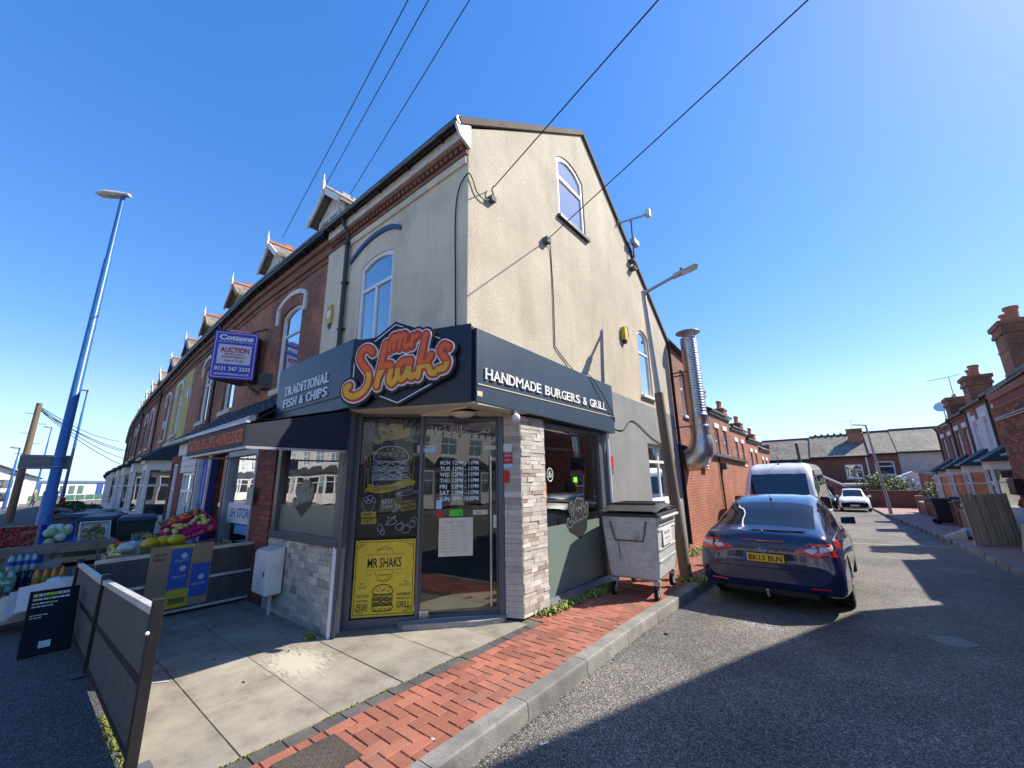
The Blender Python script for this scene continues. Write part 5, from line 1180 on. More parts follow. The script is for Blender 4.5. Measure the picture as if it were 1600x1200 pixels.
mb = MB(); mb.hexa([(-3.52, 11.3, 5.70), (-3.52, 14.5, 5.42), (-6.5, 14.5, 6.9), (-6.5, 11.3, 7.2), (-3.52, 11.3, 5.77), (-3.52, 14.5, 5.49), (-6.5, 14.5, 6.97), (-6.5, 11.3, 7.27)]); mb.build('roof', SLATE, wing)
mb = MB(); mb.tube([(-3.5, 11.3, 5.68), (-3.5, 14.5, 5.40)], .05, 6); mb.tube([(-3.36, 11.22, 5.4), (-3.36, 11.22, 0)], .045, 6); mb.build('gutter', BLACKP, wing)
mb = MB(); mb.box(-6.4, -3.86, 14.15, 14.39, 2.5, 5.4); mb.build('rear_wall', BRICK_F, wing)
flue = thing('extraction_flue', 'galvanised spiral extraction flue with flat rain cap and fat elbow beside the grey wall', 'flue', (-2.98, 11.6, 2.2))
fx, fy = -2.94, 11.75
mb = MB(); prof = []
z = 3.35
while z < 5.55: prof += [(.225, z), (.232, z+.012), (.225, z+.024)]; z += .075
mb.lathe(prof, (fx, fy, 0), 24); mb.build('spiral_duct', STEEL, flue, smooth=60)
mb = MB(); mb.lathe([(.25, 2.72), (.255, 2.95), (.275, 2.96), (.275, 3.0), (.245, 3.02), (.24, 3.28), (.25, 3.30), (.225, 3.36)], (fx, fy, 0), 24); mb.build('plain_duct', STEEL, flue, smooth=40)
mb = MB(); mb.lathe([(.0, 5.80), (.22, 5.79), (.33, 5.74), (.335, 5.72), (.0, 5.70)], (fx, fy, 0), 24); mb.build('rain_cap', STEELG, flue, smooth=40)
mb = MB()
for a in (0, 2.1, 4.2): mb.tube([(fx+.18*math.cos(a), fy+.18*math.sin(a), 5.5), (fx+.2*math.cos(a), fy+.2*math.sin(a), 5.74)], .012, 5)
mb.bar((-3.6, fy+.2, 4.55), (fx, fy+.2, 4.55), .03, .03); mb.bar((-3.6, fy-.2, 3.0), (fx, fy-.22, 3.0), .03, .03); mb.bar((-3.6, fy-.2, 4.55), (fx, fy-.2, 4.55), .03, .03); mb.build('stay', BLACKP, flue)
mb = MB(); pts = [(fx, fy, 2.74), (fx, fy, 2.55), (fx-.03, fy, 2.36), (fx-.12, fy, 2.22), (fx-.26, fy, 2.14), (fx-.40, fy, 2.13)]
mb.tube(pts, [.26, .29, .33, .34, .34, .34], 24); mb.build('elbow', STEEL, flue, smooth=60)
# ---------------------------------------------------------------- street pole with lamp
sp_ = thing('street_lamp', 'leaning brown pole with grey upper tube and lamp head beside the bin', 'street lamp', (-2.45, 7.7, -.08))
pb, pt = Vector((-2.45, 7.7, -.12)), Vector((-2.75, 7.89, 5.53)); pm = pb.lerp(pt, .60)
mb = MB(); mb.tube([pb, pm], [.105, .085], 10); mb.build('timber_post', WOOD, sp_, smooth=True)
mb = MB(); mb.tube([pm-(pt-pb)*.02, pt], [.062, .05], 10); mb.build('steel_post', STEELG, sp_, smooth=True)
hd = Vector((-2.15, 8.08, 5.74))
mb = MB(); mb.tube([pt-Vector((0, 0, .05)), hd], .034, 8); mb.build('arm', STEELG, sp_, smooth=True)
dr = (hd-pt).normalized(); sd_ = dr.cross(Vector((0, 0, 1))).normalized(); up = sd_.cross(dr)
def fr(a, b, c): return hd+dr*a+sd_*b+up*c
mb = MB(); mb.hexa([fr(-.02, -.07, -.03), fr(.5, -.11, -.03), fr(.5, .11, -.03), fr(-.02, .07, -.03), fr(0, -.06, .05), fr(.46, -.09, .03), fr(.46, .09, .03), fr(0, .06, .05)]); hdo = mb.build('lamp_head', mat('lamp_grey', (.42, .42, .40), .5), sp_, bevel=.015)
mb = MB(); mb.hexa([fr(.16, -.09, -.036), fr(.47, -.10, -.036), fr(.47, .10, -.036), fr(.16, .09, -.036), fr(.16, -.09, -.031), fr(.47, -.10, -.031), fr(.47, .10, -.031), fr(.16, .09, -.031)]); mb.build('lens', flat('lamp_lens', (.5, .5, .46), .2), hdo)
mb = MB(); mb.tube([fr(.2, 0, .04), fr(.2, 0, .10)], .035, 8); mb.build('photocell', GREYD, hdo)
# ---------------------------------------------------------------- commercial bin
cb = thing('commercial_bin', 'battered galvanised four wheeled waste bin with black domed lid against the shop side', 'bin', (-2.72, 6.55, -.03), rz=R(6), local=True)
BINM = mat('battered_galvanised', (.52, .53, .53), .55, metal=.1, var=.18, scale=4, fine=30, stain=(.22, .22, .21), ss=4, bump=.2)
# local frame: long side along x (1.25 m), short side along y
L2, W2 = .42, .60
def ring_(z, a, b): return [(-a, -b, z), (a, -b, z), (a, b, z), (-a, b, z)]
mb = MB(); P0 = ring_(.24, L2*.84, W2*.86); P1 = ring_(.42, L2*.90, W2*.90); P2 = ring_(1.12, L2, W2)
mb.add(P0+P1+P2, [(3, 2, 1, 0)]+[(i, (i+1) % 4, (i+1) % 4+4, i+4) for i in range(4)]+[(i+4, (i+1) % 4+4, (i+1) % 4+8, i+8) for i in range(4)])
body = mb.build('bin_body', BINM, cb, bevel=.03, smooth=30)
mb = MB()
for z in (.50, .66, .93, 1.0):
    k = .90+(z-.42)/.7*.10
    mb.box(-L2*k+.03, L2*k-.03, -W2*k-.014, -W2*k+.004, z-.012, z+.012)
    mb.box(L2*k-.004, L2*k+.014, -W2*k+.05, W2*k-.05, z-.012, z+.012)
mb.build('pressed_rib', BINM, cb, kind='stuff')
mb = MB(); a = Vector((-L2+.05, -W2*.97-.02, 1.06)); 
for p, q in (((-.28, 1.05), (-.22, .78)), ((-.22, .78), (.20, .78)), ((.20, .78), (.26, 1.05))): mb.tube([(p[0], -W2*.975-.025, p[1]), (q[0], -W2*.965-.03, q[1])], .012, 6)
mb.tube([(-.18, -W2*.95-.02, .78), (-.16, -W2*.93-.02, .5)], .006, 5)
mb.build('lifting_handle', mat('rusty_bar', (.12, .10, .09), .6), cb)
mb = MB(); mb.box(-L2-.03, L2+.03, -W2-.04, W2+.04, 1.118, 1.165); mb.build('bin_rim', mat('bin_rim_black', (.02, .02, .022), .5), cb, bevel=.01)
mb = MB(); n = 10; prof = [(-W2-.03+(2*W2+.06)*i/n, 1.166+.13*math.sin(math.pi*min(1, max(0, (i+.4)/(n+.8))))**.6) for i in range(n+1)]
vs = [(x, y, z) for x in (-L2-.02, -L2+.06, L2-.06, L2+.02) for y, z in [(y, z if abs(x) < L2 else 1.166+(z-1.166)*.55) for y, z in prof]]
m_ = n+1; mb.add(vs, [(j*m_+i, j*m_+i+1, (j+1)*m_+i+1, (j+1)*m_+i) for j in range(3) for i in range(n)]); mb.build('bin_lid', mat('bin_lid_black', (.022, .022, .025), .45, bump=.1), cb, smooth=60)
mb = MB()
for y in (-.3, -.1, .1, .3): mb.box(-L2+.07, L2-.07, y-.012, y+.012, 1.27, 1.30)
mb.build('lid_rib', mat('bin_rim_black', (.02, .02, .022), .5), cb, kind='stuff')
mb = MB(); mb.tube([(L2+.045, -W2+.04, 1.10), (L2+.045, W2-.04, 1.10)], .025, 8); mb.build('front_rail', mat('rail_pale', (.45, .46, .40), .5), cb, smooth=True)
for sx in (-1, 1):
    for sy in (-1, 1):
        cx, cy = sx*L2*.74, sy*W2*.78
        mb = MB(); mb.bar((cx, cy, .24), (cx, cy, .19), .10, .10, up=(0, 1, 0)); mb.bar((cx-.035, cy-.0, .2), (cx-.035, cy-.05, .09), .008, .05, up=(0, 1, 0)); mb.bar((cx+.035, cy, .2), (cx+.035, cy-.05, .09), .008, .05, up=(0, 1, 0)); cst = mb.build('castor', STEELG, cb)
        mb = MB(); mb.tube([(cx-.025, cy-.05, .09), (cx+.025, cy-.05, .09)], .09, 18); mb.build('tyre', RUB, cst, smooth=True)
        mb = MB(); mb.tube([(cx-.028, cy-.05, .09), (cx+.028, cy-.05, .09)], .052, 14); mb.build('wheel_disc', mat('disc_grey', (.35, .35, .34), .5), cst, smooth=True)
BS = Pl((L2*.97+.004, 0), (0, 1)); 
mb = MB(); BS.box(mb, -.33, .22, .70, .94, .0, .012); lab_ = mb.build('paper_label', flat('bin_label', (.62, .62, .62), .6), cb)
text('WASTE', BS, -.08, .85, .045, flat('label_dark', (.15, .15, .16)), lab_, width=.36, d=.016, rot=-.02); text('RECYCLING', BS, -.08, .78, .03, RED, lab_, width=.30, d=.016); text('0121 327 2001', BS, -.06, .73, .02, flat('label_dark', (.15, .15, .16)), lab_, width=.22, d=.016)
text('PAY AS YOU THROW', BS, -.02, .55, .035, flat('faded_blue', (.16, .20, .30)), lab_, width=.5, d=.02); text('NO HOT ASHES', BS, -.02, .49, .03, flat('faded_blue', (.16, .20, .30)), lab_, width=.42, d=.02)
# ---------------------------------------------------------------- generic car body by lofting
def interp_rows(keys, n):
    ts = [k[0] for k in keys]; out = []
    A = np.array([k[1] for k in keys], float)
    tt = np.linspace(ts[0], ts[-1], n)
    res = np.zeros((n, A.shape[1]))
    for i, t in enumerate(tt):
        j = min(max(np.searchsorted(ts, t)-1, 0), len(ts)-2); u = (t-ts[j])/(ts[j+1]-ts[j])
        m0 = (A[j+1]-A[j-1])/(ts[j+1]-ts[j-1])*(ts[j+1]-ts[j]) if j > 0 else (A[j+1]-A[j])
        m1 = (A[j+2]-A[j])/(ts[j+2]-ts[j])*(ts[j+1]-ts[j]) if j+2 < len(ts) else (A[j+1]-A[j])
        # monotone-ish limiting
        d = A[j+1]-A[j]; m0 = np.where(m0*d < 0, 0, np.clip(m0, -3*abs(d), 3*abs(d))); m1 = np.where(m1*d < 0, 0, np.clip(m1, -3*abs(d), 3*abs(d)))
        res[i] = (2*u**3-3*u**2+1)*A[j]+(u**3-2*u**2+u)*m0+(-2*u**3+3*u**2)*A[j+1]+(u**3-u**2)*m1
    return tt, res
def loft(keys, n, parts, m=7):
    """keys: (y, [w0 z0 w1 z1 ...]) half sections; parts: dict name-> test(y, ring index float) ; ring resampled smoothly"""
    tt, rs = interp_rows(keys, n); K = rs.shape[1]//2; R_ = []
    for r in rs:
        pts = [Vector((r[2*i], r[2*i+1])) for i in range(K)]; q = []
        sm = smooth_pts(pts, m); R_.append(sm)
    return tt, R_, m
def body_mesh(tt, R_, m, sel, mirror=True, push=0.):
    mb = MB(); N = len(R_[0]); idx = {}
    def vid(i, j, s):
        k = (i, j, s if R_[i][j].x > 1e-5 else 1)
        if k not in idx:
            p = R_[i][j]; idx[k] = len(mb.v); mb.v.append((k[2]*p.x, tt[i], p.y))
        return idx[k]
    for i in range(len(tt)-1):
        for j in range(N-1):
            if not sel(tt[i]*.5+tt[i+1]*.5, j/m, i, j): continue
            for s in ((1, -1) if mirror else (1,)):
                f = [vid(i, j, s), vid(i+1, j, s), vid(i+1, j+1, s), vid(i, j+1, s)]
                f2 = []
                for a in f:
                    if a not in f2: f2.append(a)
                if len(f2) > 2: mb.f.append(tuple(f2 if s == 1 else reversed(f2)))
    if push:
        mb.v = [(x+(push if x > 0.01 else -push if x < -.01 else 0), y, z+push) for x, y, z in mb.v]
    return mb
def wheel(parent, x, y, r, w, rimm, side):
    mb = MB(); prof = [(r*.62, -w/2), (r*.93, -w/2), (r, -w*.38), (r, w*.38), (r*.93, w/2), (r*.62, w/2)]
    def rot(mb): mb.v = [(x+v[2], y+v[0], r+v[1]) for v in mb.v]; return mb
    mb.lathe(prof, (0, 0, 0), 28); wh = rot(mb).build('wheel', RUB, parent, smooth=40)
    mb = MB(); o = side*w*.5
    n = 5
    for k in range(n):
        a = 2*math.pi*k/n
        for da in (-.13, .13):
            p = Vector((math.cos(a+da)*r*.12, math.sin(a+da)*r*.12, o*.9)); q = Vector((math.cos(a+da*1.4)*r*.6, math.sin(a+da*1.4)*r*.6, o*.95)); mb.bar(p, q, r*.09, .02)
    mb.lathe([(r*.56, o-.03*side), (r*.64, o*1.02), (r*.62, o*.9)], (0, 0, 0), 24); mb.lathe([(0, o), (r*.13, o*.98), (r*.14, o*.8)], (0, 0, 0), 12)
    rot(mb).build('rim', rimm, wh)
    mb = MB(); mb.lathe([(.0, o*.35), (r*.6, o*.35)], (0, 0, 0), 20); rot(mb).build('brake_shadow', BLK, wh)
def paint(name, col, flake=.0, rough=.25):
    m, n, l, b = newmat(name); b.inputs['Base Color'].default_value = (*col, 1); b.inputs['Roughness'].default_value = rough
    b.inputs['Metallic'].default_value = flake; b.inputs['Coat Weight'].default_value = 1; b.inputs['Coat Roughness'].default_value = .015; b.inputs['Specular IOR Level'].default_value = .5
    g = n.new('ShaderNodeNewGeometry'); out = _ramp(n, l, _noise(n, l, g.outputs['Position'], 5, 6), [(.3, tuple(Vector(col)*.85)), (.7, tuple(Vector(col)*1.1+Vector((.002, .002, .002))))]); l.new(out, b.inputs['Base Color'])
    return m
NAVY = paint('navy_car_paint', (.003, .010, .058), .0)
CARGLASS = glassmat('car_glass', trans=False, refl=.45, base=(.008, .010, .013))
# --- blue hatchback, rear at y=0 (local), nose at y=4.75; ring points from underside centre to roof centre
K = lambda zb, wb, zs, ws, zm, wm, zsh, wsh, zbl, wbl, zr, wr, zt: [0, zb, wb, zb, ws, zs, wm, zm, wsh, zsh, wbl, zbl, wr, zr, wr*.55, zt-.012*(zt-zr > .01), 0, zt]
keys = [
 (0.00, K(.42, .58, .47, .72, .56, .78, .62, .77, .655, .68, .67, .55, .68)),
 (0.05, K(.31, .62, .39, .82, .56, .875, .80, .80, .90, .74, .965, .62, .985)),
 (0.12, K(.27, .66, .34, .875, .58, .91, .84, .865, .98, .79, 1.045, .68, 1.07)),
 (0.26, K(.25, .68, .31, .90, .60, .925, .87, .885, 1.01, .81, 1.085, .70, 1.12)),
 (0.60, K(.20, .68, .28, .92, .60, .940, .88, .905, 1.03, .80, 1.17, .68, 1.235)),
 (1.05, K(.20, .68, .27, .92, .60, .943, .88, .910, 1.03, .82, 1.30, .66, 1.39)),
 (1.60, K(.20, .68, .27, .92, .60, .943, .86, .912, 1.01, .84, 1.43, .64, 1.515)),
 (2.20, K(.20, .68, .27, .92, .60, .943, .85, .912, .99, .85, 1.47, .64, 1.55)),
 (2.75, K(.20, .68, .27, .92, .60, .943, .84, .910, .97, .84, 1.43, .63, 1.51)),
 (3.25, K(.20, .68, .27, .92, .60, .940, .83, .900, .95, .82, 1.20, .62, 1.27)),
 (3.60, K(.20, .68, .27, .92, .60, .935, .81, .880, .92, .76, .99, .60, 1.01)),
 (4.20, K(.20, .66, .28, .90, .58, .915, .76, .860, .86, .72, .90, .55, .92)),
 (4.60, K(.20, .60, .28, .82, .52, .84, .68, .78, .76, .66, .79, .50, .80)),
 (4.76, K(.26, .50, .34, .66, .50, .68, .58, .62, .64, .54, .66, .40, .67))]
car = thing('blue_hatchback', 'dark metallic blue five door hatchback parked at the kerb, rear towards the viewer, yellow plate', 'car', (-1.12, 6.98, gz(8)-.12), rz=R(-1.0), local=True); car.scale = (.96, .97, .975)
tt, R_, m = loft(keys, 150, None, 6)
def sel_rearglass(y, j, i, jj): return .34 < y < 1.28 and j > 6.0+.15
def sel_side(y, j, i, jj):
    lo = 5.12; hi = 5.93
    if not (lo < j < hi): return False
    return (.95+.25*(j-5)) < y < 3.38-.55*(j-5) and not (2.05 < y < 2.15) and not (1.12+.2*(j-5) < y < 1.17+.2*(j-5))
def sel_wind(y, j, i, jj): return 2.85 < y < 3.52 and j > 6.1
def sel_arch(y, z): 
    return any(math.hypot(y-yc, z-.33) < .37 for yc in (1.0, 3.83))
isg = lambda y, j, i, jj: sel_rearglass(y, j, i, jj) or sel_side(y, j, i, jj) or sel_wind(y, j, i, jj)
inarch = lambda y, j, i, jj: .5 < j < 4.2 and sel_arch(y, R_[i][jj].y)
bm_ = body_mesh(tt, R_, m, lambda *a: not isg(*a) and not inarch(*a))
cap = [Vector((p.x, tt[0], p.y)) for p in R_[0]]+[Vector((-p.x, tt[0], p.y)) for p in reversed(R_[0][1:-1])]; bm_.add(cap, [tuple(range(len(cap)))])
bm_.build('body', NAVY, car, smooth=50)
body_mesh(tt, R_, m, lambda *a: isg(*a)).build('windows', CARGLASS, car, smooth=60)
for yc in (1.0, 3.83): mb = MB(); mb.box(-.86, .86, yc-.34, yc+.34, .25, .68); mb.build('wheel_arch_liner', BLK, car)
for x in (-.82, .82):
    for y in (1.0, 3.83): wheel(car, x, y, .325, .225, mat('alloy', (.5, .5, .52), .3, metal=.8), 1 if x > 0 else -1)
mb = MB(); mb.box(-.60, .60, .05, .3, .22, .36); mb.build('underside', BLK, car, bevel=.03)
Rr = Pl((0, 0), (1, 0))   # rear face looking to -y
def surf_y(x, z):
    """first station whose section encloses (x,z)"""
    for i, t in enumerate(tt):
        r = R_[i]; 
        zs = [p.y for p in r]; 
        best = 0
        for j in range(len(r)-1):
            a, b = r[j], r[j+1]
            if min(a.y, b.y) <= z <= max(a.y, b.y) and abs(a.y-b.y) > 1e-6: best = max(best, a.x+(b.x-a.x)*(z-a.y)/(b.y-a.y))
        if best >= abs(x):
            if i == 0: return t
            f = (abs(x)-prev)/max(best-prev, 1e-6); return tt[i-1]+(t-tt[i-1])*f
        prev = best
    return .5
def on_rear(poly, m_, name, parent, off=.006, res=.03, thick=.02):
    """patch on the curved tail following the body, from a polygon in x,z"""
    mb = MB(); xs_ = [p[0] for p in poly]; zs_ = [p[1] for p in poly]
    def inside(x, z):
        c = False; n = len(poly)
        for i in range(n):
            (x1, z1), (x2, z2) = poly[i], poly[(i+1) % n]
            if (z1 > z) != (z2 > z) and x < (x2-x1)*(z-z1)/(z2-z1)+x1: c = not c
        return c
    # scanline strips between polygon edges
    zlo, zhi = min(zs_), max(zs_); nz = max(3, int((zhi-zlo)/res)); rows = []
    for k in range(nz+1):
        z = zlo+(zhi-zlo)*(k/nz)*.998+.001*(zhi-zlo); X = []
        n = len(poly)
        for i in range(n):
            (x1, z1), (x2, z2) = poly[i], poly[(i+1) % n]
            if (z1 > z) != (z2 > z): X.append((x2-x1)*(z-z1)/(z2-z1)+x1)
        if len(X) < 2: continue
        a, b = min(X), max(X); rows.append([(a+(b-a)*q/10, z) for q in range(11)])
    base = len(mb.v)
    for row in rows:
        for x, z in row: mb.v.append((x, surf_y(x, z)-off, z))
    for a in range(len(rows)-1):
        for q in range(10): mb.f.append((a*11+q, a*11+q+1, (a+1)*11+q+1, (a+1)*11+q))
    nv = len(mb.v); mb.v += [(x, y+thick, z) for x, y, z in mb.v]
    R2 = len(rows)
    per = [q for q in range(11)]+[a*11+10 for a in range(1, R2)]+[(R2-1)*11+q for q in range(9, -1, -1)]+[a*11 for a in range(R2-2, 0, -1)]
    for a, b in zip(per, per[1:]+per[:1]): mb.f.append((b, a, a+nv, b+nv))
    return mb.build(name, m_, parent, smooth=50)
TL = flat('tail_red', (.55, .008, .01), .12, .6, coat=1); TLC = flat('tail_clear', (.62, .55, .55), .12, .6, coat=1)
for s in (-1, 1):
    P_ = [(s*.38, .84), (s*.60, .975), (s*.85, .995), (s*.91, .94), (s*.905, .81), (s*.62, .775)]
    tl = on_rear(P_, TL, 'tail_light', car, off=.012)
    on_rear([(s*.50, .86), (s*.63, .935), (s*.66, .93), (s*.66, .845), (s*.60, .83)], TLC, 'reverse_lens', tl, off=.017, thick=.008); on_rear([(s*.69, .845), (s*.69, .94), (s*.83, .955), (s*.85, .90), (s*.80, .85)], TLC, 'indicator_lens', tl, off=.017, thick=.008)
    on_rear([(s*.52, .375), (s*.74, .378), (s*.75, .402), (s*.53, .396)], TL, 'reflector', car, off=.016)
on_rear([(-.30, .955), (.30, .955), (.26, .972), (-.26, .972)], TL, 'high_brake_light', car, off=.02)
SEAM = flat('panel_gap', (.001, .001, .003), .6)
for pts in ([(-.64, .60), (.64, .60), (.62, .592), (-.62, .592)], [(-.655, .79), (-.645, .60), (-.635, .60), (-.645, .79)], [(.655, .79), (.645, .60), (.635, .60), (.645, .79)]): on_rear(pts, SEAM, 'panel_gap', car, off=.003, thick=.004)
on_rear([(-.40, .655), (.40, .655), (.36, .805), (-.36, .805)], mat('recess_navy', (.004, .008, .03), .3), 'plate_recess', car, off=.006)
py = min(surf_y(x, z) for x in (-.2, 0, .2) for z in (.69, .79))-.030
mb = MB(); mb.box(-.26, .26, py, py+.03, .68, .79); pl_ = mb.build('number_plate', flat('plate_yellow', (.75, .42, .03), .4), car, bevel=.004)
NP = Pl((0, py), (1, 0)); mb = MB(); NP.box(mb, -.258, -.215, .682, .788, .0, .002); mb.build('euro_band', flat('euro_blue', (.02, .06, .4)), pl_)
text('BK13 BLN', NP, .022, .700, .072, BLK, pl_, width=.42, d=.004, bold=.015)
NB = Pl((0, py+.012), (1, 0)); bd2 = MB(); pts = [NB.p(.0+.065*math.cos(a), .838+.028*math.sin(a), 0) for a in [i*math.pi/12 for i in range(24)]]
bd2.prism(pts, (0, .012, 0)); bo = bd2.build('badge', flat('badge_blue', (.02, .05, .2), .2, coat=1), car)
mb = MB(); mb.tube(pts+[pts[0]], .004, 5); mb.build('badge_rim', STEEL, bo); text('Ford', NB, 0, .823, .028, WHT, bo, width=.075, d=.004, ital=.3)
NM = Pl((0, surf_y(-.5, .72)-.008), (1, 0)); text('MONDEO', NM, -.50, .665, .022, STEEL, car, width=.19, d=.0)
mb = MB(); mb.tube([(.02, surf_y(0, 1.06)-.0+.16, 1.085), (.24, .16, 1.085), (.52, .20, 1.09)], .009, 6); mb.tube([(-.15, .17, 1.098), (.56, .20, 1.10)], .007, 6); mb.tube([(0.0, .13, 1.07), (0.0, .17, 1.085)], .02, 8); mb.build('wiper', BLK, car)
mb = MB(); mb.tube([(0, .03, .22), (0, -.05, .24), (0, -.06, .30)], .014, 6); mb.ball((0, -.06, .31), .022, 8, 6); mb.build('tow_bar', STEELG, car)
mb = MB(); mb.hexa([(.86, 3.0, .98), (1.08, 3.03, .98), (1.08, 3.16, 1.0), (.88, 3.2, 1.0), (.86, 2.99, 1.1), (1.08, 3.02, 1.12), (1.07, 3.14, 1.1), (.88, 3.18, 1.1)]); mb.build('door_mirror', NAVY, car, bevel=.02)
mb = MB(); mb.hexa([(-1.08, 3.03, .98), (-.86, 3.0, .98), (-.88, 3.2, 1.0), (-1.08, 3.16, 1.0), (-1.08, 3.02, 1.12), (-.86, 2.99, 1.1), (-.88, 3.18, 1.1), (-1.07, 3.14, 1.1)]); mb.build('door_mirror', NAVY, car, bevel=.02)
mb = MB(); mb.box(.895, .918, 1.35, 1.55, .86, .885); mb.box(.895, .918, 2.35, 2.55, .85, .875); mb.build('door_handle', NAVY, car, bevel=.006)
mb = MB(); mb.ball((0, 1.42, 1.495), .02, 8, 5); mb.tube([(0, 1.42, 1.49), (0, 1.30, 1.57)], .005, 5); mb.build('aerial', BLK, car)
# --- white van facing the viewer: front at y=0 local, towards -y
van = thing('white_van', 'white high roofed panel van facing the viewer, parked behind the blue hatchback', 'van', (-1.76, 13.9, gz(15)-.12), rz=R(-1.5), local=True)
VW = paint('white_van_paint', (.80, .80, .77), 0, .35)
KV = lambda zb, wb, zs, ws, zm, wm, zsh, wsh, zbl, wbl, zr, wr, zt: [0, zb, wb, zb, ws, zs, wm, zm, wsh, zsh, wbl, zbl, wr, zr, wr*.5, zt-.01, 0, zt]
vk = [(0.0, KV(.32, .6, .40, .74, .55, .80, .70, .78, .80, .74, .90, .62, .91)), (.12, KV(.28, .66, .36, .88, .60, .93, .80, .90, .92, .86, 1.02, .74, 1.04)), (.55, KV(.26, .7, .34, .95, .62, .985, .90, .97, 1.05, .90, 1.14, .80, 1.17)),
      (.95, KV(.26, .7, .34, .96, .62, 1.0, .95, .985, 1.20, .96, 1.29, .90, 1.34)), (1.42, KV(.26, .7, .34, .97, .62, 1.0, .98, .99, 1.30, .96, 1.93, .86, 2.0)), (1.70, KV(.26, .7, .34, .97, .62, 1.0, .98, .99, 1.36, .96, 2.18, .84, 2.28)), (2.2, KV(.26, .7, .34, .97, .62, 1.0, .98, .99, 1.40, .96, 2.30, .82, 2.42)), (5.4, KV(.26, .7, .34, .97, .62, 1.0, .98, .99, 1.40, .96, 2.30, .82, 2.42)), (5.5, KV(.3, .7, .36, .93, .62, .96, .98, .95, 1.40, .84, 2.30, .66, 2.36))]
tv, Rv, mv = loft(vk, 90, None, 6)
vg = lambda y, j, i, jj: (1.02 < y < 1.50 and j > 6.3) or (5.15 < j < 5.8 and 1.0+.4*(j-5) < y < 2.35) or (5.2 < j < 5.62 and 2.5 < y < 3.9) or (5.2 < j < 5.62 and 4.0 < y < 5.2)
va = lambda y, j, i, jj: .5 < j < 4.1 and any(math.hypot(y-yc, Rv[i][jj].y-.34) < .4 for yc in (.85, 4.4))
body_mesh(tv, Rv, mv, lambda *a: not vg(*a) and not va(*a)).build('body', VW, van, smooth=50); body_mesh(tv, Rv, mv, vg).build('windows', glassmat('van_glass', trans=False, refl=.9, base=(.02, .025, .03)), van, smooth=60)
for x in (-.86, .86):
    for y in (.85, 4.4): wheel(van, x, y, .34, .22, mat('steel_wheel', (.3, .3, .3), .5, metal=.4), 1 if x > 0 else -1)
for a in (.5, 4.05): mb = MB(); mb.box(-.88, .88, a, a+.7, .3, .7); mb.build('wheel_arch_liner', BLK, van)
for s in (-1, 1):
    mb = MB(); mb.hexa([(s*1.0, 1.02, 1.08), (s*1.24, 1.0, 1.08), (s*1.24, 1.16, 1.10), (s*1.0, 1.2, 1.10), (s*1.0, 1.02, 1.42), (s*1.22, 1.0, 1.40), (s*1.22, 1.16, 1.40), (s*1.0, 1.2, 1.42)] if s > 0 else [(-1.24, 1.0, 1.08), (-1.0, 1.02, 1.08), (-1.0, 1.2, 1.10), (-1.24, 1.16, 1.10), (-1.22, 1.0, 1.40), (-1.0, 1.02, 1.42), (-1.0, 1.2, 1.42), (-1.22, 1.16, 1.40)]); mb.build('door_mirror', BLK, van, bevel=.03)
    mb = MB(); mb.hexa([(s*.62, .02, .72), (s*.88, .16, .74), (s*.90, .22, .74), (s*.64, .08, .72), (s*.60, .02, .92), (s*.86, .20, 1.0), (s*.88, .26, 1.0), (s*.62, .1, .92)]); mb.build('headlight', flat('headlamp', (.5, .52, .55), .1, .8, coat=1), van)
mb = MB(); mb.box(-.5, .5, -.02, .02, .5, .8); mb.build('grille', BLK, van); mb = MB(); mb.box(-.26, .26, -.05, -.02, .38, .49); mb.build('number_plate', WHT, van)
mb = MB(); mb.tube([(0, 1.95, 2.36), (0, 2.0, 2.44), (.03, 1.7, 2.62)], .012, 5); mb.ball((0, 1.95, 2.37), .04, 8, 5); mb.build('aerial', BLK, van)
mb = MB(); mb.tube([(-.6, .93, 1.20), (.05, .98, 1.24)], .012, 5); mb.tube([(.1, .93, 1.20), (.7, .98, 1.22)], .012, 5); mb.build('wiper', BLK, van)
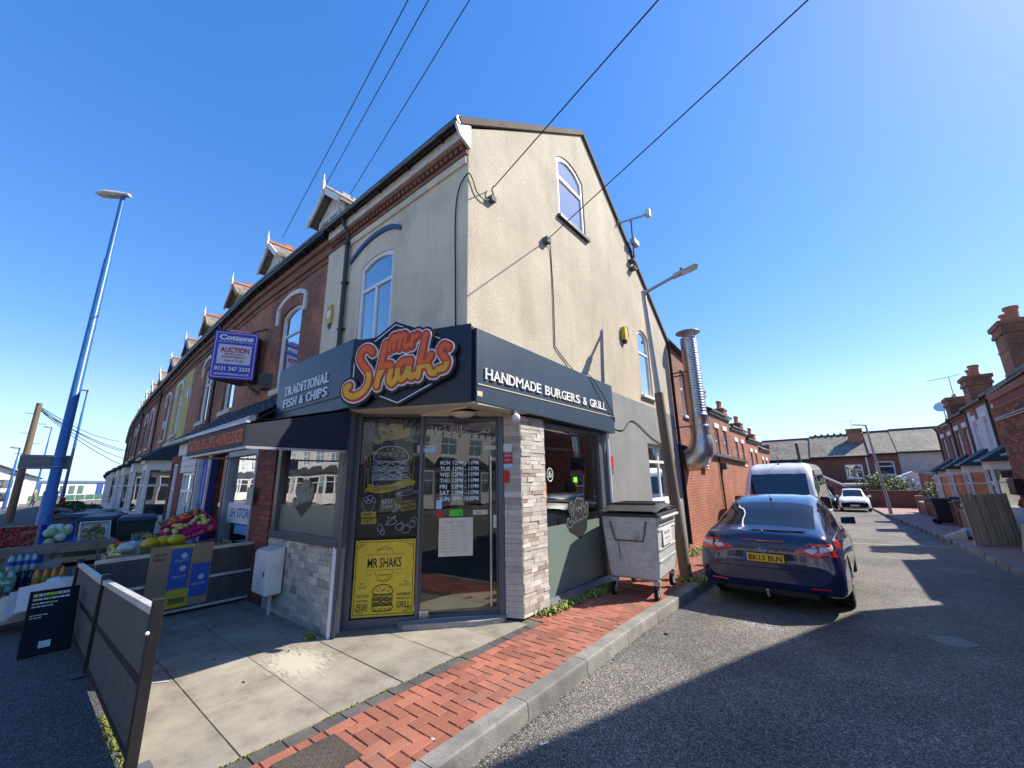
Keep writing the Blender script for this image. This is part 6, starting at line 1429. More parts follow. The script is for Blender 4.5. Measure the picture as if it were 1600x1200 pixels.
# --- small cars at the far end
def small_car(name, label, x, y, rz, pm, plate=True):
    c = thing(name, label, 'car', (x, y, gz(y)-.12), rz=rz, local=True)
    kk = [(a, list(b)) for a, b in [(0.0, K(.30, .55, .36, .68, .48, .74, .58, .74, .64, .70, .66, .55, .67)), (.12, K(.22, .62, .30, .80, .50, .84, .70, .80, .76, .74, .80, .60, .81)), (.5, K(.2, .66, .28, .88, .55, .89, .82, .86, .90, .78, .92, .62, .94)), (.95, K(.2, .66, .28, .88, .58, .89, .88, .87, .98, .78, 1.02, .62, 1.05)),
          (1.9, K(.2, .66, .28, .88, .6, .89, .9, .87, 1.02, .74, 1.42, .58, 1.50)), (2.6, K(.2, .66, .28, .88, .6, .89, .9, .87, 1.04, .74, 1.50, .58, 1.575)), (3.7, K(.2, .66, .28, .88, .6, .89, .9, .87, 1.05, .72, 1.44, .56, 1.52)), (4.4, K(.26, .62, .34, .84, .6, .85, .85, .80, .98, .66, 1.1, .5, 1.15)), (4.6, K(.32, .5, .4, .7, .6, .72, .8, .7, .9, .6, .95, .45, .97))]]
    t2, R2, m2 = loft(kk, 50, None, 5); g = lambda y_, j, i, jj: (.98 < y_ < 1.85 and j > 6.0) or (5.1 < j < 5.9 and 1.35+.4*(j-5) < y_ < 4.1) or (y_ > 3.8 and y_ < 4.35 and j > 6.1)
    a_ = lambda y_, j, i, jj: .5 < j < 4.0 and any(math.hypot(y_-yc, R2[i][jj].y-.31) < .35 for yc in (.85, 3.6))
    body_mesh(t2, R2, m2, lambda *q: not g(*q) and not a_(*q)).build('body', pm, c, smooth=50); body_mesh(t2, R2, m2, g).build('windows', CARGLASS, c, smooth=60)
    for xx in (-.78, .78):
        for yy in (.85, 3.6): wheel(c, xx, yy, .31, .2, mat('alloy', (.5, .5, .52), .3, metal=.8), 1 if xx > 0 else -1)
    mb = MB(); mb.box(-.8, .8, .55, 1.15, .3, .6); mb.box(-.8, .8, 3.3, 3.9, .3, .6); mb.build('wheel_arch_liner', BLK, c)
    mb = MB(); mb.box(-.48, .48, -.015, .05, .34, .48); mb.build('grille', BLK, c); mb = MB(); mb.box(-.30, .30, .0, .08, .66, .69); mb.build('upper_grille', BLK, c)
    mb = MB(); mb.box(-.25, .25, -.035, -.016, .40, .50); mb.build('number_plate', WHT, c)
    for s in (-1, 1):
        mb = MB(); mb.hexa([(s*.50, .03, .60), (s*.80, .16, .62), (s*.82, .3, .63), (s*.52, .1, .62), (s*.50, .06, .70), (s*.80, .22, .78), (s*.82, .42, .82), (s*.52, .12, .72)]); mb.build('headlight', flat('headlamp', (.5, .52, .55), .1, .8, coat=1), c)
        mb = MB(); mb.box(min(s*.84, s*1.02), max(s*.84, s*1.02), 1.35, 1.45, .98, 1.12); mb.build('door_mirror', pm, c, bevel=.02)
        mb = MB(); mb.box(min(s*.58, s*.74), max(s*.58, s*.74), .0, .1, .32, .42); mb.build('fog_light', BLK, c)
    return c
small_car('white_car', 'white people carrier facing the viewer in the middle of the far road', .03, 38.4, 0, VW)
small_car('dark_car', 'dark car half hidden between the white van and the white people carrier', -1.85, 41.5, R(4), paint('dark_car_paint', (.02, .025, .03)))
# ---------------------------------------------------------------- corner building across the side street (mostly outside the frame; casts the shade)
opp = thing('opposite_corner_house', 'dark red brick end house with rear wing at the right edge of the street', 'house', (3.43, 4.6, -.12))
OP = Pl((3.43, 0), (0, -1))   # wall faces -x : outside normal = (-1,0)
wall(OP, [(-12.2, -.4), (-4.5, -.2), (-4.5, 6.4), (-8.1, 9.1), (-12.2, 5.25)], [], BRICK_D, opp, th=.3)
wall(OP, [(-17.0, -.6), (-12.21, -.5), (-12.21, 3.82), (-17.0, 3.72)], [], BRICK_R, opp, th=.3)
mb = MB(); OP.box(mb, -17.02, -12.21, 3.55, 3.72, .001, .05); OP.box(mb, -17.02, -12.21, 3.30, 3.36, .001, .035); mb.build('brick_band', BRICK_S, opp)
roof_slab(3.48, 10.4, 4.4, 6.4, 8.1, 9.14, SLATE, opp); roof_slab(3.48, 10.4, 8.1, 9.142, 12.2, 5.26, SLATE, opp)
mb = MB(); mb.hexa([(3.38, 12.5, 3.82), (3.38, 17.05, 3.72), (6.5, 17.05, 5.0), (6.5, 12.5, 5.1), (3.38, 12.5, 3.88), (3.38, 17.05, 3.78), (6.5, 17.05, 5.06), (6.5, 12.5, 5.16)]); mb.build('wing_roof', SLATE, opp)
mb = MB(); mb.box(3.75, 10.2, 4.6, 4.8, -.4, 6.3); mb.box(3.75, 6.4, 16.78, 16.98, -.6, 3.7); mb.box(3.75, 10.3, 12.0, 12.18, -.5, 5.2); mb.box(10.1, 10.3, 4.81, 12.2, -.4, 5.2); mb.box(6.4, 6.5, 12.5, 16.9, -.5, 4.8); mb.build('rear_wall', BRICK_D, opp)
mb = MB(); mb.tube([(3.38, 12.6, 3.05), (3.38, 16.9, 3.05)], .015, 5); mb.tube([(3.38, 12.6, 2.98), (3.38, 16.9, 3.0)], .012, 5); mb.build('wall_cable', mat('white_cable', (.5, .5, .5)), opp)
# real bricks on the slice of wall nearest the frame edge
OB = [mat('old_brick_%d' % i, c, .9, var=.18, scale=14, fine=60, bump=.5) for i, c in enumerate([(.22, .075, .04), (.15, .05, .035), (.28, .10, .05), (.09, .04, .035)])]
cells = []
v = .62; row = 0
while v < 3.28:
    u = -16.98-(.1125 if row % 2 else 0)
    while u < -13.4:
        cells.append((max(u, -16.98), min(u+.215, -13.4), v, v+.065)); u += .225
    v += .075; row += 1
cells.sort(key=lambda c: c[0]+.15*abs(c[2]-2)); rr = random.Random(2); BMs = {}
for k, (u0, u1, v0, v1) in enumerate(cells[:300]):
    key = round(u1-u0, 2); 
    if key not in BMs:
        b = MB(); b.box(-.001, .03, -(u1-u0)/2, (u1-u0)/2, -.0325, .0325); BMs[key] = [];
        for m_ in OB: me = bpy.data.meshes.new('brick'); me.from_pydata(b.v, [], b.f); me.materials.append(m_); BMs[key].append(me)
    o = bpy.data.objects.new('brick', rr.choices(BMs[key], [5, 4, 3, 2])[0]); C.objects.link(o); o.parent = opp
    o.location = Vector((3.43-.010-rr.uniform(0, .006), -(u0+u1)/2, (v0+v1)/2))-Vector((3.43, 4.6, -.12))
sets = [MB() for _ in OB]
for (u0, u1, v0, v1) in cells[300:]:
    q = rr.choices(range(4), [5, 4, 3, 2])[0]; OP.box(sets[q], u0, u1, v0, v1, -.02, .010+rr.uniform(0, .006))
for q, b in enumerate(sets): b.build('brickwork', OB[q], opp, kind='stuff')
mb = MB(); mb.box(3.25, 3.42, 16.3, 16.9, 1.05, 1.45); mb.build('meter_box', BLK, opp)
# ---------------------------------------------------------------- terrace along the right of the side street (facade faces -x at x=5)
def tplane(y1): return Pl((5.0, y1), (0, -1))
units = [(17.4, 21.4, BRICK_S, 'nearest red brick terraced house on the right with red bay roof boards', flat('bay_red', (.45, .01, .03), .4)),
         (21.4, 25.4, BRICK_S, 'second red brick terraced house on the right beside the near one', WHITEP),
         (25.4, 29.4, mat('white_render', (.62, .62, .63), .8), 'white rendered terraced house on the right between brick neighbours', WHITEP),
         (29.4, 33.4, BRICK_S, 'red brick terraced house on the right just past the white rendered one', WHITEP),
         (33.4, 38.0, BRICK_F, 'last brick terraced house on the right at the far end with blue bay', flat('bay_blue', (.08, .16, .25), .5))]
for i, (y0, y1, wm, lab, bm) in enumerate(units):
    g = gz((y0+y1)/2); h = thing('side_terraced_house', lab, 'house', (5, y0, g), group='terraced houses on the right of the side street'); W = y1-y0
    pl = Pl((5.0, y1), (0, -1)); e = 5.05+g
    holes = [arch(W*.28-.42, W*.28+.42, e-2.1, e-.55, .1), arch(W*.76-.35, W*.76+.35, e-2.1, e-.55, .1)]
    wall(pl, [(0, g-.3), (W, g-.3), (W, e), (0, e)], holes, wm, h, th=.25)
    for uc, w_ in ((W*.28, .84), (W*.76, .70)):
        window(pl, uc-w_/2, uc+w_/2, e-2.1, e-.55, h, WHITE, GLASS_UP, rise=.1, bars=[('h', e-1.2)] if i % 2 else [('h', e-1.25), ('v', uc)], d=-.06, sill=.12, sillm=WHITEP, curtain=CURT)
        mb = MB(); pl.box(mb, uc-w_/2-.12, uc+w_/2+.12, e-.50, e-.27, .001, .04); mb.build('lintel', WHITEP, h)
    mb = MB(); pl.box(mb, 0, W, e, e+.14, -.2, .06); mb.build('brick_cornice', BRICK_S, h)
    mb = MB(); mb.tube([pl.p(0, e+.17, .14), pl.p(W, e+.17, .14)], .06, 6); mb.tube([pl.p(.1, e+.15, .12), pl.p(.1, e-.1, .05), pl.p(.1, g, .05)], .04, 6); mb.build('gutter', BLACKP, h)
    mb = MB(); a = [pl.p(0, e+.15, .2), pl.p(W, e+.15, .2), pl.p(W, e+2.3, -3.6), pl.p(0, e+2.3, -3.6)]; b = [pl.p(0, e+.1, -7.4), pl.p(W, e+.1, -7.4)]; t = Vector((0, 0, .08)); mb.hexa(a+[p+t for p in a]); mb.hexa([a[3], a[2], b[1], b[0]]+[p+t for p in (a[3], a[2], b[1], b[0])]); mb.build('roof', SLATE, h)
    mb = MB(); pl.box(mb, 0.02, W-.02, g, e, -7.3, -7.1)
    if i in (0, 4):
        uu = W-.24 if i == 0 else .02
        mb.prism([pl.p(uu, g-.2, -.26), pl.p(uu, g-.2, -7.1), pl.p(uu, e, -7.1), pl.p(uu, e+2.2, -3.6), pl.p(uu, e+.1, -.26)], pl.u*.2)
    mb.build('rear_wall', BRICK_F, h)
    bw = bay(pl, .35, W*.62, h, fm=WHITEP if i not in (0, 4) else WHITEP, v0=g, v1=g+2.5, depth=.8, apex=g+3.25)
    if i in (0, 4):
        mb = MB(); pl.box(mb, .95, W*.62-.5, g+2.30, g+2.54, .80, .84); mb.build('bay_board', bm, h)
    mb = MB(); pl.box(mb, W*.72, W*.72+.9, g, g+2.2, .001, .05); dd = mb.build('door', flat('door_dark', (.05, .03, .05), .4), h)
    mb = MB(); pl.box(mb, W*.72+.15, W*.72+.75, g+1.4, g+1.95, .051, .06); mb.build('pane', GLASS_UP, dd)
for (x, y, zt) in ((5.35, 21.5, 6.75), (5.35, 28.0, 6.0), (5.4, 33.3, 5.75)):
    t = thing('chimney_stack', {21.5: 'nearest tall brick chimney with two round pots on the right roofline', 28.0: 'middle brick chimney with uneven pots on the right roofline', 33.3: 'farthest brick chimney on the right roofline below the aerial'}[y], 'chimney', (x, y, 4), group='chimneys on the right roofline')
    mb = MB(); mb.box(x-.38, x+.38, y-.55, y+.55, 4.0, zt-.45); mb.build('stack', BRICK_D if y < 30 else BRICK_F, t)
    mb = MB(); mb.box(x-.44, x+.44, y-.61, y+.61, zt-.45, zt-.32); mb.box(x-.41, x+.41, y-.58, y+.58, zt-.32, zt-.16); mb.box(x-.47, x+.47, y-.64, y+.64, zt-.16, zt); mb.box(x-.40, x+.40, y-.57, y+.57, zt-1.0, zt-.93); mb.build('corbel', BRICK_D, t)
    if y < 30:
        for o in (-.28, .28):
            mb = MB(); mb.lathe([(.17, 0), (.18, .06), (.15, .12), (.16, .36 if o < 0 else .28), (.20, .42 if o < 0 else .34), (.19, .5 if o < 0 else .40), (.12, .5 if o < 0 else .40)], (x, y+o, zt), 14); mb.build('chimney_pot', TERRA, t, smooth=True)
    else:
        for o in (-.2, .2): mb = MB(); mb.lathe([(.06, 0), (.06, .22)], (x, y+o, zt), 8); mb.build('chimney_pot', mat('buff_pot', (.5, .4, .25)), t)
def yagi(name, lab, x, y, z, h, L, ang, n=6, group=None):
    t = thing(name, lab, 'aerial', (x, y, z), group=group); dx, dy = math.cos(ang), math.sin(ang)
    mb = MB(); mb.tube([(x, y, z), (x, y, z+h)], .02, 5); mb.build('mast', STEELG, t)
    mb = MB(); mb.tube([(x-dx*L*.3, y-dy*L*.3, z+h), (x+dx*L*.7, y+dy*L*.7, z+h)], .012, 5)
    for k in range(n): q = -.3+k/n; mb.tube([(x+dx*L*q-dy*.22, y+dy*L*q+dx*.22, z+h), (x+dx*L*q+dy*.22, y+dy*L*q-dx*.22, z+h)], .008, 4)
    mb.build('antenna_rods', STEELG, t); return t
yagi('tv_aerial', 'thin tv aerial on the farthest right chimney', 5.4, 33.3, 5.7, 1.3, 1.6, 2.4)
yagi('tv_aerial', 'tv aerial above the left part of the far terrace roof', -6.6, 54.5, 5.0, 1.3, 1.6, 2.8, group=None); yagi('tv_aerial', 'tv aerial beside the big chimney of the far terrace', 1.1, 55, 5.4, 1.7, 1.8, 2.6)
t = thing('satellite_dish', 'pale satellite dish standing above the right roofline', 'satellite dish', (5.3, 36.2, 4.6)); mb = MB(); mb.tube([(5.3, 36.2, 4.3), (5.25, 36.0, 5.6)], .03, 5); mb.build('mast', STEELG, t)
mb = MB(); n = 16; c = Vector((5.2, 36, 5.6)); nn = Vector((-.3, -.8, .5)).normalized(); a = nn.orthogonal().normalized(); b = nn.cross(a)
rings = []
for r_ in (0, .15, .27, .36): rings.append([tuple(c+(a*math.cos(2*math.pi*k/n)+b*math.sin(2*math.pi*k/n))*r_+nn*(r_*r_*.5)) for k in range(n)])
vs = [p for q in rings for p in q]; mb.add(vs, [(i*n+k, i*n+(k+1) % n, (i+1)*n+(k+1) % n, (i+1)*n+k) for i in range(3) for k in range(n)]); mb.add([tuple(Vector(p)-nn*.02) for p in vs], [(i*n+k, (i+1)*n+k, (i+1)*n+(k+1) % n, i*n+(k+1) % n) for i in range(3) for k in range(n)]); mb.build('dish', WHITE, t, smooth='all')
# front gardens: low walls, bins, gate
for k, (y0, y1) in enumerate(((21.4, 25.0), (25.6, 29.2), (29.8, 33.2), (33.8, 38.0))):
    t = thing('garden_wall', ('low buff brick garden wall nearest the black bin', 'low brick garden wall beyond the black bin', 'low dark brick garden wall, third along the far pavement', 'low dark brick garden wall at the far end of the right pavement')[k], 'wall', (3.3, y0, gz(y0)), group='front garden walls')
    z = gz((y0+y1)/2); BW = mat('garden_brick', (.30, .22, .13), .85, var=.2, scale=8) if k < 2 else BRICK_F
    xw = 3.25
    mb = MB(); mb.box(xw, xw+.2, y0+.35, y1-.35, z-.3, z+.62); mb.build('wall', BW, t)
    mb = MB(); mb.box(xw-.03, xw+.23, y0+.35, y1-.35, z+.621, z+.68); mb.build('coping', mat('coping_grey', (.25, .24, .22)), t)
    for y in (y0, y1-.36): mb = MB(); mb.box(xw-.06, xw+.28, y, y+.34, z-.3, z+.95); mb.build('pier', BRICK_D, t); mb = MB(); mb.box(xw-.09, xw+.31, y-.03, y+.37, z+.951, z+1.0); mb.build('pier_cap', mat('coping_grey', (.25, .24, .22)), t)
def wheelie(x, y, z, rz, lab, body, lid, h=1.07, s=1., group='wheelie bins'):
    t = thing('wheelie_bin', lab, 'wheelie bin', (x, y, z), rz=rz, group=group, local=True)
    mb = MB(); b = [(-.22*s, -.25*s, .06), (.22*s, -.25*s, .06), (.22*s, .22*s, .06), (-.22*s, .22*s, .06), (-.28*s, -.32*s, h*.93), (.28*s, -.32*s, h*.93), (.28*s, .30*s, h*.93), (-.28*s, .30*s, h*.93)]; mb.hexa(b); mb.build('bin_body', body, t, bevel=.015)
    mb = MB(); mb.box(-.30*s, .30*s, -.35*s, .33*s, h*.932, h*.96); mb.build('rim', body, t, bevel=.008)
    mb = MB(); mb.hexa([(-.30*s, -.37*s, h*.962), (.30*s, -.37*s, h*.962), (.30*s, .34*s, h*.962), (-.30*s, .34*s, h*.962), (-.25*s, -.30*s, h+.02), (.25*s, -.30*s, h+.02), (.25*s, .30*s, h+.045), (-.25*s, .30*s, h+.045)]); mb.build('lid', lid, t, bevel=.01)
    mb = MB(); mb.tube([(-.26*s, .37*s, h*.95), (.26*s, .37*s, h*.95)], .018, 6); mb.build('handle', body, t)
    for sx in (-1, 1): mb = MB(); mb.tube([(sx*.24*s, .24*s, .10), (sx*.29*s, .24*s, .10)], .10, 14); mb.build('wheel', RUB, t)
    return t
BB = mat('bin_black_plastic', (.02, .022, .028), .5); BG = mat('bin_green_plastic', (.012, .035, .026), .5); BL_ = mat('bin_blue_lid', (.015, .03, .07), .45)
wheelie(2.95, 26.2, gz(26.2), R(95), 'black wheelie bin on the right pavement in front of the buff garden wall', BB, BB, group='wheelie bins by the right garden walls')
wheelie(4.0, 24.4, gz(24), R(80), 'dark wheelie bin half hidden behind the right garden wall', BB, BB, group='wheelie bins by the right garden walls'); wheelie(3.9, 28.4, gz(28), R(70), 'second dark wheelie bin behind the right garden wall', BB, BB, group='wheelie bins by the right garden walls')
gt = thing('timber_gate', 'weathered close boarded timber gate leaning across the right pavement', 'gate', (2.9, 17.6, gz(17.6)))
A = Vector((2.42, 17.1, gz(17.1)-.02)); B = Vector((3.50, 18.2, gz(18)-.02)); gp = Pl(A, B-A); GL = (B-A).length; z0 = gz(17.6)
nb = 11
for k in range(nb):
    u0 = GL*k/nb; mb = MB(); top_ = 1.72-.05*rr.random(); 
    lean = .14
    mb.hexa([gp.p(u0+.006, z0+.02, .0), gp.p(u0+GL/nb-.008, z0+.02, .0), gp.p(u0+GL/nb-.008, z0+.02, -.02), gp.p(u0+.006, z0+.02, -.02), gp.p(u0+.006-.12, z0+top_, .0), gp.p(u0+GL/nb-.008-.12, z0+top_, .0), gp.p(u0+GL/nb-.008-.12, z0+top_, -.02), gp.p(u0+.006-.12, z0+top_, -.02)]); mb.build('board', WOODG, gt)
mb = MB(); gp.box(mb, 0, GL, z0+.25, z0+.35, -.07, -.021); gp.box(mb, -.1, GL-.1, z0+1.35, z0+1.45, -.07, -.021); mb.build('rail', WOODG, gt)
t = thing('leaning_board', 'pale timber board leaning at the right edge in front of the gate', 'board', (3.3, 16.6, gz(16.6))); mb = MB(); mb.hexa([(3.05, 16.2, -.34), (3.42, 15.6, -.34), (3.42, 15.7, -.34), (3.05, 16.3, -.34), (3.2, 16.5, .35), (3.41, 15.9, .35), (3.415, 16.0, .35), (3.22, 16.6, .35)]); mb.build('plank', mat('pale_plank', (.42, .33, .22), .8), t)
t = thing('rubble_sheet', 'grey crumpled sheet and rubble pile on the right pavement beside the gate', 'rubble', (2.7, 19.5, gz(19.5))); rr = random.Random(4)
mb = MB(); g_ = gz(19.5)
NXs = 9; vs = []
for i in range(NXs):
    for j in range(5): vs.append((2.2+.12*i, 19.0+.28*j, g_+.02+.30*math.sin(i/8*math.pi)*math.sin((j+.5)/5*math.pi)*rr.uniform(.5, 1.1)))
mb.add(vs, [(i*5+j, (i+1)*5+j, (i+1)*5+j+1, i*5+j+1) for i in range(8) for j in range(4)]); mb.build('crumpled_sheet', mat('dusty_sheet', (.33, .31, .28), .8), t)
mb = MB(); mb.hexa([(2.0, 18.9, g_+.02), (2.5, 18.7, g_+.0), (2.6, 19.3, g_+.0), (2.1, 19.4, g_+.02), (2.0, 18.9, g_+.05), (2.5, 18.7, g_+.28), (2.6, 19.3, g_+.30), (2.1, 19.4, g_+.05)]); mb.build('slab', mat('dusty_slab', (.38, .36, .33), .8), t)
# far street lamp on the right pavement
t = thing('street_lamp', 'slim grey street lamp on the right pavement near the white people carrier', 'street lamp', (1.66, 34.5, gz(34.5))); g_ = gz(34.5)
mb = MB(); mb.tube([(1.66, 34.5, g_), (1.6, 34.5, g_+1.3), (1.40, 34.5, 4.72)], [.10, .075, .05], 8); mb.build('post', STEELG, t, smooth=True); mb = MB(); mb.bar((1.42, 34.5, 4.70), (.75, 34.6, 4.80), .12, .06); mb.build('lamp_head', GREYD, t)
# ---------------------------------------------------------------- far terrace across the end of the street
zg = gz(48)
far = [(-16.5, -11.9, BRICK_F), (-11.9, -7.3, BRICK_F), (-7.3, -2.7, BRICK_F), (-2.7, 1.9, BRICK_F), (1.9, 3.9, BRICK_F), (3.9, 7.6, mat('pale_render', (.40, .39, .36), .85))]
labs = ['leftmost brick house of the far terrace, mostly behind the left row', 'brick house of the far terrace above the white van', 'brick house of the far terrace behind the timber pole, right of the van', 'brick house of the far terrace with a square white window and big chimney', 'narrow brick house of the far terrace with a blue reflecting window', 'pale rendered end house of the far terrace on the right']
for i, (x0, x1, wm) in enumerate(far):
    h = thing('far_terraced_house', labs[i], 'house', (x0, 52, zg), group='houses of the far terrace'); pl = Pl((x0, 52), (1, 0)); W = x1-x0; e = 3.05+.03*(x0+10)
    wn_ = {1: [], 2: [], 3: [(2.6, 3.9, 1.25, 2.55)], 4: [(.25, 1.6, 1.5, 2.75)]}.get(i, [])
    wall(pl, [(0, zg-.3), (W, zg-.3), (W, e), (0, e)], [arch(a, b, c, d, 0) for a, b, c, d in wn_], wm, h, th=.25)
    for a, b, c, d in wn_: window(pl, a, b, c, d, h, WHITE, GLASS_UP, bars=[('h', d-.45)], d=-.05, fw=.08, sill=.1, sillm=WHITEP, curtain=CURT)
    mb = MB(); a = [pl.p(-.0, e+.02, .25), pl.p(W, e+.02, .25), pl.p(W, e+2.35, -4), pl.p(-.0, e+2.35, -4)]; b = [pl.p(0, e, -8.2), pl.p(W, e, -8.2)]; t_ = Vector((0, 0, .1)); mb.hexa(a+[p+t_ for p in a]); mb.hexa([a[3], a[2], b[1], b[0]]+[p+t_ for p in (a[3], a[2], b[1], b[0])]); mb.build('roof', SLATE_W, h)
    mb = MB(); mb.tube([pl.p(0, e+.02, .3), pl.p(W, e+.02, .3)], .07, 5); mb.build('gutter', BLACKP, h)
    mb = MB(); mb.tube([pl.p(0, e+2.48, -4), pl.p(W, e+2.48, -4)], .10, 5); mb.build('ridge', mat('ridge_brown', (.1, .08, .07)), h)
    mb = MB(); pl.box(mb, .05, W-.05, zg, e, -8, -7.8); mb.build('rear_wall', BRICK_F, h)
    if i == 3: chimney(h, 1.2, 54.6, 3.2, 6.2, BRICK_D, w=1.2, d=.8, pots=0)
    if i == 1: chimney(h, -6.9, 53.6, 3.0, 5.0, BRICK_S, w=1.1, d=.8, pots=0)
    if i == 3:
        mb = MB()
        for k in range(6): mb.ball((x0+.6+k*.55, 56, e+2.62), .12, 6, 4)
        mb.build('ridge_ball', mat('ridge_brown', (.1, .08, .07)), h, kind='stuff')
    if i == 3: mb = MB(); mb.tube([pl.p(4.3, e, .12), pl.p(4.3, zg, .12)], .07, 6); mb.build('downpipe', WHITEP, h)
    if i in (2, 3): mb = MB(); mb.box(x0+1.6, x0+2.0, 53, 53.05, e+.75, e+.85); mb.build('roof_vent', WHITEP, h)
t = thing('timber_pole', 'dark timber pole in front of the far terrace, right of the van roof', 'pole', (-3.2, 47, zg)); mb = MB(); mb.tube([(-3.2, 47, zg), (-3.35, 47, 4.6)], .13, 8); mb.build('post', mat('dark_pole', (.07, .055, .045)), t, smooth=True)
t = thing('garage', 'small brick garage with white bargeboard behind the dark car', 'garage', (-1.2, 46, zg)); zg2 = zg+.0
mb = MB(); mb.prism([(-4.4, 46, zg2), (-.55, 46, zg2), (-.55, 46, zg2+1.75), (-2.5, 46, zg2+2.9), (-4.4, 46, zg2+1.85)], (0, 4, 0)); mb.build('walls', BRICK_O, t)
mb = MB(); mb.bar((-2.5, 45.95, zg2+3.0), (-.3, 45.95, zg2+1.72), .12, .14); mb.bar((-2.5, 45.95, zg2+3.0), (-4.6, 45.95, zg2+1.80), .12, .14); mb.build('bargeboard', WHITEP, t)
mb = MB(); mb.hexa([(-2.5, 46.1, zg2+2.98), (-.35, 46.1, zg2+1.74), (-.35, 50, zg2+1.74), (-2.5, 50, zg2+2.98), (-2.5, 46.1, zg2+3.04), (-.35, 46.1, zg2+1.8), (-.35, 50, zg2+1.8), (-2.5, 50, zg2+3.04)]); mb.hexa([(-4.6, 46.1, zg2+1.8), (-2.5, 46.1, zg2+2.98), (-2.5, 50, zg2+2.98), (-4.6, 50, zg2+1.8), (-4.6, 46.1, zg2+1.86), (-2.5, 46.1, zg2+3.04), (-2.5, 50, zg2+3.04), (-4.6, 50, zg2+1.86)]); mb.build('roof', SLATE, t)
mb = MB(); mb.box(-3.6, -1.2, 45.96, 45.99, zg2, zg2+1.7); mb.build('garage_door', flat('garage_door_dark', (.02, .04, .05)), t)
t = thing('porch', 'low flat roofed white porch beside the garage behind the people carrier', 'porch', (.6, 47, zg)); mb = MB(); mb.box(-.3, 2.1, 47.0, 48.5, zg, zg+1.75); mb.build('walls', mat('pale_render', (.4, .39, .36)), t); mb = MB(); mb.box(-.45, 2.25, 46.8, 48.7, zg+1.751, zg+1.95); mb.build('flat_roof', WHITEP, t)
t = thing('brick_garden_wall', 'brown brick garden wall across the end of the street behind the white people carrier', 'wall', (2, 45.6, zg)); mb = MB(); mb.box(.5, 4.5, 45.5, 45.75, zg-.2, zg+1.35); mb.build('wall', BRICK_F, t); mb = MB(); mb.box(.45, 4.55, 45.46, 45.79, zg+1.351, zg+1.42); mb.build('coping', BRICK_D, t)
t = thing('white_gabled_shed', 'small white gabled outbuilding with red brick side at the far right', 'outbuilding', (4, 48.5, zg)); mb = MB(); mb.prism([(2.9, 48.4, zg), (4.6, 48.4, zg), (4.6, 48.4, zg+2.5), (4.3, 48.4, zg+2.9), (2.9, 48.4, zg+2.3)], (0, 2.5, 0)); mb.build('walls', WHITEP, t); mb = MB(); mb.box(4.61, 7.4, 48.4, 50.5, zg, zg+2.1); mb.prism([(4.61, 48.4, zg+2.101), (7.4, 48.4, zg+2.101), (4.61, 48.4, zg+2.75)], (0, 2.1, 0)); mb.build('brick_wall', BRICK_O, t)
# foliage clumps
def crown(name, lab, c, rx, ry, rz_, n, leaf, mats, cat='bush', trunk=None, seed=1, group=None):
    t = thing(name, lab, cat, (c[0], c[1], c[2]-rz_), group=group); r_ = random.Random(seed)
    for k, m_ in enumerate(mats):
        mb = MB()
        blobs = [(r_.uniform(-.6, .6), r_.uniform(-.6, .6), r_.uniform(-.5, .7), r_.uniform(.3, .6)) for _ in range(7)]
        for i in range(n//len(mats)):
            b = r_.choice(blobs); d = Vector((r_.gauss(0, 1), r_.gauss(0, 1), r_.gauss(0, 1))).normalized()*b[3]*r_.uniform(.6, 1.05)
            p = Vector((c[0]+(b[0]+d.x)*rx, c[1]+(b[1]+d.y)*ry, c[2]+(b[2]+d.z)*rz_)); a = Vector((r_.gauss(0, 1), r_.gauss(0, 1), r_.gauss(0, 1))).normalized(); q = a.orthogonal().normalized(); s = leaf*r_.uniform(.6, 1.4)
            mb.add([p-a*s, p+q*s*.5, p+a*s, p-q*s*.5], [(0, 1, 2, 3)])
        mb.build('crown' if cat == 'tree' else 'foliage', m_, t, kind='stuff')
    mb = MB(); base = Vector((c[0], c[1], c[2]-rz_)) if trunk is None else Vector(trunk)
    for k in range(5): e = Vector((c[0]+r_.uniform(-.5, .5)*rx, c[1]+r_.uniform(-.5, .5)*ry, c[2]+r_.uniform(-.1, .5)*rz_)); mb.tube([base, base.lerp(e, .5)+Vector((0, 0, .1)), e], [.03, .02, .008], 5)
    mb.build('stems' if cat != 'tree' else 'trunk', WOOD, t); return t
LF2 = mat('leaf_olive', (.11, .14, .035), .6, var=.4, scale=20); LF3 = mat('leaf_pale', (.16, .19, .06), .6, var=.3, scale=20)
crown('garden_bush', 'loose yellow green bush behind the far street lamp', (2.3, 47.2, zg+1.5), 2.0, 1.1, 1.3, 2600, .10, [LF2, LF3, LEAF], seed=3)
crown('garden_bush', 'small green bush beside the last right hand bay', (5.0, 44.5, zg+1.3), 1.1, 1.0, 1.3, 1400, .10, [LF2, LEAF], seed=5)
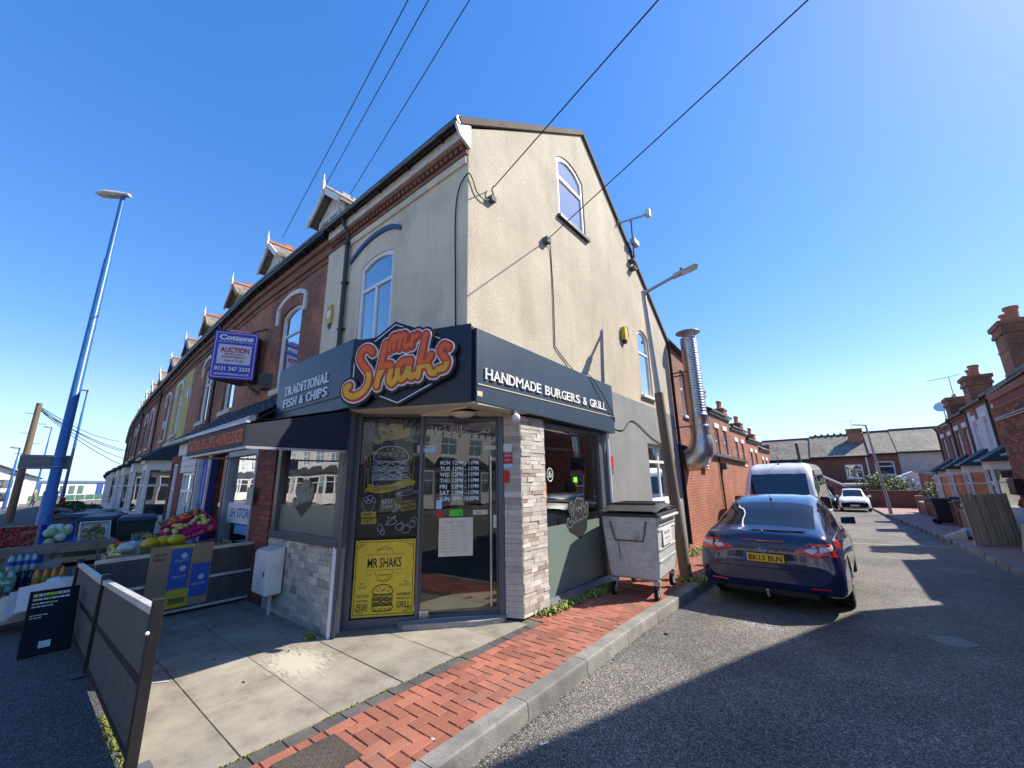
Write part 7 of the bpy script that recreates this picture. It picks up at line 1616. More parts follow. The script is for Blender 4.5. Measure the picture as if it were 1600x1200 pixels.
# ---------------------------------------------------------------- terrace rising behind the brick extension on the left
for k in range(4):
    y0 = 21.5+4.6*k; y1 = y0+4.6; e = 4.75-.42*k; g = gz(y0)
    h = thing('rear_terraced_house', ('orange brick house just beyond the extension with tall chimney', 'orange brick house second beyond the extension with white lintels', 'orange brick house third beyond the extension', 'orange brick house farthest beyond the extension')[k], 'house', (-5, y0, g), group='houses beyond the brick extension')
    pl = Pl((-4.9, y0), (0, 1)); hs_ = [(.8, 1.6), (2.6, 3.4)]
    wall(pl, [(0, g-.3), (4.6, g-.3), (4.6, e), (0, e)], [arch(a, b, e-2.0, e-.7, .12) for a, b in hs_], BRICK_O if k else BRICK_S, h, th=.25)
    for a, b in hs_:
        window(pl, a, b, e-2.0, e-.7, h, WHITE, GLASS_UP, rise=.12, bars=[('h', e-1.3)], d=-.08, sill=.1, curtain=None)
        mb = MB(); pl.box(mb, a-.1, b+.1, e-.66, e-.42, .001, .05); mb.build('lintel', WHITEP, h)
    mb = MB(); pl.box(mb, 0, 4.6, e, e+.12, -.1, .07); mb.tube([pl.p(0, e+.16, .14), pl.p(4.6, e+.16, .14)], .06, 5); mb.build('gutter', BLACKP, h)
    mb = MB(); a = [pl.p(0, e+.14, .2), pl.p(4.6, e+.14, .2), pl.p(4.6, e+1.9, -3.2), pl.p(0, e+1.9, -3.2)]; t_ = Vector((0, 0, .08)); mb.hexa(a+[p+t_ for p in a]); mb.build('roof', SLATE, h)
    mb = MB(); pl.box(mb, .0, .2, g, e, -5, -.26); pl.box(mb, .2, 4.6, g, e+1.8, -5, -4.8); mb.build('side_wall', BRICK_F, h)
    cx, cy = -5.35, y0+.25; chimney(h, cx, cy, e-.2, e+1.25, BRICK_D, w=.5, d=.85, pots=2, along='y')
# ---------------------------------------------------------------- houses across the main road (seen in the shop windows)
for k in range(17):
    x0 = -80+6*k; h = thing('white_house', 'white rendered house across the main road, number %s from its left end' % ('one', 'two', 'three', 'four', 'five', 'six', 'seven', 'eight', 'nine', 'ten', 'eleven', 'twelve', 'thirteen', 'fourteen', 'fifteen', 'sixteen', 'seventeen')[k], 'house', (x0, -13.5, -.1), group='white houses across the main road')
    pl = Pl((x0+6, -13.5), (-1, 0))
    hs_ = [(.8, 2.4, 3.5, 4.8), (3.6, 5.2, 3.5, 4.8)]
    wall(pl, [(0, -.3), (6, -.3), (6, 5.6), (0, 5.6)], [arch(a, b, c, d, 0) for a, b, c, d in hs_], WHITEP, h, th=.25)
    for a, b, c, d in hs_: window(pl, a, b, c, d, h, WHITE, GLASS_UP, bars=[('v', (a+b)/2), ('h', d-.4)], d=-.05, fw=.08)
    bay(pl, .6, 3.0, h, v1=2.6); bay(pl, 3.5, 5.6, h, v1=2.6)
    mb = MB(); a = [pl.p(0, 5.6, .3), pl.p(6, 5.6, .3), pl.p(6, 8.4, -4), pl.p(0, 8.4, -4)]; b = [pl.p(0, 5.6, -8), pl.p(6, 5.6, -8)]; t_ = Vector((0, 0, .1)); mb.hexa(a+[p+t_ for p in a]); mb.hexa([a[3], a[2], b[1], b[0]]+[p+t_ for p in (a[3], a[2], b[1], b[0])]); mb.build('roof', SLATE, h)
    mb = MB(); pl.box(mb, .05, 5.95, 0, 5.5, -8, -7.8)
    for q in range(6): pl.box(mb, .4+q*.9, .5+q*.9, 4.95, 5.55, .002, .03)
    mb.build('rear_wall', mat('half_timber', (.05, .04, .035)), h)
t = thing('bare_tree', 'bare branching street tree across the main road, mirrored in the left shop window', 'tree', (-22, -9, 0)); r_ = random.Random(8)
mb = MB()
def branch(p, d, L, r, n):
    q = p+d*L; mb.tube([p, p.lerp(q, .5)+Vector((r_.uniform(-.05, .05), 0, 0)), q], [r, r*.85, r*.65], 5)
    if n:
        for _ in range(3): dd = (d+Vector((r_.uniform(-.8, .8), r_.uniform(-.5, .5), r_.uniform(-.1, .6)))).normalized(); branch(q, dd, L*.68, r*.6, n-1)
branch(Vector((-22, -9, -.1)), Vector((0, 0, 1)), 2.4, .22, 4); mb.build('trunk', WOOD, t, smooth='all')
# ---------------------------------------------------------------- blue street lamps, poles, sign on the left
LB = mat('blue_lamp_paint', (.03, .13, .36), .35, var=.18, scale=5, spec=.5)
def blue_lamp(x, y, h, r0, lab, ang, hs=1.0):
    t = thing('street_lamp', lab, 'street lamp', (x, y, 0), group='blue street lamps along the main road')
    mb = MB(); mb.tube([(x, y, -.05), (x, y, 1.6), (x, y, 1.62), (x, y, h*.8), (x, y, h*.805), (x, y, h)], [r0*1.25, r0*1.2, r0, r0*.72, r0*.58, r0*.5], 14); mb.build('column', LB, t, smooth=True)
    d = Vector((math.cos(ang), math.sin(ang), .10)).normalized(); s = d.cross(Vector((0, 0, 1))).normalized(); u = s.cross(d); o = Vector((x, y, h+.03))
    P = lambda a, b, c: o+(d*a+s*b+u*c)*hs
    secs = [(-.18, .07, .05, -.03), (.12, .11, .09, -.05), (.45, .15, .11, -.08), (.72, .10, .08, -.04), (.80, .04, .05, -.01)]
    mb = MB()
    vs = []; n = 8
    for a, w_, up_, dn in secs:
        for k in range(n):
            an = 2*math.pi*k/n; vs.append(P(a, w_*math.cos(an), (up_ if math.sin(an) > 0 else -dn)*math.sin(an)))
    mb.add(vs, [(i*n+k, i*n+(k+1) % n, (i+1)*n+(k+1) % n, (i+1)*n+k) for i in range(4) for k in range(n)]+[tuple(range(n)), tuple(4*n+k for k in reversed(range(n)))]); hd = mb.build('lamp_head', mat('lantern_cream', (.50, .48, .42), .5), t, smooth=60)
    mb = MB(); mb.hexa([P(.12, -.09, -.06), P(.68, -.08, -.05), P(.68, .08, -.05), P(.12, .09, -.06), P(.12, -.09, -.04), P(.68, -.08, -.03), P(.68, .08, -.03), P(.12, .09, -.04)]); mb.build('lens', flat('lens_pale', (.55, .52, .45), .2), hd)
    return t
blue_lamp(-12.0, .52, 8.25, .085, 'tall blue street lamp rising behind the fruit stall', -2.5, .85)
blue_lamp(-45, 2.56, 9.1, .10, 'second blue street lamp farther along the main road', -2.5, 1.3)
blue_lamp(-75, 2.0, 9.0, .10, 'third blue street lamp, thin and far away', -2.5, 1.3)
blue_lamp(-58, -.05, 5.3, .10, 'grey blue street lamp at the left edge before the white houses', -2.5, 1.2)
t = thing('street_sign', 'back of a grey street sign strapped to the near blue lamp post', 'sign', (-12.0, .4, 2.05)); mb = MB(); mb.box(-12.13, -12.10, .02, .71, 2.03, 2.30); pl_ = mb.build('sign_plate', mat('sign_back_grey', (.16, .17, .17), .5), t)
mb = MB(); mb.box(-12.098, -12.085, .03, .70, 2.265, 2.285); mb.box(-12.098, -12.085, .03, .70, 2.045, 2.065); mb.build('rail', mat('sign_rail', (.28, .29, .29), .5), t)
mb = MB(); 
for z in (2.07, 2.26): mb.tube([(-12+.10*math.cos(a), .52+.10*math.sin(a), z) for a in [i*math.pi/8 for i in range(17)]], .008, 4)
mb.build('strap', STEELG, t)
def tele(x, y, h, lab, lean=(0, 0)):
    t = thing('telegraph_pole', lab, 'telegraph pole', (x, y, 0), group='telegraph poles'); mb = MB(); mb.tube([(x, y, -.1), (x+lean[0], y+lean[1], h)], [.17, .12], 10); mb.build('post', WOOD, t, smooth=True)
    mb = MB()
    for k in range(7): z = h-.6-k*.55; s = 1 if k % 2 else -1; mb.tube([(x+lean[0]*z/h, y+lean[1]*z/h, z), (x+lean[0]*z/h, y+lean[1]*z/h+s*.42, z)], .02, 4)
    mb.build('step_iron', GREYD, t, kind='stuff'); return t
tele(-34.5, .25, 6.35, 'weathered timber telegraph pole with climbing irons left of the blue lamp')
tele(20.9, -1.6, 8.6, 'timber telegraph pole behind the viewer where the overhead wires meet')
# wires
WIRE = flat('wire_black', (.01, .01, .012), .6)
def wire(pts, lab, r=.012, group=None, sag=.0, name='overhead_wire'):
    P = [Vector(p) for p in pts]
    if sag and len(P) == 2: P = [P[0].lerp(P[1], i/24)-Vector((0, 0, sag*4*(i/24)*(1-i/24))) for i in range(25)]
    mb = MB(); mb.tube(P, r, 5); o = mb.build(name, WIRE); tag(o, lab, 'wire', group); return o
HUB = Vector((20.9, -1.6, 8.5))
wire([(-3.32, 3.76, 5.85), HUB], 'overhead wire from the bracket near the front corner of the gable', .008)
wire([(-3.30, 5.14, 5.68), HUB], 'overhead wire from the middle of the gable crossing its upper window', .008)
wire([(-12.06, 3.94, 8.90), HUB], 'leftmost of the three overhead wires passing above the first dormer', .008)
wire([(-9.42, 3.92, 9.30), HUB], 'middle of the three overhead wires ending behind the dormers', .008)
wire([(-8.80, 4.29, 8.90), HUB], 'rightmost of the three overhead wires running down to the eaves', .008)
for k, (a, z) in enumerate(((-9, 4.9), (-3, 4.2), (3, 3.7), (9, 3.2), (15, 4.6))): wire([(-34.5, .25, 6.2-.05*k), (-50+a*.3, 5.8+k*.12, z+1.0-.3*k)], ('highest', 'second', 'third', 'fourth', 'lowest')[k]+' thin wire from the telegraph pole to the far terrace', .02, sag=.35)
t = thing('wall_bracket', 'small dark cable bracket with hanging loop near the front corner of the gable', 'bracket', (-3.39, 3.74, 5.6)); mb = MB(); mb.box(-3.398, -3.32, 3.70, 3.80, 5.60, 5.68); mb.tube([(-3.33, 3.75, 5.7), (-3.34, 3.72, 5.78), (-3.33, 3.76, 5.86)], .012, 5); mb.build('clamp', GREYD, t)
wire(smooth_pts([(-3.33, 3.75, 5.66), (-3.36, 3.62, 5.55), (-3.37, 3.45, 5.58), (-3.37, 3.35, 5.75), (-3.385, 3.275, 5.78), (-3.55, 3.27, 5.62), (-3.62, 3.275, 5.2), (-3.60, 3.275, 4.3), (-3.58, 3.275, 3.55)], 5), 'black cable looping round the front corner of the wall', .010, name='wall_cable')
t = thing('wall_bracket', 'small dark cable bracket below the gable window', 'bracket', (-3.39, 5.14, 5.6)); mb = MB(); mb.box(-3.398, -3.30, 5.08, 5.20, 5.60, 5.70); mb.build('clamp', GREYD, t)
wire(smooth_pts([(-3.33, 5.18, 5.62), (-3.385, 5.30, 5.55), (-3.385, 5.32, 4.6), (-3.385, 5.30, 3.9), (-3.385, 5.35, 3.75), (-3.36, 5.9, 3.45), (-3.18, 6.1, 3.38), (-3.18, 6.9, 2.75), (-3.385, 7.1, 2.62), (-3.385, 7.7, 2.60), (-3.385, 8.25, 2.85), (-3.385, 9.3, 2.55), (-3.385, 10.4, 2.35)], 5), 'black cable running down the gable and across the right fascia', .009, name='wall_cable')
t = thing('tv_aerial', 'large tv aerial bracketed to the rear slope of the gable', 'aerial', (-3.4, 9.3, 6.3))
mb = MB(); mb.tube([(-3.28, 9.0, 6.7), (-3.28, 9.05, 8.16)], .02, 6); mb.box(-3.395, -3.26, 8.9, 9.1, 6.74, 6.79); mb.box(-3.395, -3.26, 8.9, 9.1, 6.95, 7.0); mb.build('mast', GREYD, t)
mb = MB(); a, b = Vector((-3.35, 8.35, 7.72)), Vector((-3.25, 10.3, 9.02)); mb.tube([a, b], .016, 5); d_ = (b-a).normalized(); s_ = d_.cross(Vector((0, 0, 1))).normalized()
for k in range(12): p = a.lerp(b, k/11); mb.tube([p-s_*.09, p+s_*.09], .008, 4); mb.tube([p-Vector((0, 0, .08)), p+Vector((0, 0, .08))], .007, 4)
mb.build('antenna_rods', GREYD, t); mb = MB(); q = b; mb.hexa([q+Vector(v_) for v_ in ((-.02, -.1, -.12), (.1, -.1, -.12), (.1, .02, -.12), (-.02, .02, -.12), (-.02, -.1, .12), (.1, -.1, .12), (.1, .02, .12), (-.02, .02, .12))]); mb.build('reflector', WHITEP, t)
mb = MB(); mb.box(-3.33, -3.2, 8.95, 9.25, 7.45, 7.58); mb.build('lower_aerial', STEELG, t)
# ---------------------------------------------------------------- forecourt screens
def mesh_mat(name, c):
    m_, n, l, b = newmat(name); g = n.new('ShaderNodeNewGeometry'); P = g.outputs['Position']
    w_ = _ramp(n, l, _noise(n, l, P, 320, 2), [(.35, tuple(Vector(c)*.7)), (.65, tuple(Vector(c)*1.35))]); st = n.new('ShaderNodeMapping'); st.inputs['Scale'].default_value = (7, 7, .8); l.new(P, st.inputs['Vector'])
    o = _mix(n, l, w_, _ramp(n, l, _noise(n, l, st.outputs[0], 2, 6), [(.3, (.75,)*3), (.7, (1.3,)*3)]), 1., 'MULTIPLY'); l.new(o, b.inputs['Base Color']); b.inputs['Roughness'].default_value = .7
    _bump(n, l, b, _noise(n, l, P, 260, 2), .5, .002); return m_
SCR = mesh_mat('screen_fabric', (.068, .070, .074)); ALUB = mat('screen_rail', (.55, .54, .50), .45, metal=.2); ALUK = mat('screen_post', (.014, .014, .016), .35, spec=.5)
def screen(a, b, za, zb, lab, nrail=2, group=None):
    """fabric screen between two posts; za zb top heights"""
    a = Vector((*a, 0)); b = Vector((*b, 0)); t = thing('forecourt_screen', lab, 'barrier', tuple((a+b)/2), group=group); d = (b-a).normalized(); L = (b-a).length; n = Vector((d.y, -d.x, 0))
    def P(u, z, w_=0): return a+d*u+Vector((0, 0, z*(za+(zb-za)*u/L)/za))+n*w_
    for v0, v1 in ((.06, za*.47), (za*.51, za-.05)):
        mb = MB(); mb.hexa([P(.03, v0, -.006), P(L-.03, v0, -.006), P(L-.03, v0, .006), P(.03, v0, .006), P(.03, v1, -.006), P(L-.03, v1, -.006), P(L-.03, v1, .006), P(.03, v1, .006)]); mb.build('fabric_panel', SCR, t)
    for z, h, m_, w_ in ((za-.045, .04, ALUB, .022), (za*.49, .035, ALUK if nrail == 2 else ALUB, .014), (.04, .03, ALUK if nrail == 2 else ALUB, .014)):
        mb = MB(); mb.hexa([P(.0, z-.0, -w_), P(L, z, -w_), P(L, z, w_), P(0, z, w_), P(0, z+h, -w_), P(L, z+h, -w_), P(L, z+h, w_), P(0, z+h, w_)]); mb.build('rail', m_, t)
    return t, P, L
def post(p, h, par):
    mb = MB(); mb.box(p[0]-.025, p[0]+.025, p[1]-.03, p[1]+.03, 0, h); mb.build('post', ALUK, par, bevel=.004)
    mb = MB(); mb.box(p[0]-.05, p[0]+.05, p[1]-.10, p[1]+.10, 0, .012); mb.build('foot', GREYD, par)
t1, P1_, L1 = screen((-5.66, .735), (-3.60, .735), .80, .90, 'nearer black fabric forecourt screen panel with pale top rail, beside the slabs', group='front forecourt screens'); post((-3.575, .735), .95, t1)
mb = MB(); mb.ball((-3.548, .70, .76), .012, 6, 5); mb.build('fixing_bolt', WHITE, t1)
t2, P2_, L2_ = screen((-7.75, .735), (-5.72, .735), .73, .79, 'farther black fabric forecourt screen panel with pale top rail', group='front forecourt screens'); post((-5.69, .735), .84, t2); post((-7.78, .735), .78, t2)
t3, P3_, L3_ = screen((-7.17, .80), (-7.17, 2.58), .80, .83, 'dark side forecourt screen with a flattened carton hung on it', nrail=3); post((-7.17, 2.55), .86, t3)
# flattened carton on the side screen
ct = thing('flattened_carton', 'brown blue and yellow flattened banana carton hung on the side screen', 'carton', (-7.13, 1.6, .1))
CARD = mat('brown_card', (.34, .24, .15), .85, var=.08, scale=6); CBL = flat('carton_blue', (.03, .10, .42), .6); CYE = flat('carton_yellow', (.55, .45, .04), .6)
XP = Pl((-7.135, 0), (0, 1))
mb = MB(); XP.box(mb, 1.30, 1.98, .10, .88, -.004, .0); cb_ = mb.build('card_sheet', CARD, ct)
def cp_(u0, u1, v0, v1, m_, d=.002): mb = MB(); XP.box(mb, u0, u1, v0, v1, d-.0015, d); return mb.build('printed_panel', m_, cb_)
cp_(1.52, 1.74, .33, .84, CBL); cp_(1.76, 1.97, .20, .62, CBL); cp_(1.50, 1.76, .84, .879, CYE, .003); cp_(1.52, 1.76, .10, .32, CYE)
for u, v in ((1.66, .74), (1.66, .58), (1.88, .44)): mb = MB(); XP.poly(mb, [(u+.035*math.cos(a), v+.035*math.sin(a)) for a in [i*math.pi/8 for i in range(16)]], .002, .004); mb.build('round_mark', flat('mark_white', (.5, .55, .6)), cb_)
for i, (s, u, v) in enumerate((('4000', 1.40, .76), ('7860', 1.40, .70), ('PRATT', 1.64, .66), ('PRATT', 1.64, .46), ('HIGHER', 1.86, .34))): text(s, XP, u, v, .035, BLK if i < 2 else flat('mark_white', (.5, .55, .6)), cb_, width=.14, d=.0045)
mb = MB(); 
for k in range(9): XP.box(mb, 1.56+.02*k, 1.572+.02*k, .15, .22, .002, .0045)
mb.build('bar_marks', BLK, cb_)
# ---------------------------------------------------------------- fruit stall on the pavement
def crate(name, lab, x, y, z, sx, sy, h, m_, tilt=0, rz=0, contents=None, cm=None, lip=.012, r=.045, n=20, seed=1, cat='crate', group=None, filler='fruit', squash=1., clab=None):
    t = thing(name, lab, cat, (x, y, z), rz=rz, local=True, group=group); t.rotation_euler = (0, -tilt, rz)
    for nm, bx in (('base', (-sx/2, sx/2, -sy/2, sy/2, 0, .012)), ('side', (-sx/2, sx/2, -sy/2, -sy/2+lip, .012, h)), ('side', (-sx/2, sx/2, sy/2-lip, sy/2, .012, h)), ('end', (-sx/2, -sx/2+lip, -sy/2+lip, sy/2-lip, .012, h)), ('end', (sx/2-lip, sx/2, -sy/2+lip, sy/2-lip, .012, h))):
        mb = MB(); mb.box(*bx); mb.build(nm, m_, t)
    if contents:
        rr_ = random.Random(seed)
        for k in range(n):
            a = rr_.uniform(-sx/2+lip+r*.8, sx/2-lip-r*.8); b = rr_.uniform(-sy/2+lip+r*.8, sy/2-lip-r*.8)
            mb = MB(); rx = rr_.uniform(.85, 1.1); mb.ball((a, b, h-r*.35+rr_.uniform(-.01, .02)), r*rx, 10, 7, (squash, 1, .9)); mb.build(filler, rr_.choice(cm), t, smooth='all')
    return t
RDM = [flat('berry_red', (.38, .01, .015), .4), flat('berry_dark', (.22, .01, .02), .4)]
st = thing('pallet_stall', 'low stall of weathered grey pallet boards carrying crates of fruit', 'stall', (-10.0, .7, 0))
for k, (y0, y1, x0, x1) in enumerate(((.02, 1.3, -10.9, -10.66), (.02, 1.3, -10.6, -10.36), (.02, 1.3, -10.3, -10.06), (.02, 1.3, -10.0, -9.76))): mb = MB(); mb.box(x0, x1, y0, y1, .77, .80); mb.build('board', WOODP, st)
for z0, z1 in ((.68, .79), (.42, .52), (.16, .26)):
    for x in (-9.73,): mb = MB(); mb.box(x, x+.03, .0, 1.32, z0, z1); mb.build('board', WOODP, st)
for y in (.05, .62, 1.2): mb = MB(); mb.box(-10.85, -9.74, y, y+.08, 0, .768); mb.build('stall_leg', WOODP, st)
mb = MB(); mb.box(-9.72, -9.70, .55, 1.25, .46, .60); mb.build('card_panel', CARD, st)
mb = MB(); mb.hexa([(-9.70, .15, .45), (-9.69, .7, .47), (-9.69, .7, .48), (-9.70, .15, .47), (-9.70, .13, .55), (-9.69, .72, .57), (-9.68, .72, .57), (-9.69, .13, .55)]); mb.build('plastic_sheet', flat('sheet_grey', (.35, .35, .36)), st)
crate('berry_crate', 'brown carton of red berries in punnets on the left end of the stall', -10.2, .20, .84, .46, .42, .11, CARD, tilt=-.95, contents=True, cm=RDM, n=60, r=.026, filler='berry', seed=2, group=None)
mb = MB(); 
cabb = crate('cabbage_crate', 'blue paper lined crate of pale cabbages in the middle of the stall', -10.2, .62, .84, .46, .40, .11, flat('paper_blue', (.02, .09, .50), .6), tilt=-.95, contents=True, cm=[mat('cabbage', (.42, .50, .40), .6), mat('cabbage_green', (.22, .34, .16), .6)], n=12, r=.075, filler='cabbage', seed=4)
crate('potato_crate', 'white lined crate of brown potatoes on the right end of the stall', -10.2, 1.05, .84, .46, .38, .11, flat('liner_white', (.6, .6, .58), .6), tilt=-.95, contents=True, cm=[mat('potato', (.32, .22, .10), .8), mat('potato_dark', (.16, .12, .06), .8), mat('sprout', (.12, .16, .05), .7)], n=26, r=.042, filler='potato', seed=6)
def pack(lab, x, y, z, nx, ny, r, h, bm, cm, lm, rz=0, wrap=None, name='bottle_pack', group='shrink wrapped bottle packs'):
    t = thing(name, lab, 'bottle pack', (x, y, z), rz=rz, local=True, group=group)
    for i in range(nx):
        for j in range(ny):
            mb = MB(); c = ((i-(nx-1)/2)*r*2.02, (j-(ny-1)/2)*r*2.02, 0); mb.lathe([(r*.85, 0), (r, .015), (r, h*.28), (r*.93, h*.32), (r, h*.36), (r, h*.66), (r*.55, h*.84), (r*.32, h*.92), (r*.32, h*.95)], c, 9); b = mb.build('bottle', bm, t, smooth='all')
            mb = MB(); mb.lathe([(r*.36, h*.95), (r*.36, h)], c, 8); mb.build('cap', cm, b)
            if lm: mb = MB(); mb.lathe([(r*1.02, h*.38), (r*1.02, h*.62)], c, 9); mb.build('bottle_label', lm, b)
    return t
def plastic(name, c, r=.12): m_ = flat(name, c, r, .6, coat=.5); return m_
WB = plastic('water_bottle', (.30, .42, .46)); WG = plastic('green_bottle', (.20, .38, .34)); OB_ = plastic('orange_drink', (.62, .20, .03)); CAPB = flat('cap_blue', (.02, .12, .45)); CAPG = flat('cap_green', (.03, .25, .10)); CAPO = flat('cap_orange', (.6, .15, .02))
pack('blue labelled water bottle pack on top of the stack left of the stall', -9.55, .30, .50, 3, 4, .035, .24, WB, CAPB, flat('label_blue', (.02, .08, .35)))
pack('dark blue lower bottle pack under the blue topped water pack', -9.55, .30, .26, 3, 4, .035, .235, plastic('cola_bottle', (.02, .02, .03)), CAPB, flat('label_navy', (.01, .02, .10)))
vp = pack('green labelled water pack standing in front, upper one', -9.15, .12, .30, 3, 3, .048, .28, WG, CAPG, None)
vp2 = pack('green labelled water pack standing in front, lower one', -9.15, .12, .0, 3, 3, .048, .28, WG, CAPG, None)
for v_, z in ((vp, .30), (vp2, 0)):
    v_s = Pl((.152, 0), (0, 1)); mb = MB(); v_s.box(mb, -.145, .145, .08, .20, 0, .004); lb = mb.build('wrap_label', flat('wrap_green', (.06, .22, .14)), v_); text('Volvic', v_s, 0, .115, .05, WHT, lb, width=.2, d=.008, ital=.2); mb = MB(); v_s.poly(mb, [(-.09, .145), (0, .195), (.09, .145)], .003, .0055); mb.build('hill_mark', flat('hill_green', (.05, .35, .05)), lb)
pack('orange drink bottle pack, upper one, in front of the stall boards', -9.25, .58, .27, 2, 4, .04, .27, OB_, CAPO, flat('label_lime', (.3, .3, .05)))
pack('amber drink bottle pack, lower one, in front of the stall boards', -9.25, .58, .0, 2, 4, .04, .26, plastic('amber_drink', (.50, .22, .03)), CAPO, flat('label_lime', (.3, .3, .05)))
mb = MB(); t = thing('blue_water_drum', 'blue plastic water drum at the left edge beside the green packs', 'drum', (-8.55, -.06, 0)); mb.lathe([(.10, 0), (.15, .03), (.155, .12), (.15, .14), (.155, .30), (.13, .38), (.05, .42), (.04, .45)], (-8.55, -.06, 0), 16); mb.build('drum_body', plastic('drum_blue', (.02, .14, .50)), t, smooth=50); mb = MB(); mb.lathe([(.045, .45), (.045, .48)], (-8.55, -.06, 0), 10); mb.build('cap', WHITE, t)
t = thing('black_sack', 'black rubbish sack standing at the left edge beside the stall', 'sack', (-9.2, -.12, .30)); mb = MB(); rr_ = random.Random(3)
mb.ball((-9.15, -.16, .66), .23, 14, 10, (.8, .8, 1.25)); mb.v = [(x+rr_.uniform(-.02, .02), y+rr_.uniform(-.02, .02), z) for x, y, z in mb.v]; mb.build('sack_body', mat('black_plastic', (.008, .008, .01), .35, bump=.5), t, smooth='all'); mb = MB(); mb.tube([(-9.15, -.16, .92), (-9.15, -.14, 1.02)], [.05, .09], 8); mb.build('sack_neck', mat('black_plastic', (.008, .008, .01)), t); mb = MB(); mb.box(-9.35, -8.95, -.35, .05, 0, .40); mb.build('carton_below', GREYD, t)
# magazines / papers bundle and chalkboard sign
t = thing('paper_bundle', 'bundle of white printed cartons slumped behind the dark board sign', 'bundle', (-8.0, .35, 0)); rr_ = random.Random(12)
for k in range(4):
    mb = MB(); o = Vector((-8.35+.12*k, .25+.06*k, .05+.06*k)); mb.hexa([o+Vector(v_) for v_ in ((0, -.15, 0), (.25, -.15, .02), (.25, .32, .06), (0, .32, .04), (-.14, -.15, .24), (.1, -.15, .27), (.1, .32, .33), (-.14, .32, .3))]); mb.build('carton', [flat('carton_white', (.55, .55, .55)), flat('carton_cream', (.5, .46, .36)), flat('carton_grey', (.35, .36, .4)), flat('carton_pale', (.6, .58, .55))][k], t)
mb = MB(); mb.ball((-8.1, .62, .42), .16, 10, 8, (1, 1.1, .8)); mb.v = [(x+rr_.uniform(-.02, .02), y+rr_.uniform(-.02, .02), z+rr_.uniform(-.02, .02)) for x, y, z in mb.v]; mb.build('plastic_bag', flat('bag_white', (.5, .5, .52), .3, .6), t, smooth='all')
sb = thing('board_sign', 'dark leaning pavement board with small pale print and a paper square', 'sign', (-6.85, .45, 0))
mb = MB(); A4 = [Vector(p) for p in ((-6.70, .33, .0), (-6.70, .70, .0), (-6.98, .70, .58), (-6.98, .33, .58))]; nn = Vector((.58, 0, .28)).normalized()*.02
mb.hexa([A4[0], A4[1], A4[1]-nn, A4[0]-nn, A4[3], A4[2], A4[2]-nn, A4[3]-nn]); brd = mb.build('board', flat('board_navy', (.003, .004, .010), .65, .2), sb, bevel=.004)
def on_board(u0, u1, v0, v1, m_, nm):
    q = lambda u, v: A4[0].lerp(A4[1], u).lerp(A4[3].lerp(A4[2], u), v)+nn*.08; mb = MB(); e = nn*.15; mb.hexa([q(u0, v0), q(u1, v0), q(u1, v0)-e, q(u0, v0)-e, q(u0, v1), q(u1, v1), q(u1, v1)-e, q(u0, v1)-e]); mb.build(nm, m_, brd)
on_board(.35, .58, .10, .20, flat('note_white', (.45, .5, .48)), 'paper_square')
rr_ = random.Random(6)
for r_i, (v, h_, n_) in enumerate(((.90, .045, 9), (.84, .03, 8), (.78, .02, 6), (.73, .02, 5), (.60, .015, 4), (.56, .015, 3))):
    u = .08
    for k in range(n_): w_ = rr_.uniform(.04, .10); on_board(u, min(u+w_, .95), v, v+h_, (flat('note_white', (.45, .5, .48)) if rr_.random() < .7 else flat('print_lime', (.5, .5, .05))), 'printed_word'); u += w_+.015
mb = MB(); mb.bar((-7.25, .36, 0), (-6.98, .36, .56), .02, .02); mb.bar((-7.25, .68, 0), (-6.98, .68, .56), .02, .02); mb.build('back_leg', ALUK, sb)
# second stall behind the side screen
s2 = thing('low_table', 'dark low table behind the side screen holding cartons of fruit', 'table', (-8.2, 1.8, 0)); mb = MB(); mb.box(-9.0, -7.3, 1.0, 2.35, .62, .66); mb.build('table_top', mat('dark_table', (.05, .045, .04)), s2)
for x in (-8.95, -7.4):
    for y in (1.05, 2.3): mb = MB(); mb.box(x, x+.06, y-.03, y+.03, 0, .618); mb.build('leg', GREYD, s2)
GRC = mat('green_carton', (.10, .17, .07), .8)
crate('melon_crate', 'green carton of large yellow melons behind the side screen', -7.75, 1.50, .70, .50, .50, .16, GRC, rz=0, contents=None)
YM = mat('melon_yellow', (.66, .44, .02), .45, var=.1, scale=9)
for k, (x, y, rz) in enumerate(((-7.70, 1.38, .4), (-7.78, 1.54, .5), (-7.66, 1.66, .2))):
    mb = MB(); mb.ball((0, 0, 0), .085, 14, 10, (.8, 1.35, .8)); o = mb.build('melon', YM, smooth='all'); o.location = (x, y, .885+.01*k); o.rotation_euler = (0, 0, rz); tag(o, ('yellow melon at the left of the green carton', 'yellow melon in the middle of the green carton', 'yellow melon at the right of the green carton')[k], 'melon', 'melons in the green carton')
PK = flat('carton_pink', (.55, .01, .13), .5)
pc = crate('apple_carton', 'tilted pink printed apple carton propped high beside the blue door', -8.55, 2.0, .92, .46, .62, .14, PK, tilt=-.5, rz=.25, contents=True, cm=[mat('apple_green', (.42, .48, .10), .4), mat('apple_yellow', (.50, .46, .12), .4)], n=24, r=.04, filler='apple', seed=8)
pc.rotation_euler = (.38, .35, .15)
QS = Pl((.232, 0), (0, 1)); text('Pink Lady', QS, -.03, .045, .05, WHT, pc, width=.32, d=.004, ital=.25)
mb = MB(); 
for a in range(9): an = a*math.pi/4.5; p = QS.p(.22+.028*math.cos(an), .08+.028*math.sin(an), .003); q = QS.p(.22+.045*math.cos(an), .08+.045*math.sin(an), .003); mb.tube([p, q], .004, 4)
mb.tube([QS.p(.22+.018*math.cos(a), .08+.018*math.sin(a), .003) for a in [i*math.pi/6 for i in range(13)]], .004, 4); mb.build('flower_mark', WHT, pc)
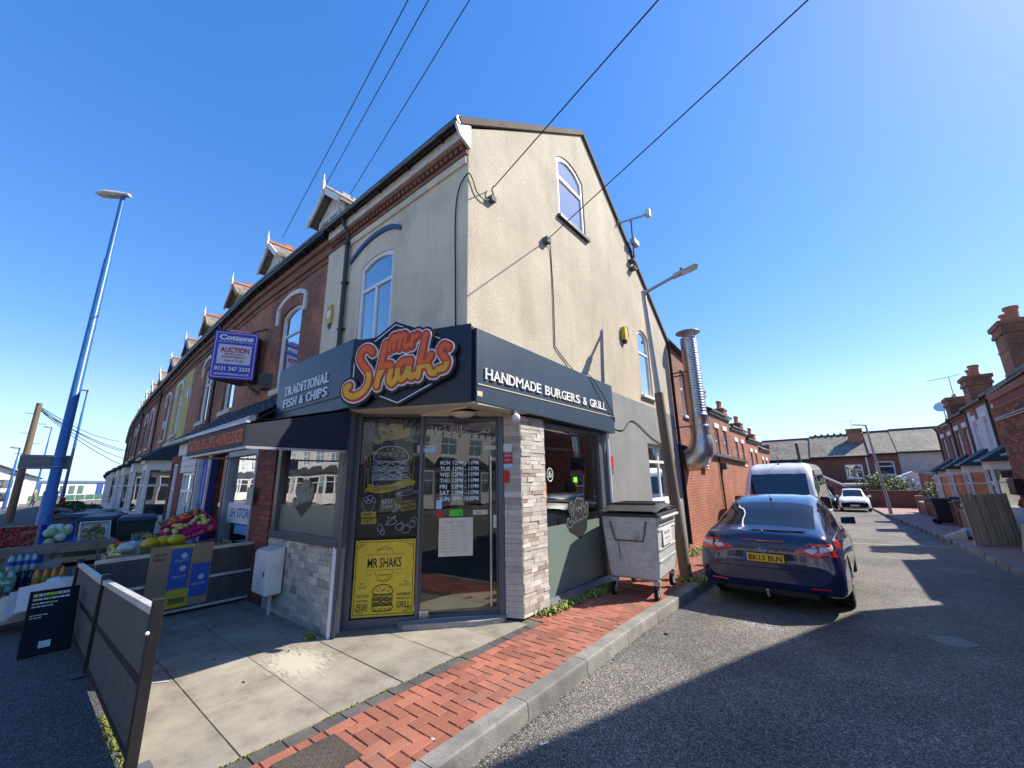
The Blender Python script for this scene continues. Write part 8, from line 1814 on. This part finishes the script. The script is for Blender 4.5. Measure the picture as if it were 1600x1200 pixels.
crate('orange_carton', 'brown carton of orange fruit propped behind the pink carton', -8.95, 2.0, 1.02, .40, .60, .10, CARD, rz=.25, tilt=-.5, contents=True, cm=[flat('satsuma', (.65, .16, .02), .5)], n=22, r=.038, filler='satsuma', seed=10).rotation_euler = (.38, .35, .15)
crate('grape_carton', 'brown open carton with dark grapes on the low table', -7.85, 2.12, .68, .40, .45, .13, CARD, rz=.1, contents=True, cm=[flat('grape_dark', (.03, .02, .07), .4), flat('plum_brown', (.14, .05, .03), .4)], n=34, r=.03, filler='grape', seed=12)
crate('banana_carton', 'flat brown carton with pale bananas in a plastic liner beside the melons', -8.0, 1.15, .66, .42, .36, .10, CARD, contents=True, cm=[mat('banana', (.55, .42, .12), .5)], n=12, r=.035, filler='banana', squash=1.8, seed=14)
crate('red_liner_crate', 'shallow crate of yellow peppers on red paper behind the side screen', -7.55, 1.22, .62, .40, .44, .10, flat('liner_red', (.45, .02, .015), .6), contents=True, cm=[flat('pepper_yellow', (.6, .45, .05), .4)], n=8, r=.035, filler='pepper', seed=15)
t = thing('plastic_basin', 'translucent white plastic basin between the bins and the pink carton', 'basin', (-8.9, 1.6, .66)); mb = MB(); mb.lathe([(.12, 0), (.16, .16), (.17, .16), (.13, .0)], (-8.9, 1.6, .66), 14); mb.build('bowl', flat('bowl_white', (.5, .52, .52), .3), t, smooth=40)
mb = MB(); t = thing('plastic_bag', 'crumpled clear plastic bag beside the melon carton', 'bag', (-7.95, 1.25, .75)); rr_ = random.Random(5); mb.ball((-7.95, 1.22, .83), .12, 12, 8, (1, 1.2, .7)); mb.v = [(x+rr_.uniform(-.02, .02), y+rr_.uniform(-.02, .02), z+rr_.uniform(-.02, .02)) for x, y, z in mb.v]; mb.build('bag_film', flat('bag_grey', (.38, .42, .46), .25, .7), t, smooth='all')
# wheelie bins in front of the bays
wheelie(-12.1, 1.35, 0, R(60), 'green wheelie bin left of the melon carton, second from the right', BG, BL_, group='wheelie bins by the bays'); wheelie(-11.2, 1.75, 0, R(80), 'green wheelie bin with blue lid nearest the pink carton', BG, BL_, group='wheelie bins by the bays')
wheelie(-13.0, 1.45, 0, R(75), 'green wheelie bin third from the right before the white bay', BG, BB, group='wheelie bins by the bays'); wheelie(-13.9, 1.25, 0, R(50), 'dark wheelie bin at the left end of the row of bins', BB, BL_, group='wheelie bins by the bays'); wheelie(-15.2, 1.6, 0, R(80), 'dark wheelie bin farther back before the second white bay', BB, BB, group='wheelie bins by the bays')
t = thing('junk_pile', 'tangle of dark garden junk and tubing left of the wheelie bins', 'junk', (-17, 1.3, 0)); rr_ = random.Random(21)
for k in range(16):
    mb = MB(); c = Vector((-16.5-rr_.uniform(0, 3), .9+rr_.uniform(0, 1.1), rr_.uniform(.5, 1.0))); mb.tube([c+Vector((.35*math.cos(a), .35*math.sin(a), .1*math.sin(2*a+k))) for a in [i*.5 for i in range(9)]], .035, 6); mb.build('tube', [GREYD, BLK, mat('junk_grey', (.2, .2, .2))][k % 3], t)
mb = MB(); mb.box(-19.5, -16.2, .9, 2.2, 0, .7); mb.build('planter', GREYD, t)
crown('hedge', 'rounded dark green hedge between the lamps and the bays', (-24, 1.7, .75), 2.6, .8, .42, 4200, .06, [LEAFD, mat('hedge_mid', (.06, .095, .025), .6)], cat='hedge', seed=9)
t = thing('parked_motorbike', 'red and black motorbike parked on the far pavement beside the second lamp', 'motorbike', (-38, 2.2, 0))
for x in (-38.6, -37.4): mb = MB(); mb.tube([(x, 2.1, .33), (x, 2.25, .33)], .33, 16); mb.build('wheel', RUB, t)
mb = MB(); mb.hexa([(-38.4, 2.0, .5), (-37.6, 2.0, .4), (-37.6, 2.35, .4), (-38.4, 2.35, .5), (-38.1, 2.05, 1.0), (-37.5, 2.05, 1.15), (-37.5, 2.3, 1.15), (-38.1, 2.3, 1.0)]); mb.build('fairing', flat('bike_red', (.45, .01, .02), .3, coat=1), t, bevel=.05); mb = MB(); mb.hexa([(-38.9, 2.05, .75), (-38.0, 2.05, .8), (-38.0, 2.3, .8), (-38.9, 2.3, .75), (-38.8, 2.1, .95), (-38.1, 2.1, .9), (-38.1, 2.25, .9), (-38.8, 2.25, .95)]); mb.build('seat', BLK, t, bevel=.03)
# far background on the left
wh = mat('white_cladding', (.62, .64, .66), .6)
t = thing('white_warehouse', 'long low white industrial building with blue bands far along the road', 'building', (-95, 5, 0)); mb = MB(); mb.hexa([(-92, -.5, -.2), (-96, 14, -.2), (-106, 14, -.2), (-102, -.5, -.2), (-92, -.5, 2.6), (-96, 14, 2.4), (-106, 14, 2.4), (-102, -.5, 2.6)]); mb.build('walls', wh, t)
mb = MB(); mb.hexa([(-91.8, -.7, 2.62), (-95.8, 14.2, 2.42), (-106, 14.2, 2.42), (-102, -.7, 2.62), (-91.8, -.7, 2.95), (-95.8, 14.2, 2.7), (-106, 14.2, 2.7), (-102, -.7, 2.95)]); mb.build('roof_band', mat('band_grey_blue', (.12, .16, .24)), t)
WW = Pl((-92, -.5), (-4, 14.5))
for u in (.6, 1.6, 4.6, 5.6, 6.6, 7.6, 11.6, 12.6): mb = MB(); WW.box(mb, u, u+.6, .9, 2.1, .01, .08); mb.build('window', flat('window_green', (.08, .16, .14)), t)
for u in (2.8, 9.8): mb = MB(); WW.box(mb, u, u+.7, 0, 2.6, .01, .12); mb.build('blue_panel', flat('panel_blue', (.03, .08, .3)), t)
t = thing('green_fence', 'green mesh fence in front of the white industrial building', 'fence', (-88, 4, 0)); FPn = Pl((-86, -.8), (-4, 14.5)); 
for k in range(14): mb = MB(); FPn.box(mb, k*1.05, k*1.05+.98, 0, .75, 0, .04); mb.build('fence_panel', mat('fence_green', (.05, .13, .09)), t)
for k in range(3):
    x = -70-10*k; y = -1.7+.15*k
    t = thing('white_roadside_house', ('large white gabled house at the left edge of the view', 'white roadside house second from the left edge', 'white roadside house farthest from the viewer')[k], 'house', (x, y, 0)); mb = MB(); mb.box(x-6, x, y-6, y+2.6+k*.6, -.2, 3.2); mb.prism([(x, y-6, 3.2), (x, y+2.6+k*.6, 3.2), (x, y-1.2, 4.9)], (-6, 0, 0)); mb.build('walls', WHITEP, t)
    mb = MB(); q = y+2.6+k*.6; mb.hexa([(x+.3, q+.4, 3.1), (x+.3, y-1.2, 5.0), (x-6.2, y-1.2, 5.0), (x-6.2, q+.4, 3.1), (x+.3, q+.4, 3.2), (x+.3, y-1.2, 5.12), (x-6.2, y-1.2, 5.12), (x-6.2, q+.4, 3.2)]); mb.build('roof', SLATE, t)
    for yy in (y-1.5, y+.8): mb = MB(); mb.box(x+.01, x+.06, yy, yy+1.0, 1.9, 2.7); mb.build('window', GLASS_UP, t); mb = MB(); mb.box(x+.01, x+.06, yy, yy+1.0, .5, 1.4); mb.build('window', GLASS_UP, t)
    mb = MB(); mb.box(x-3, x-2, y-1, y-.2, 4.6, 6.0); mb.build('chimney', WHITEP, t)
small_car('white_parked_van', 'small white vehicle parked far along the main road at the left edge', -52, -2.6, R(-95), VW)
# person walking far off
ps = thing('person', 'tiny figure in pale clothes walking on the far pavement left of the lamp', 'person', (-60, 1.6, 0))
bmv = bpy.data.meshes.new('body'); jv = [(0, 0, .95), (0, 0, 1.2), (0, .02, 1.42), (0, .02, 1.55), (.0, .03, 1.66), (-.18, 0, 1.40), (-.24, .05, 1.15), (-.2, .15, .95), (.18, 0, 1.40), (.24, -.05, 1.15), (.2, .0, .92), (-.09, 0, .9), (-.10, .10, .5), (-.10, .02, .06), (.09, 0, .9), (.10, -.08, .5), (.10, -.2, .08)]
bmv.from_pydata(jv, [(0, 1), (1, 2), (2, 3), (3, 4), (2, 5), (5, 6), (6, 7), (2, 8), (8, 9), (9, 10), (0, 11), (11, 12), (12, 13), (0, 14), (14, 15), (15, 16)], []); ob = bpy.data.objects.new('body', bmv); C.objects.link(ob); ob.parent = ps
sk = ob.modifiers.new('skin', 'SKIN'); rad = [.15, .16, .15, .06, .11, .07, .05, .04, .07, .05, .04, .1, .07, .05, .1, .07, .05]
for v_, r_ in zip(bmv.skin_vertices[0].data if bmv.skin_vertices else [], rad): v_.radius = (r_, r_)
ob.modifiers.new('sub', 'SUBSURF').levels = 1; bmv.materials.append(flat('beige_clothes', (.38, .30, .2)))
# ---------------------------------------------------------------- small things on the ground
t = thing('access_cover', 'small steel chequer access cover set in the red paving by the kerb', 'cover', (-2.78, 1.55, 0)); mb = MB(); mb.box(-2.98, -2.62, 1.28, 1.68, -.02, .004); mb.build('frame', mat('cover_steel', (.13, .11, .09), .5, metal=.5), t)
mb = MB()
for i in range(9):
    for j in range(10): x, y = -2.955+.038*i, 1.30+.038*j; a = .008 if (i+j) % 2 else .003; b = .003 if (i+j) % 2 else .008; mb.box(x-a, x+a, y-b, y+b, .0041, .007)
mb.build('raised_pattern', mat('cover_steel_bright', (.22, .19, .16), .4, metal=.6), t, kind='stuff')
# more goods round the stalls
for k, (x, y, z, lab, cm_) in enumerate(((-9.35, .95, .30, 'onions', (.42, .24, .08)), (-9.35, 1.25, .30, 'limes', (.12, .25, .03)), (-8.9, 1.25, .66, 'tomatoes', (.5, .03, .01)), (-8.55, 1.2, .66, 'lemons', (.65, .5, .03)), (-9.8, 1.75, .66, 'carrots', (.6, .18, .02)), (-10.25, 1.7, .66, 'greens', (.08, .18, .03)))):
    crate('produce_crate', 'small carton of %s %s' % (lab, 'low in front of the stall boards' if z < .5 else 'behind the side screen near the bins'), x, y, z, .34, .26, .12, [CARD, GRC, WOODP][k % 3], tilt=-.3, contents=True, cm=[mat('produce_%d' % k, cm_, .5, var=.25, scale=15)], n=22, r=.032, filler='produce', seed=40+k)
t = thing('carton_stack', 'stack of plain brown cartons stored under the low table', 'cartons', (-8.2, 1.6, 0))
for k in range(7): mb = MB(); x = -8.8+.26*(k % 5); z = .0 if k < 5 else .24; mb.box(x, x+.24, 1.3, 1.7, z, z+.22); mb.build('carton', CARD, t, bevel=.006)
def tuft(name, lab, pts, n, h, mats, seed, cat='weeds'):
    r_ = random.Random(seed); mb = MB(); mb2 = MB()
    for k in range(n):
        a = r_.choice(pts); x = a[0]+r_.gauss(0, a[3]); y = a[1]+r_.gauss(0, a[4]); z = a[2]; an = r_.uniform(0, 6.28); l_ = h*r_.uniform(.4, 1.1); dx, dy = math.cos(an), math.sin(an); w_ = .006+.012*r_.random()
        p0 = Vector((x, y, z)); p1 = p0+Vector((dx*l_*.5, dy*l_*.5, l_*.7)); p2 = p0+Vector((dx*l_, dy*l_, l_*.8*r_.random())); s = Vector((-dy, dx, 0))*w_
        (mb if k % 2 else mb2).add([p0-s*.5, p0+s*.5, p1+s, p1-s, p2], [(0, 1, 2, 3), (3, 2, 4)])
    o = mb.build(name, mats[0]); tag(o, lab, cat, kind='stuff'); o2 = mb2.build('weed_leaf', mats[1], kind='stuff'); o2.parent = o
    return o
GA, GB = mat('weed_green', (.12, .20, .03), .6, var=.4, scale=30), mat('weed_yellow', (.26, .28, .05), .6, var=.4, scale=30)
tuft('weeds', 'bright green weeds growing along the foot of the side window beside the stone pillar', [(-3.22, 4.62, 0, .05, .10), (-3.22, 4.95, 0, .05, .14), (-3.22, 5.2, 0, .04, .1)], 420, .09, (GA, GB), 1)
tuft('weeds', 'weeds growing under the left side of the commercial bin', [(-3.2, 5.7, -.02, .05, .09), (-3.2, 6.1, -.03, .06, .2)], 260, .11, (GA, GB), 2)
tuft('weeds', 'low weeds round the foot of the leaning pole', [(-2.35, 7.65, -.08, .10, .10)], 240, .10, (GA, GB), 3)
tuft('weeds', 'weeds at the foot of the orange brick wall beside the hatchback', [(-3.2, 10.6, -.15, .10, .3), (-3.2, 11.5, -.18, .08, .3)], 320, .10, (GA, GB), 4)
tuft('weeds', 'tiny weed tuft at the plinth corner on the slabs', [(-4.88, 2.38, 0, .03, .03)], 60, .05, (GA, GB), 5)
# litter and grit
r_ = random.Random(31)
mb = MB()
for k in range(1300):
    x = r_.uniform(-2.1, 2.0) if k % 4 else -2.12+abs(r_.gauss(0, .07)); y = r_.uniform(.9, 9) if k % 3 else r_.uniform(.9, 4); z = gz(y)-.118; s = r_.uniform(.002, .006); mb.add([(x-s, y-s, z), (x+s, y-s*.6, z), (x+s*.7, y+s, z), (x-s*.6, y+s*.8, z), (x, y, z+s*.8)], [(0, 1, 4), (1, 2, 4), (2, 3, 4), (3, 0, 4)])
tag(mb.build('pale_grit', mat('grit', (.5, .48, .44), .8)), 'pale grit and chips scattered over the dark asphalt', 'grit', kind='stuff')
mb = MB()
for k in range(160): x = -1.1+r_.gauss(0, .16); y = 6.15+r_.gauss(0, .05); z = gz(y)-.118; s = r_.uniform(.003, .009); mb.add([(x-s, y-s, z), (x+s, y-s*.6, z), (x+s*.7, y+s, z), (x-s*.6, y+s*.8, z), (x, y, z+s*.6)], [(0, 1, 4), (1, 2, 4), (2, 3, 4), (3, 0, 4)])
tag(mb.build('white_splatter', mat('splatter', (.6, .6, .58), .8)), 'white splatter of chips on the asphalt behind the hatchback', 'splatter', kind='stuff')
def litter(name, lab, pts, w_, m_, cat='litter'):
    mb = MB(); mb.tube(pts, w_, 5); return tag(mb.build(name, m_), lab, cat)
litter('cigarette_end', 'short white cigarette end on the asphalt beside the kerb', [(-1.93, 2.60, -.112), (-1.90, 2.66, -.112)], .005, WHT); litter('white_straw', 'bent white straw on the lit slabs beside the screen post', [(-4.98, 1.02, .006), (-4.90, 1.10, .008), (-4.86, 1.16, .006)], .004, WHT)
litter('orange_strip', 'thin orange plastic strip on the shaded slab joint', [(-5.22, 1.22, .006), (-5.12, 1.20, .01), (-5.05, 1.25, .006), (-5.0, 1.24, .006)], .004, flat('strip_orange', (.5, .12, .06)))
litter('white_hook', 'curled white plastic tie on the asphalt at the bottom of the view', [(-.92, 2.86, -.112), (-.95, 2.92, -.112), (-.92, 2.96, -.112), (-.88, 2.95, -.112)], .004, WHT)
mb = MB(); mb.ball((-1.93, 5.12, -.112), .03, 6, 4, (1, .6, .3)); tag(mb.build('dry_leaf', flat('leaf_brown', (.06, .03, .02))), 'small curled dark leaf on the sunlit asphalt near the kerb', 'leaf')
ORD = ('first', 'second', 'third', 'fourth', 'fifth', 'sixth', 'seventh', 'eighth', 'ninth', 'tenth', 'eleventh', 'twelfth')
for k in range(12):
    x, y = -6.4+.19*k, r_.uniform(1.0, 2.4); mb = MB(); s = r_.uniform(.012, .028); mb.add([(x-s, y, .003), (x, y-s*.4, .004), (x+s, y+.01, .003), (x, y+s*.5, .012)], [(0, 1, 2, 3), (0, 1, 3)])
    tag(mb.build('dry_leaf', flat('leaf_brown', (.06, .03, .02))), 'small dry leaf on the slabs, %s from the left' % ORD[k], 'leaf', 'dry leaves on the forecourt')
mb = MB(); mb.ball((-2.40, 2.05, .003), .016, 8, 4, (1.2, .7, .15)); tag(mb.build('bird_dropping', mat('dropping', (.45, .45, .43))), 'white bird dropping on the shaded paver near the kerb', 'dropping')
dc = thing('road_drain', 'round worn iron cover sunk in the road at the right', 'cover', (.6, 6.9, -.165)); mb = MB(); mb.prism([(.6+.17*math.cos(a), 6.9+.17*math.sin(a), gz(6.9)-.119) for a in [i*math.pi/10 for i in range(20)]], (0, 0, .004)); mb.build('lid', mat('iron_lid', (.10, .10, .095), .6, metal=.3), dc); mb = MB(); mb.tube([(.6+.18*math.cos(a), 6.9+.18*math.sin(a), gz(6.9)-.118) for a in [i*math.pi/10 for i in range(21)]], .008, 5); mb.build('rim', mat('iron_rim', (.16, .16, .15), .5, metal=.3), dc)
DIRT = mat('gutter_dirt', (.055, .05, .042), .95, var=.4, scale=20)
mb = MB()
for k in range(260):
    y = r_.uniform(1, 12); x = -2.145+abs(r_.gauss(0, .018)); s = r_.uniform(.006, .02); z = gz(y)-.119; mb.add([(x-s*.5, y-s, z), (x+s*.5, y-s*.8, z), (x+s*.4, y+s, z), (x-s*.5, y+s*.7, z), (x, y, z+.005)], [(0, 1, 4), (1, 2, 4), (2, 3, 4), (3, 0, 4)])
tag(mb.build('gutter_dirt', DIRT), 'dark dirt and crumbs gathered in the gutter along the left kerb', 'dirt', kind='stuff')
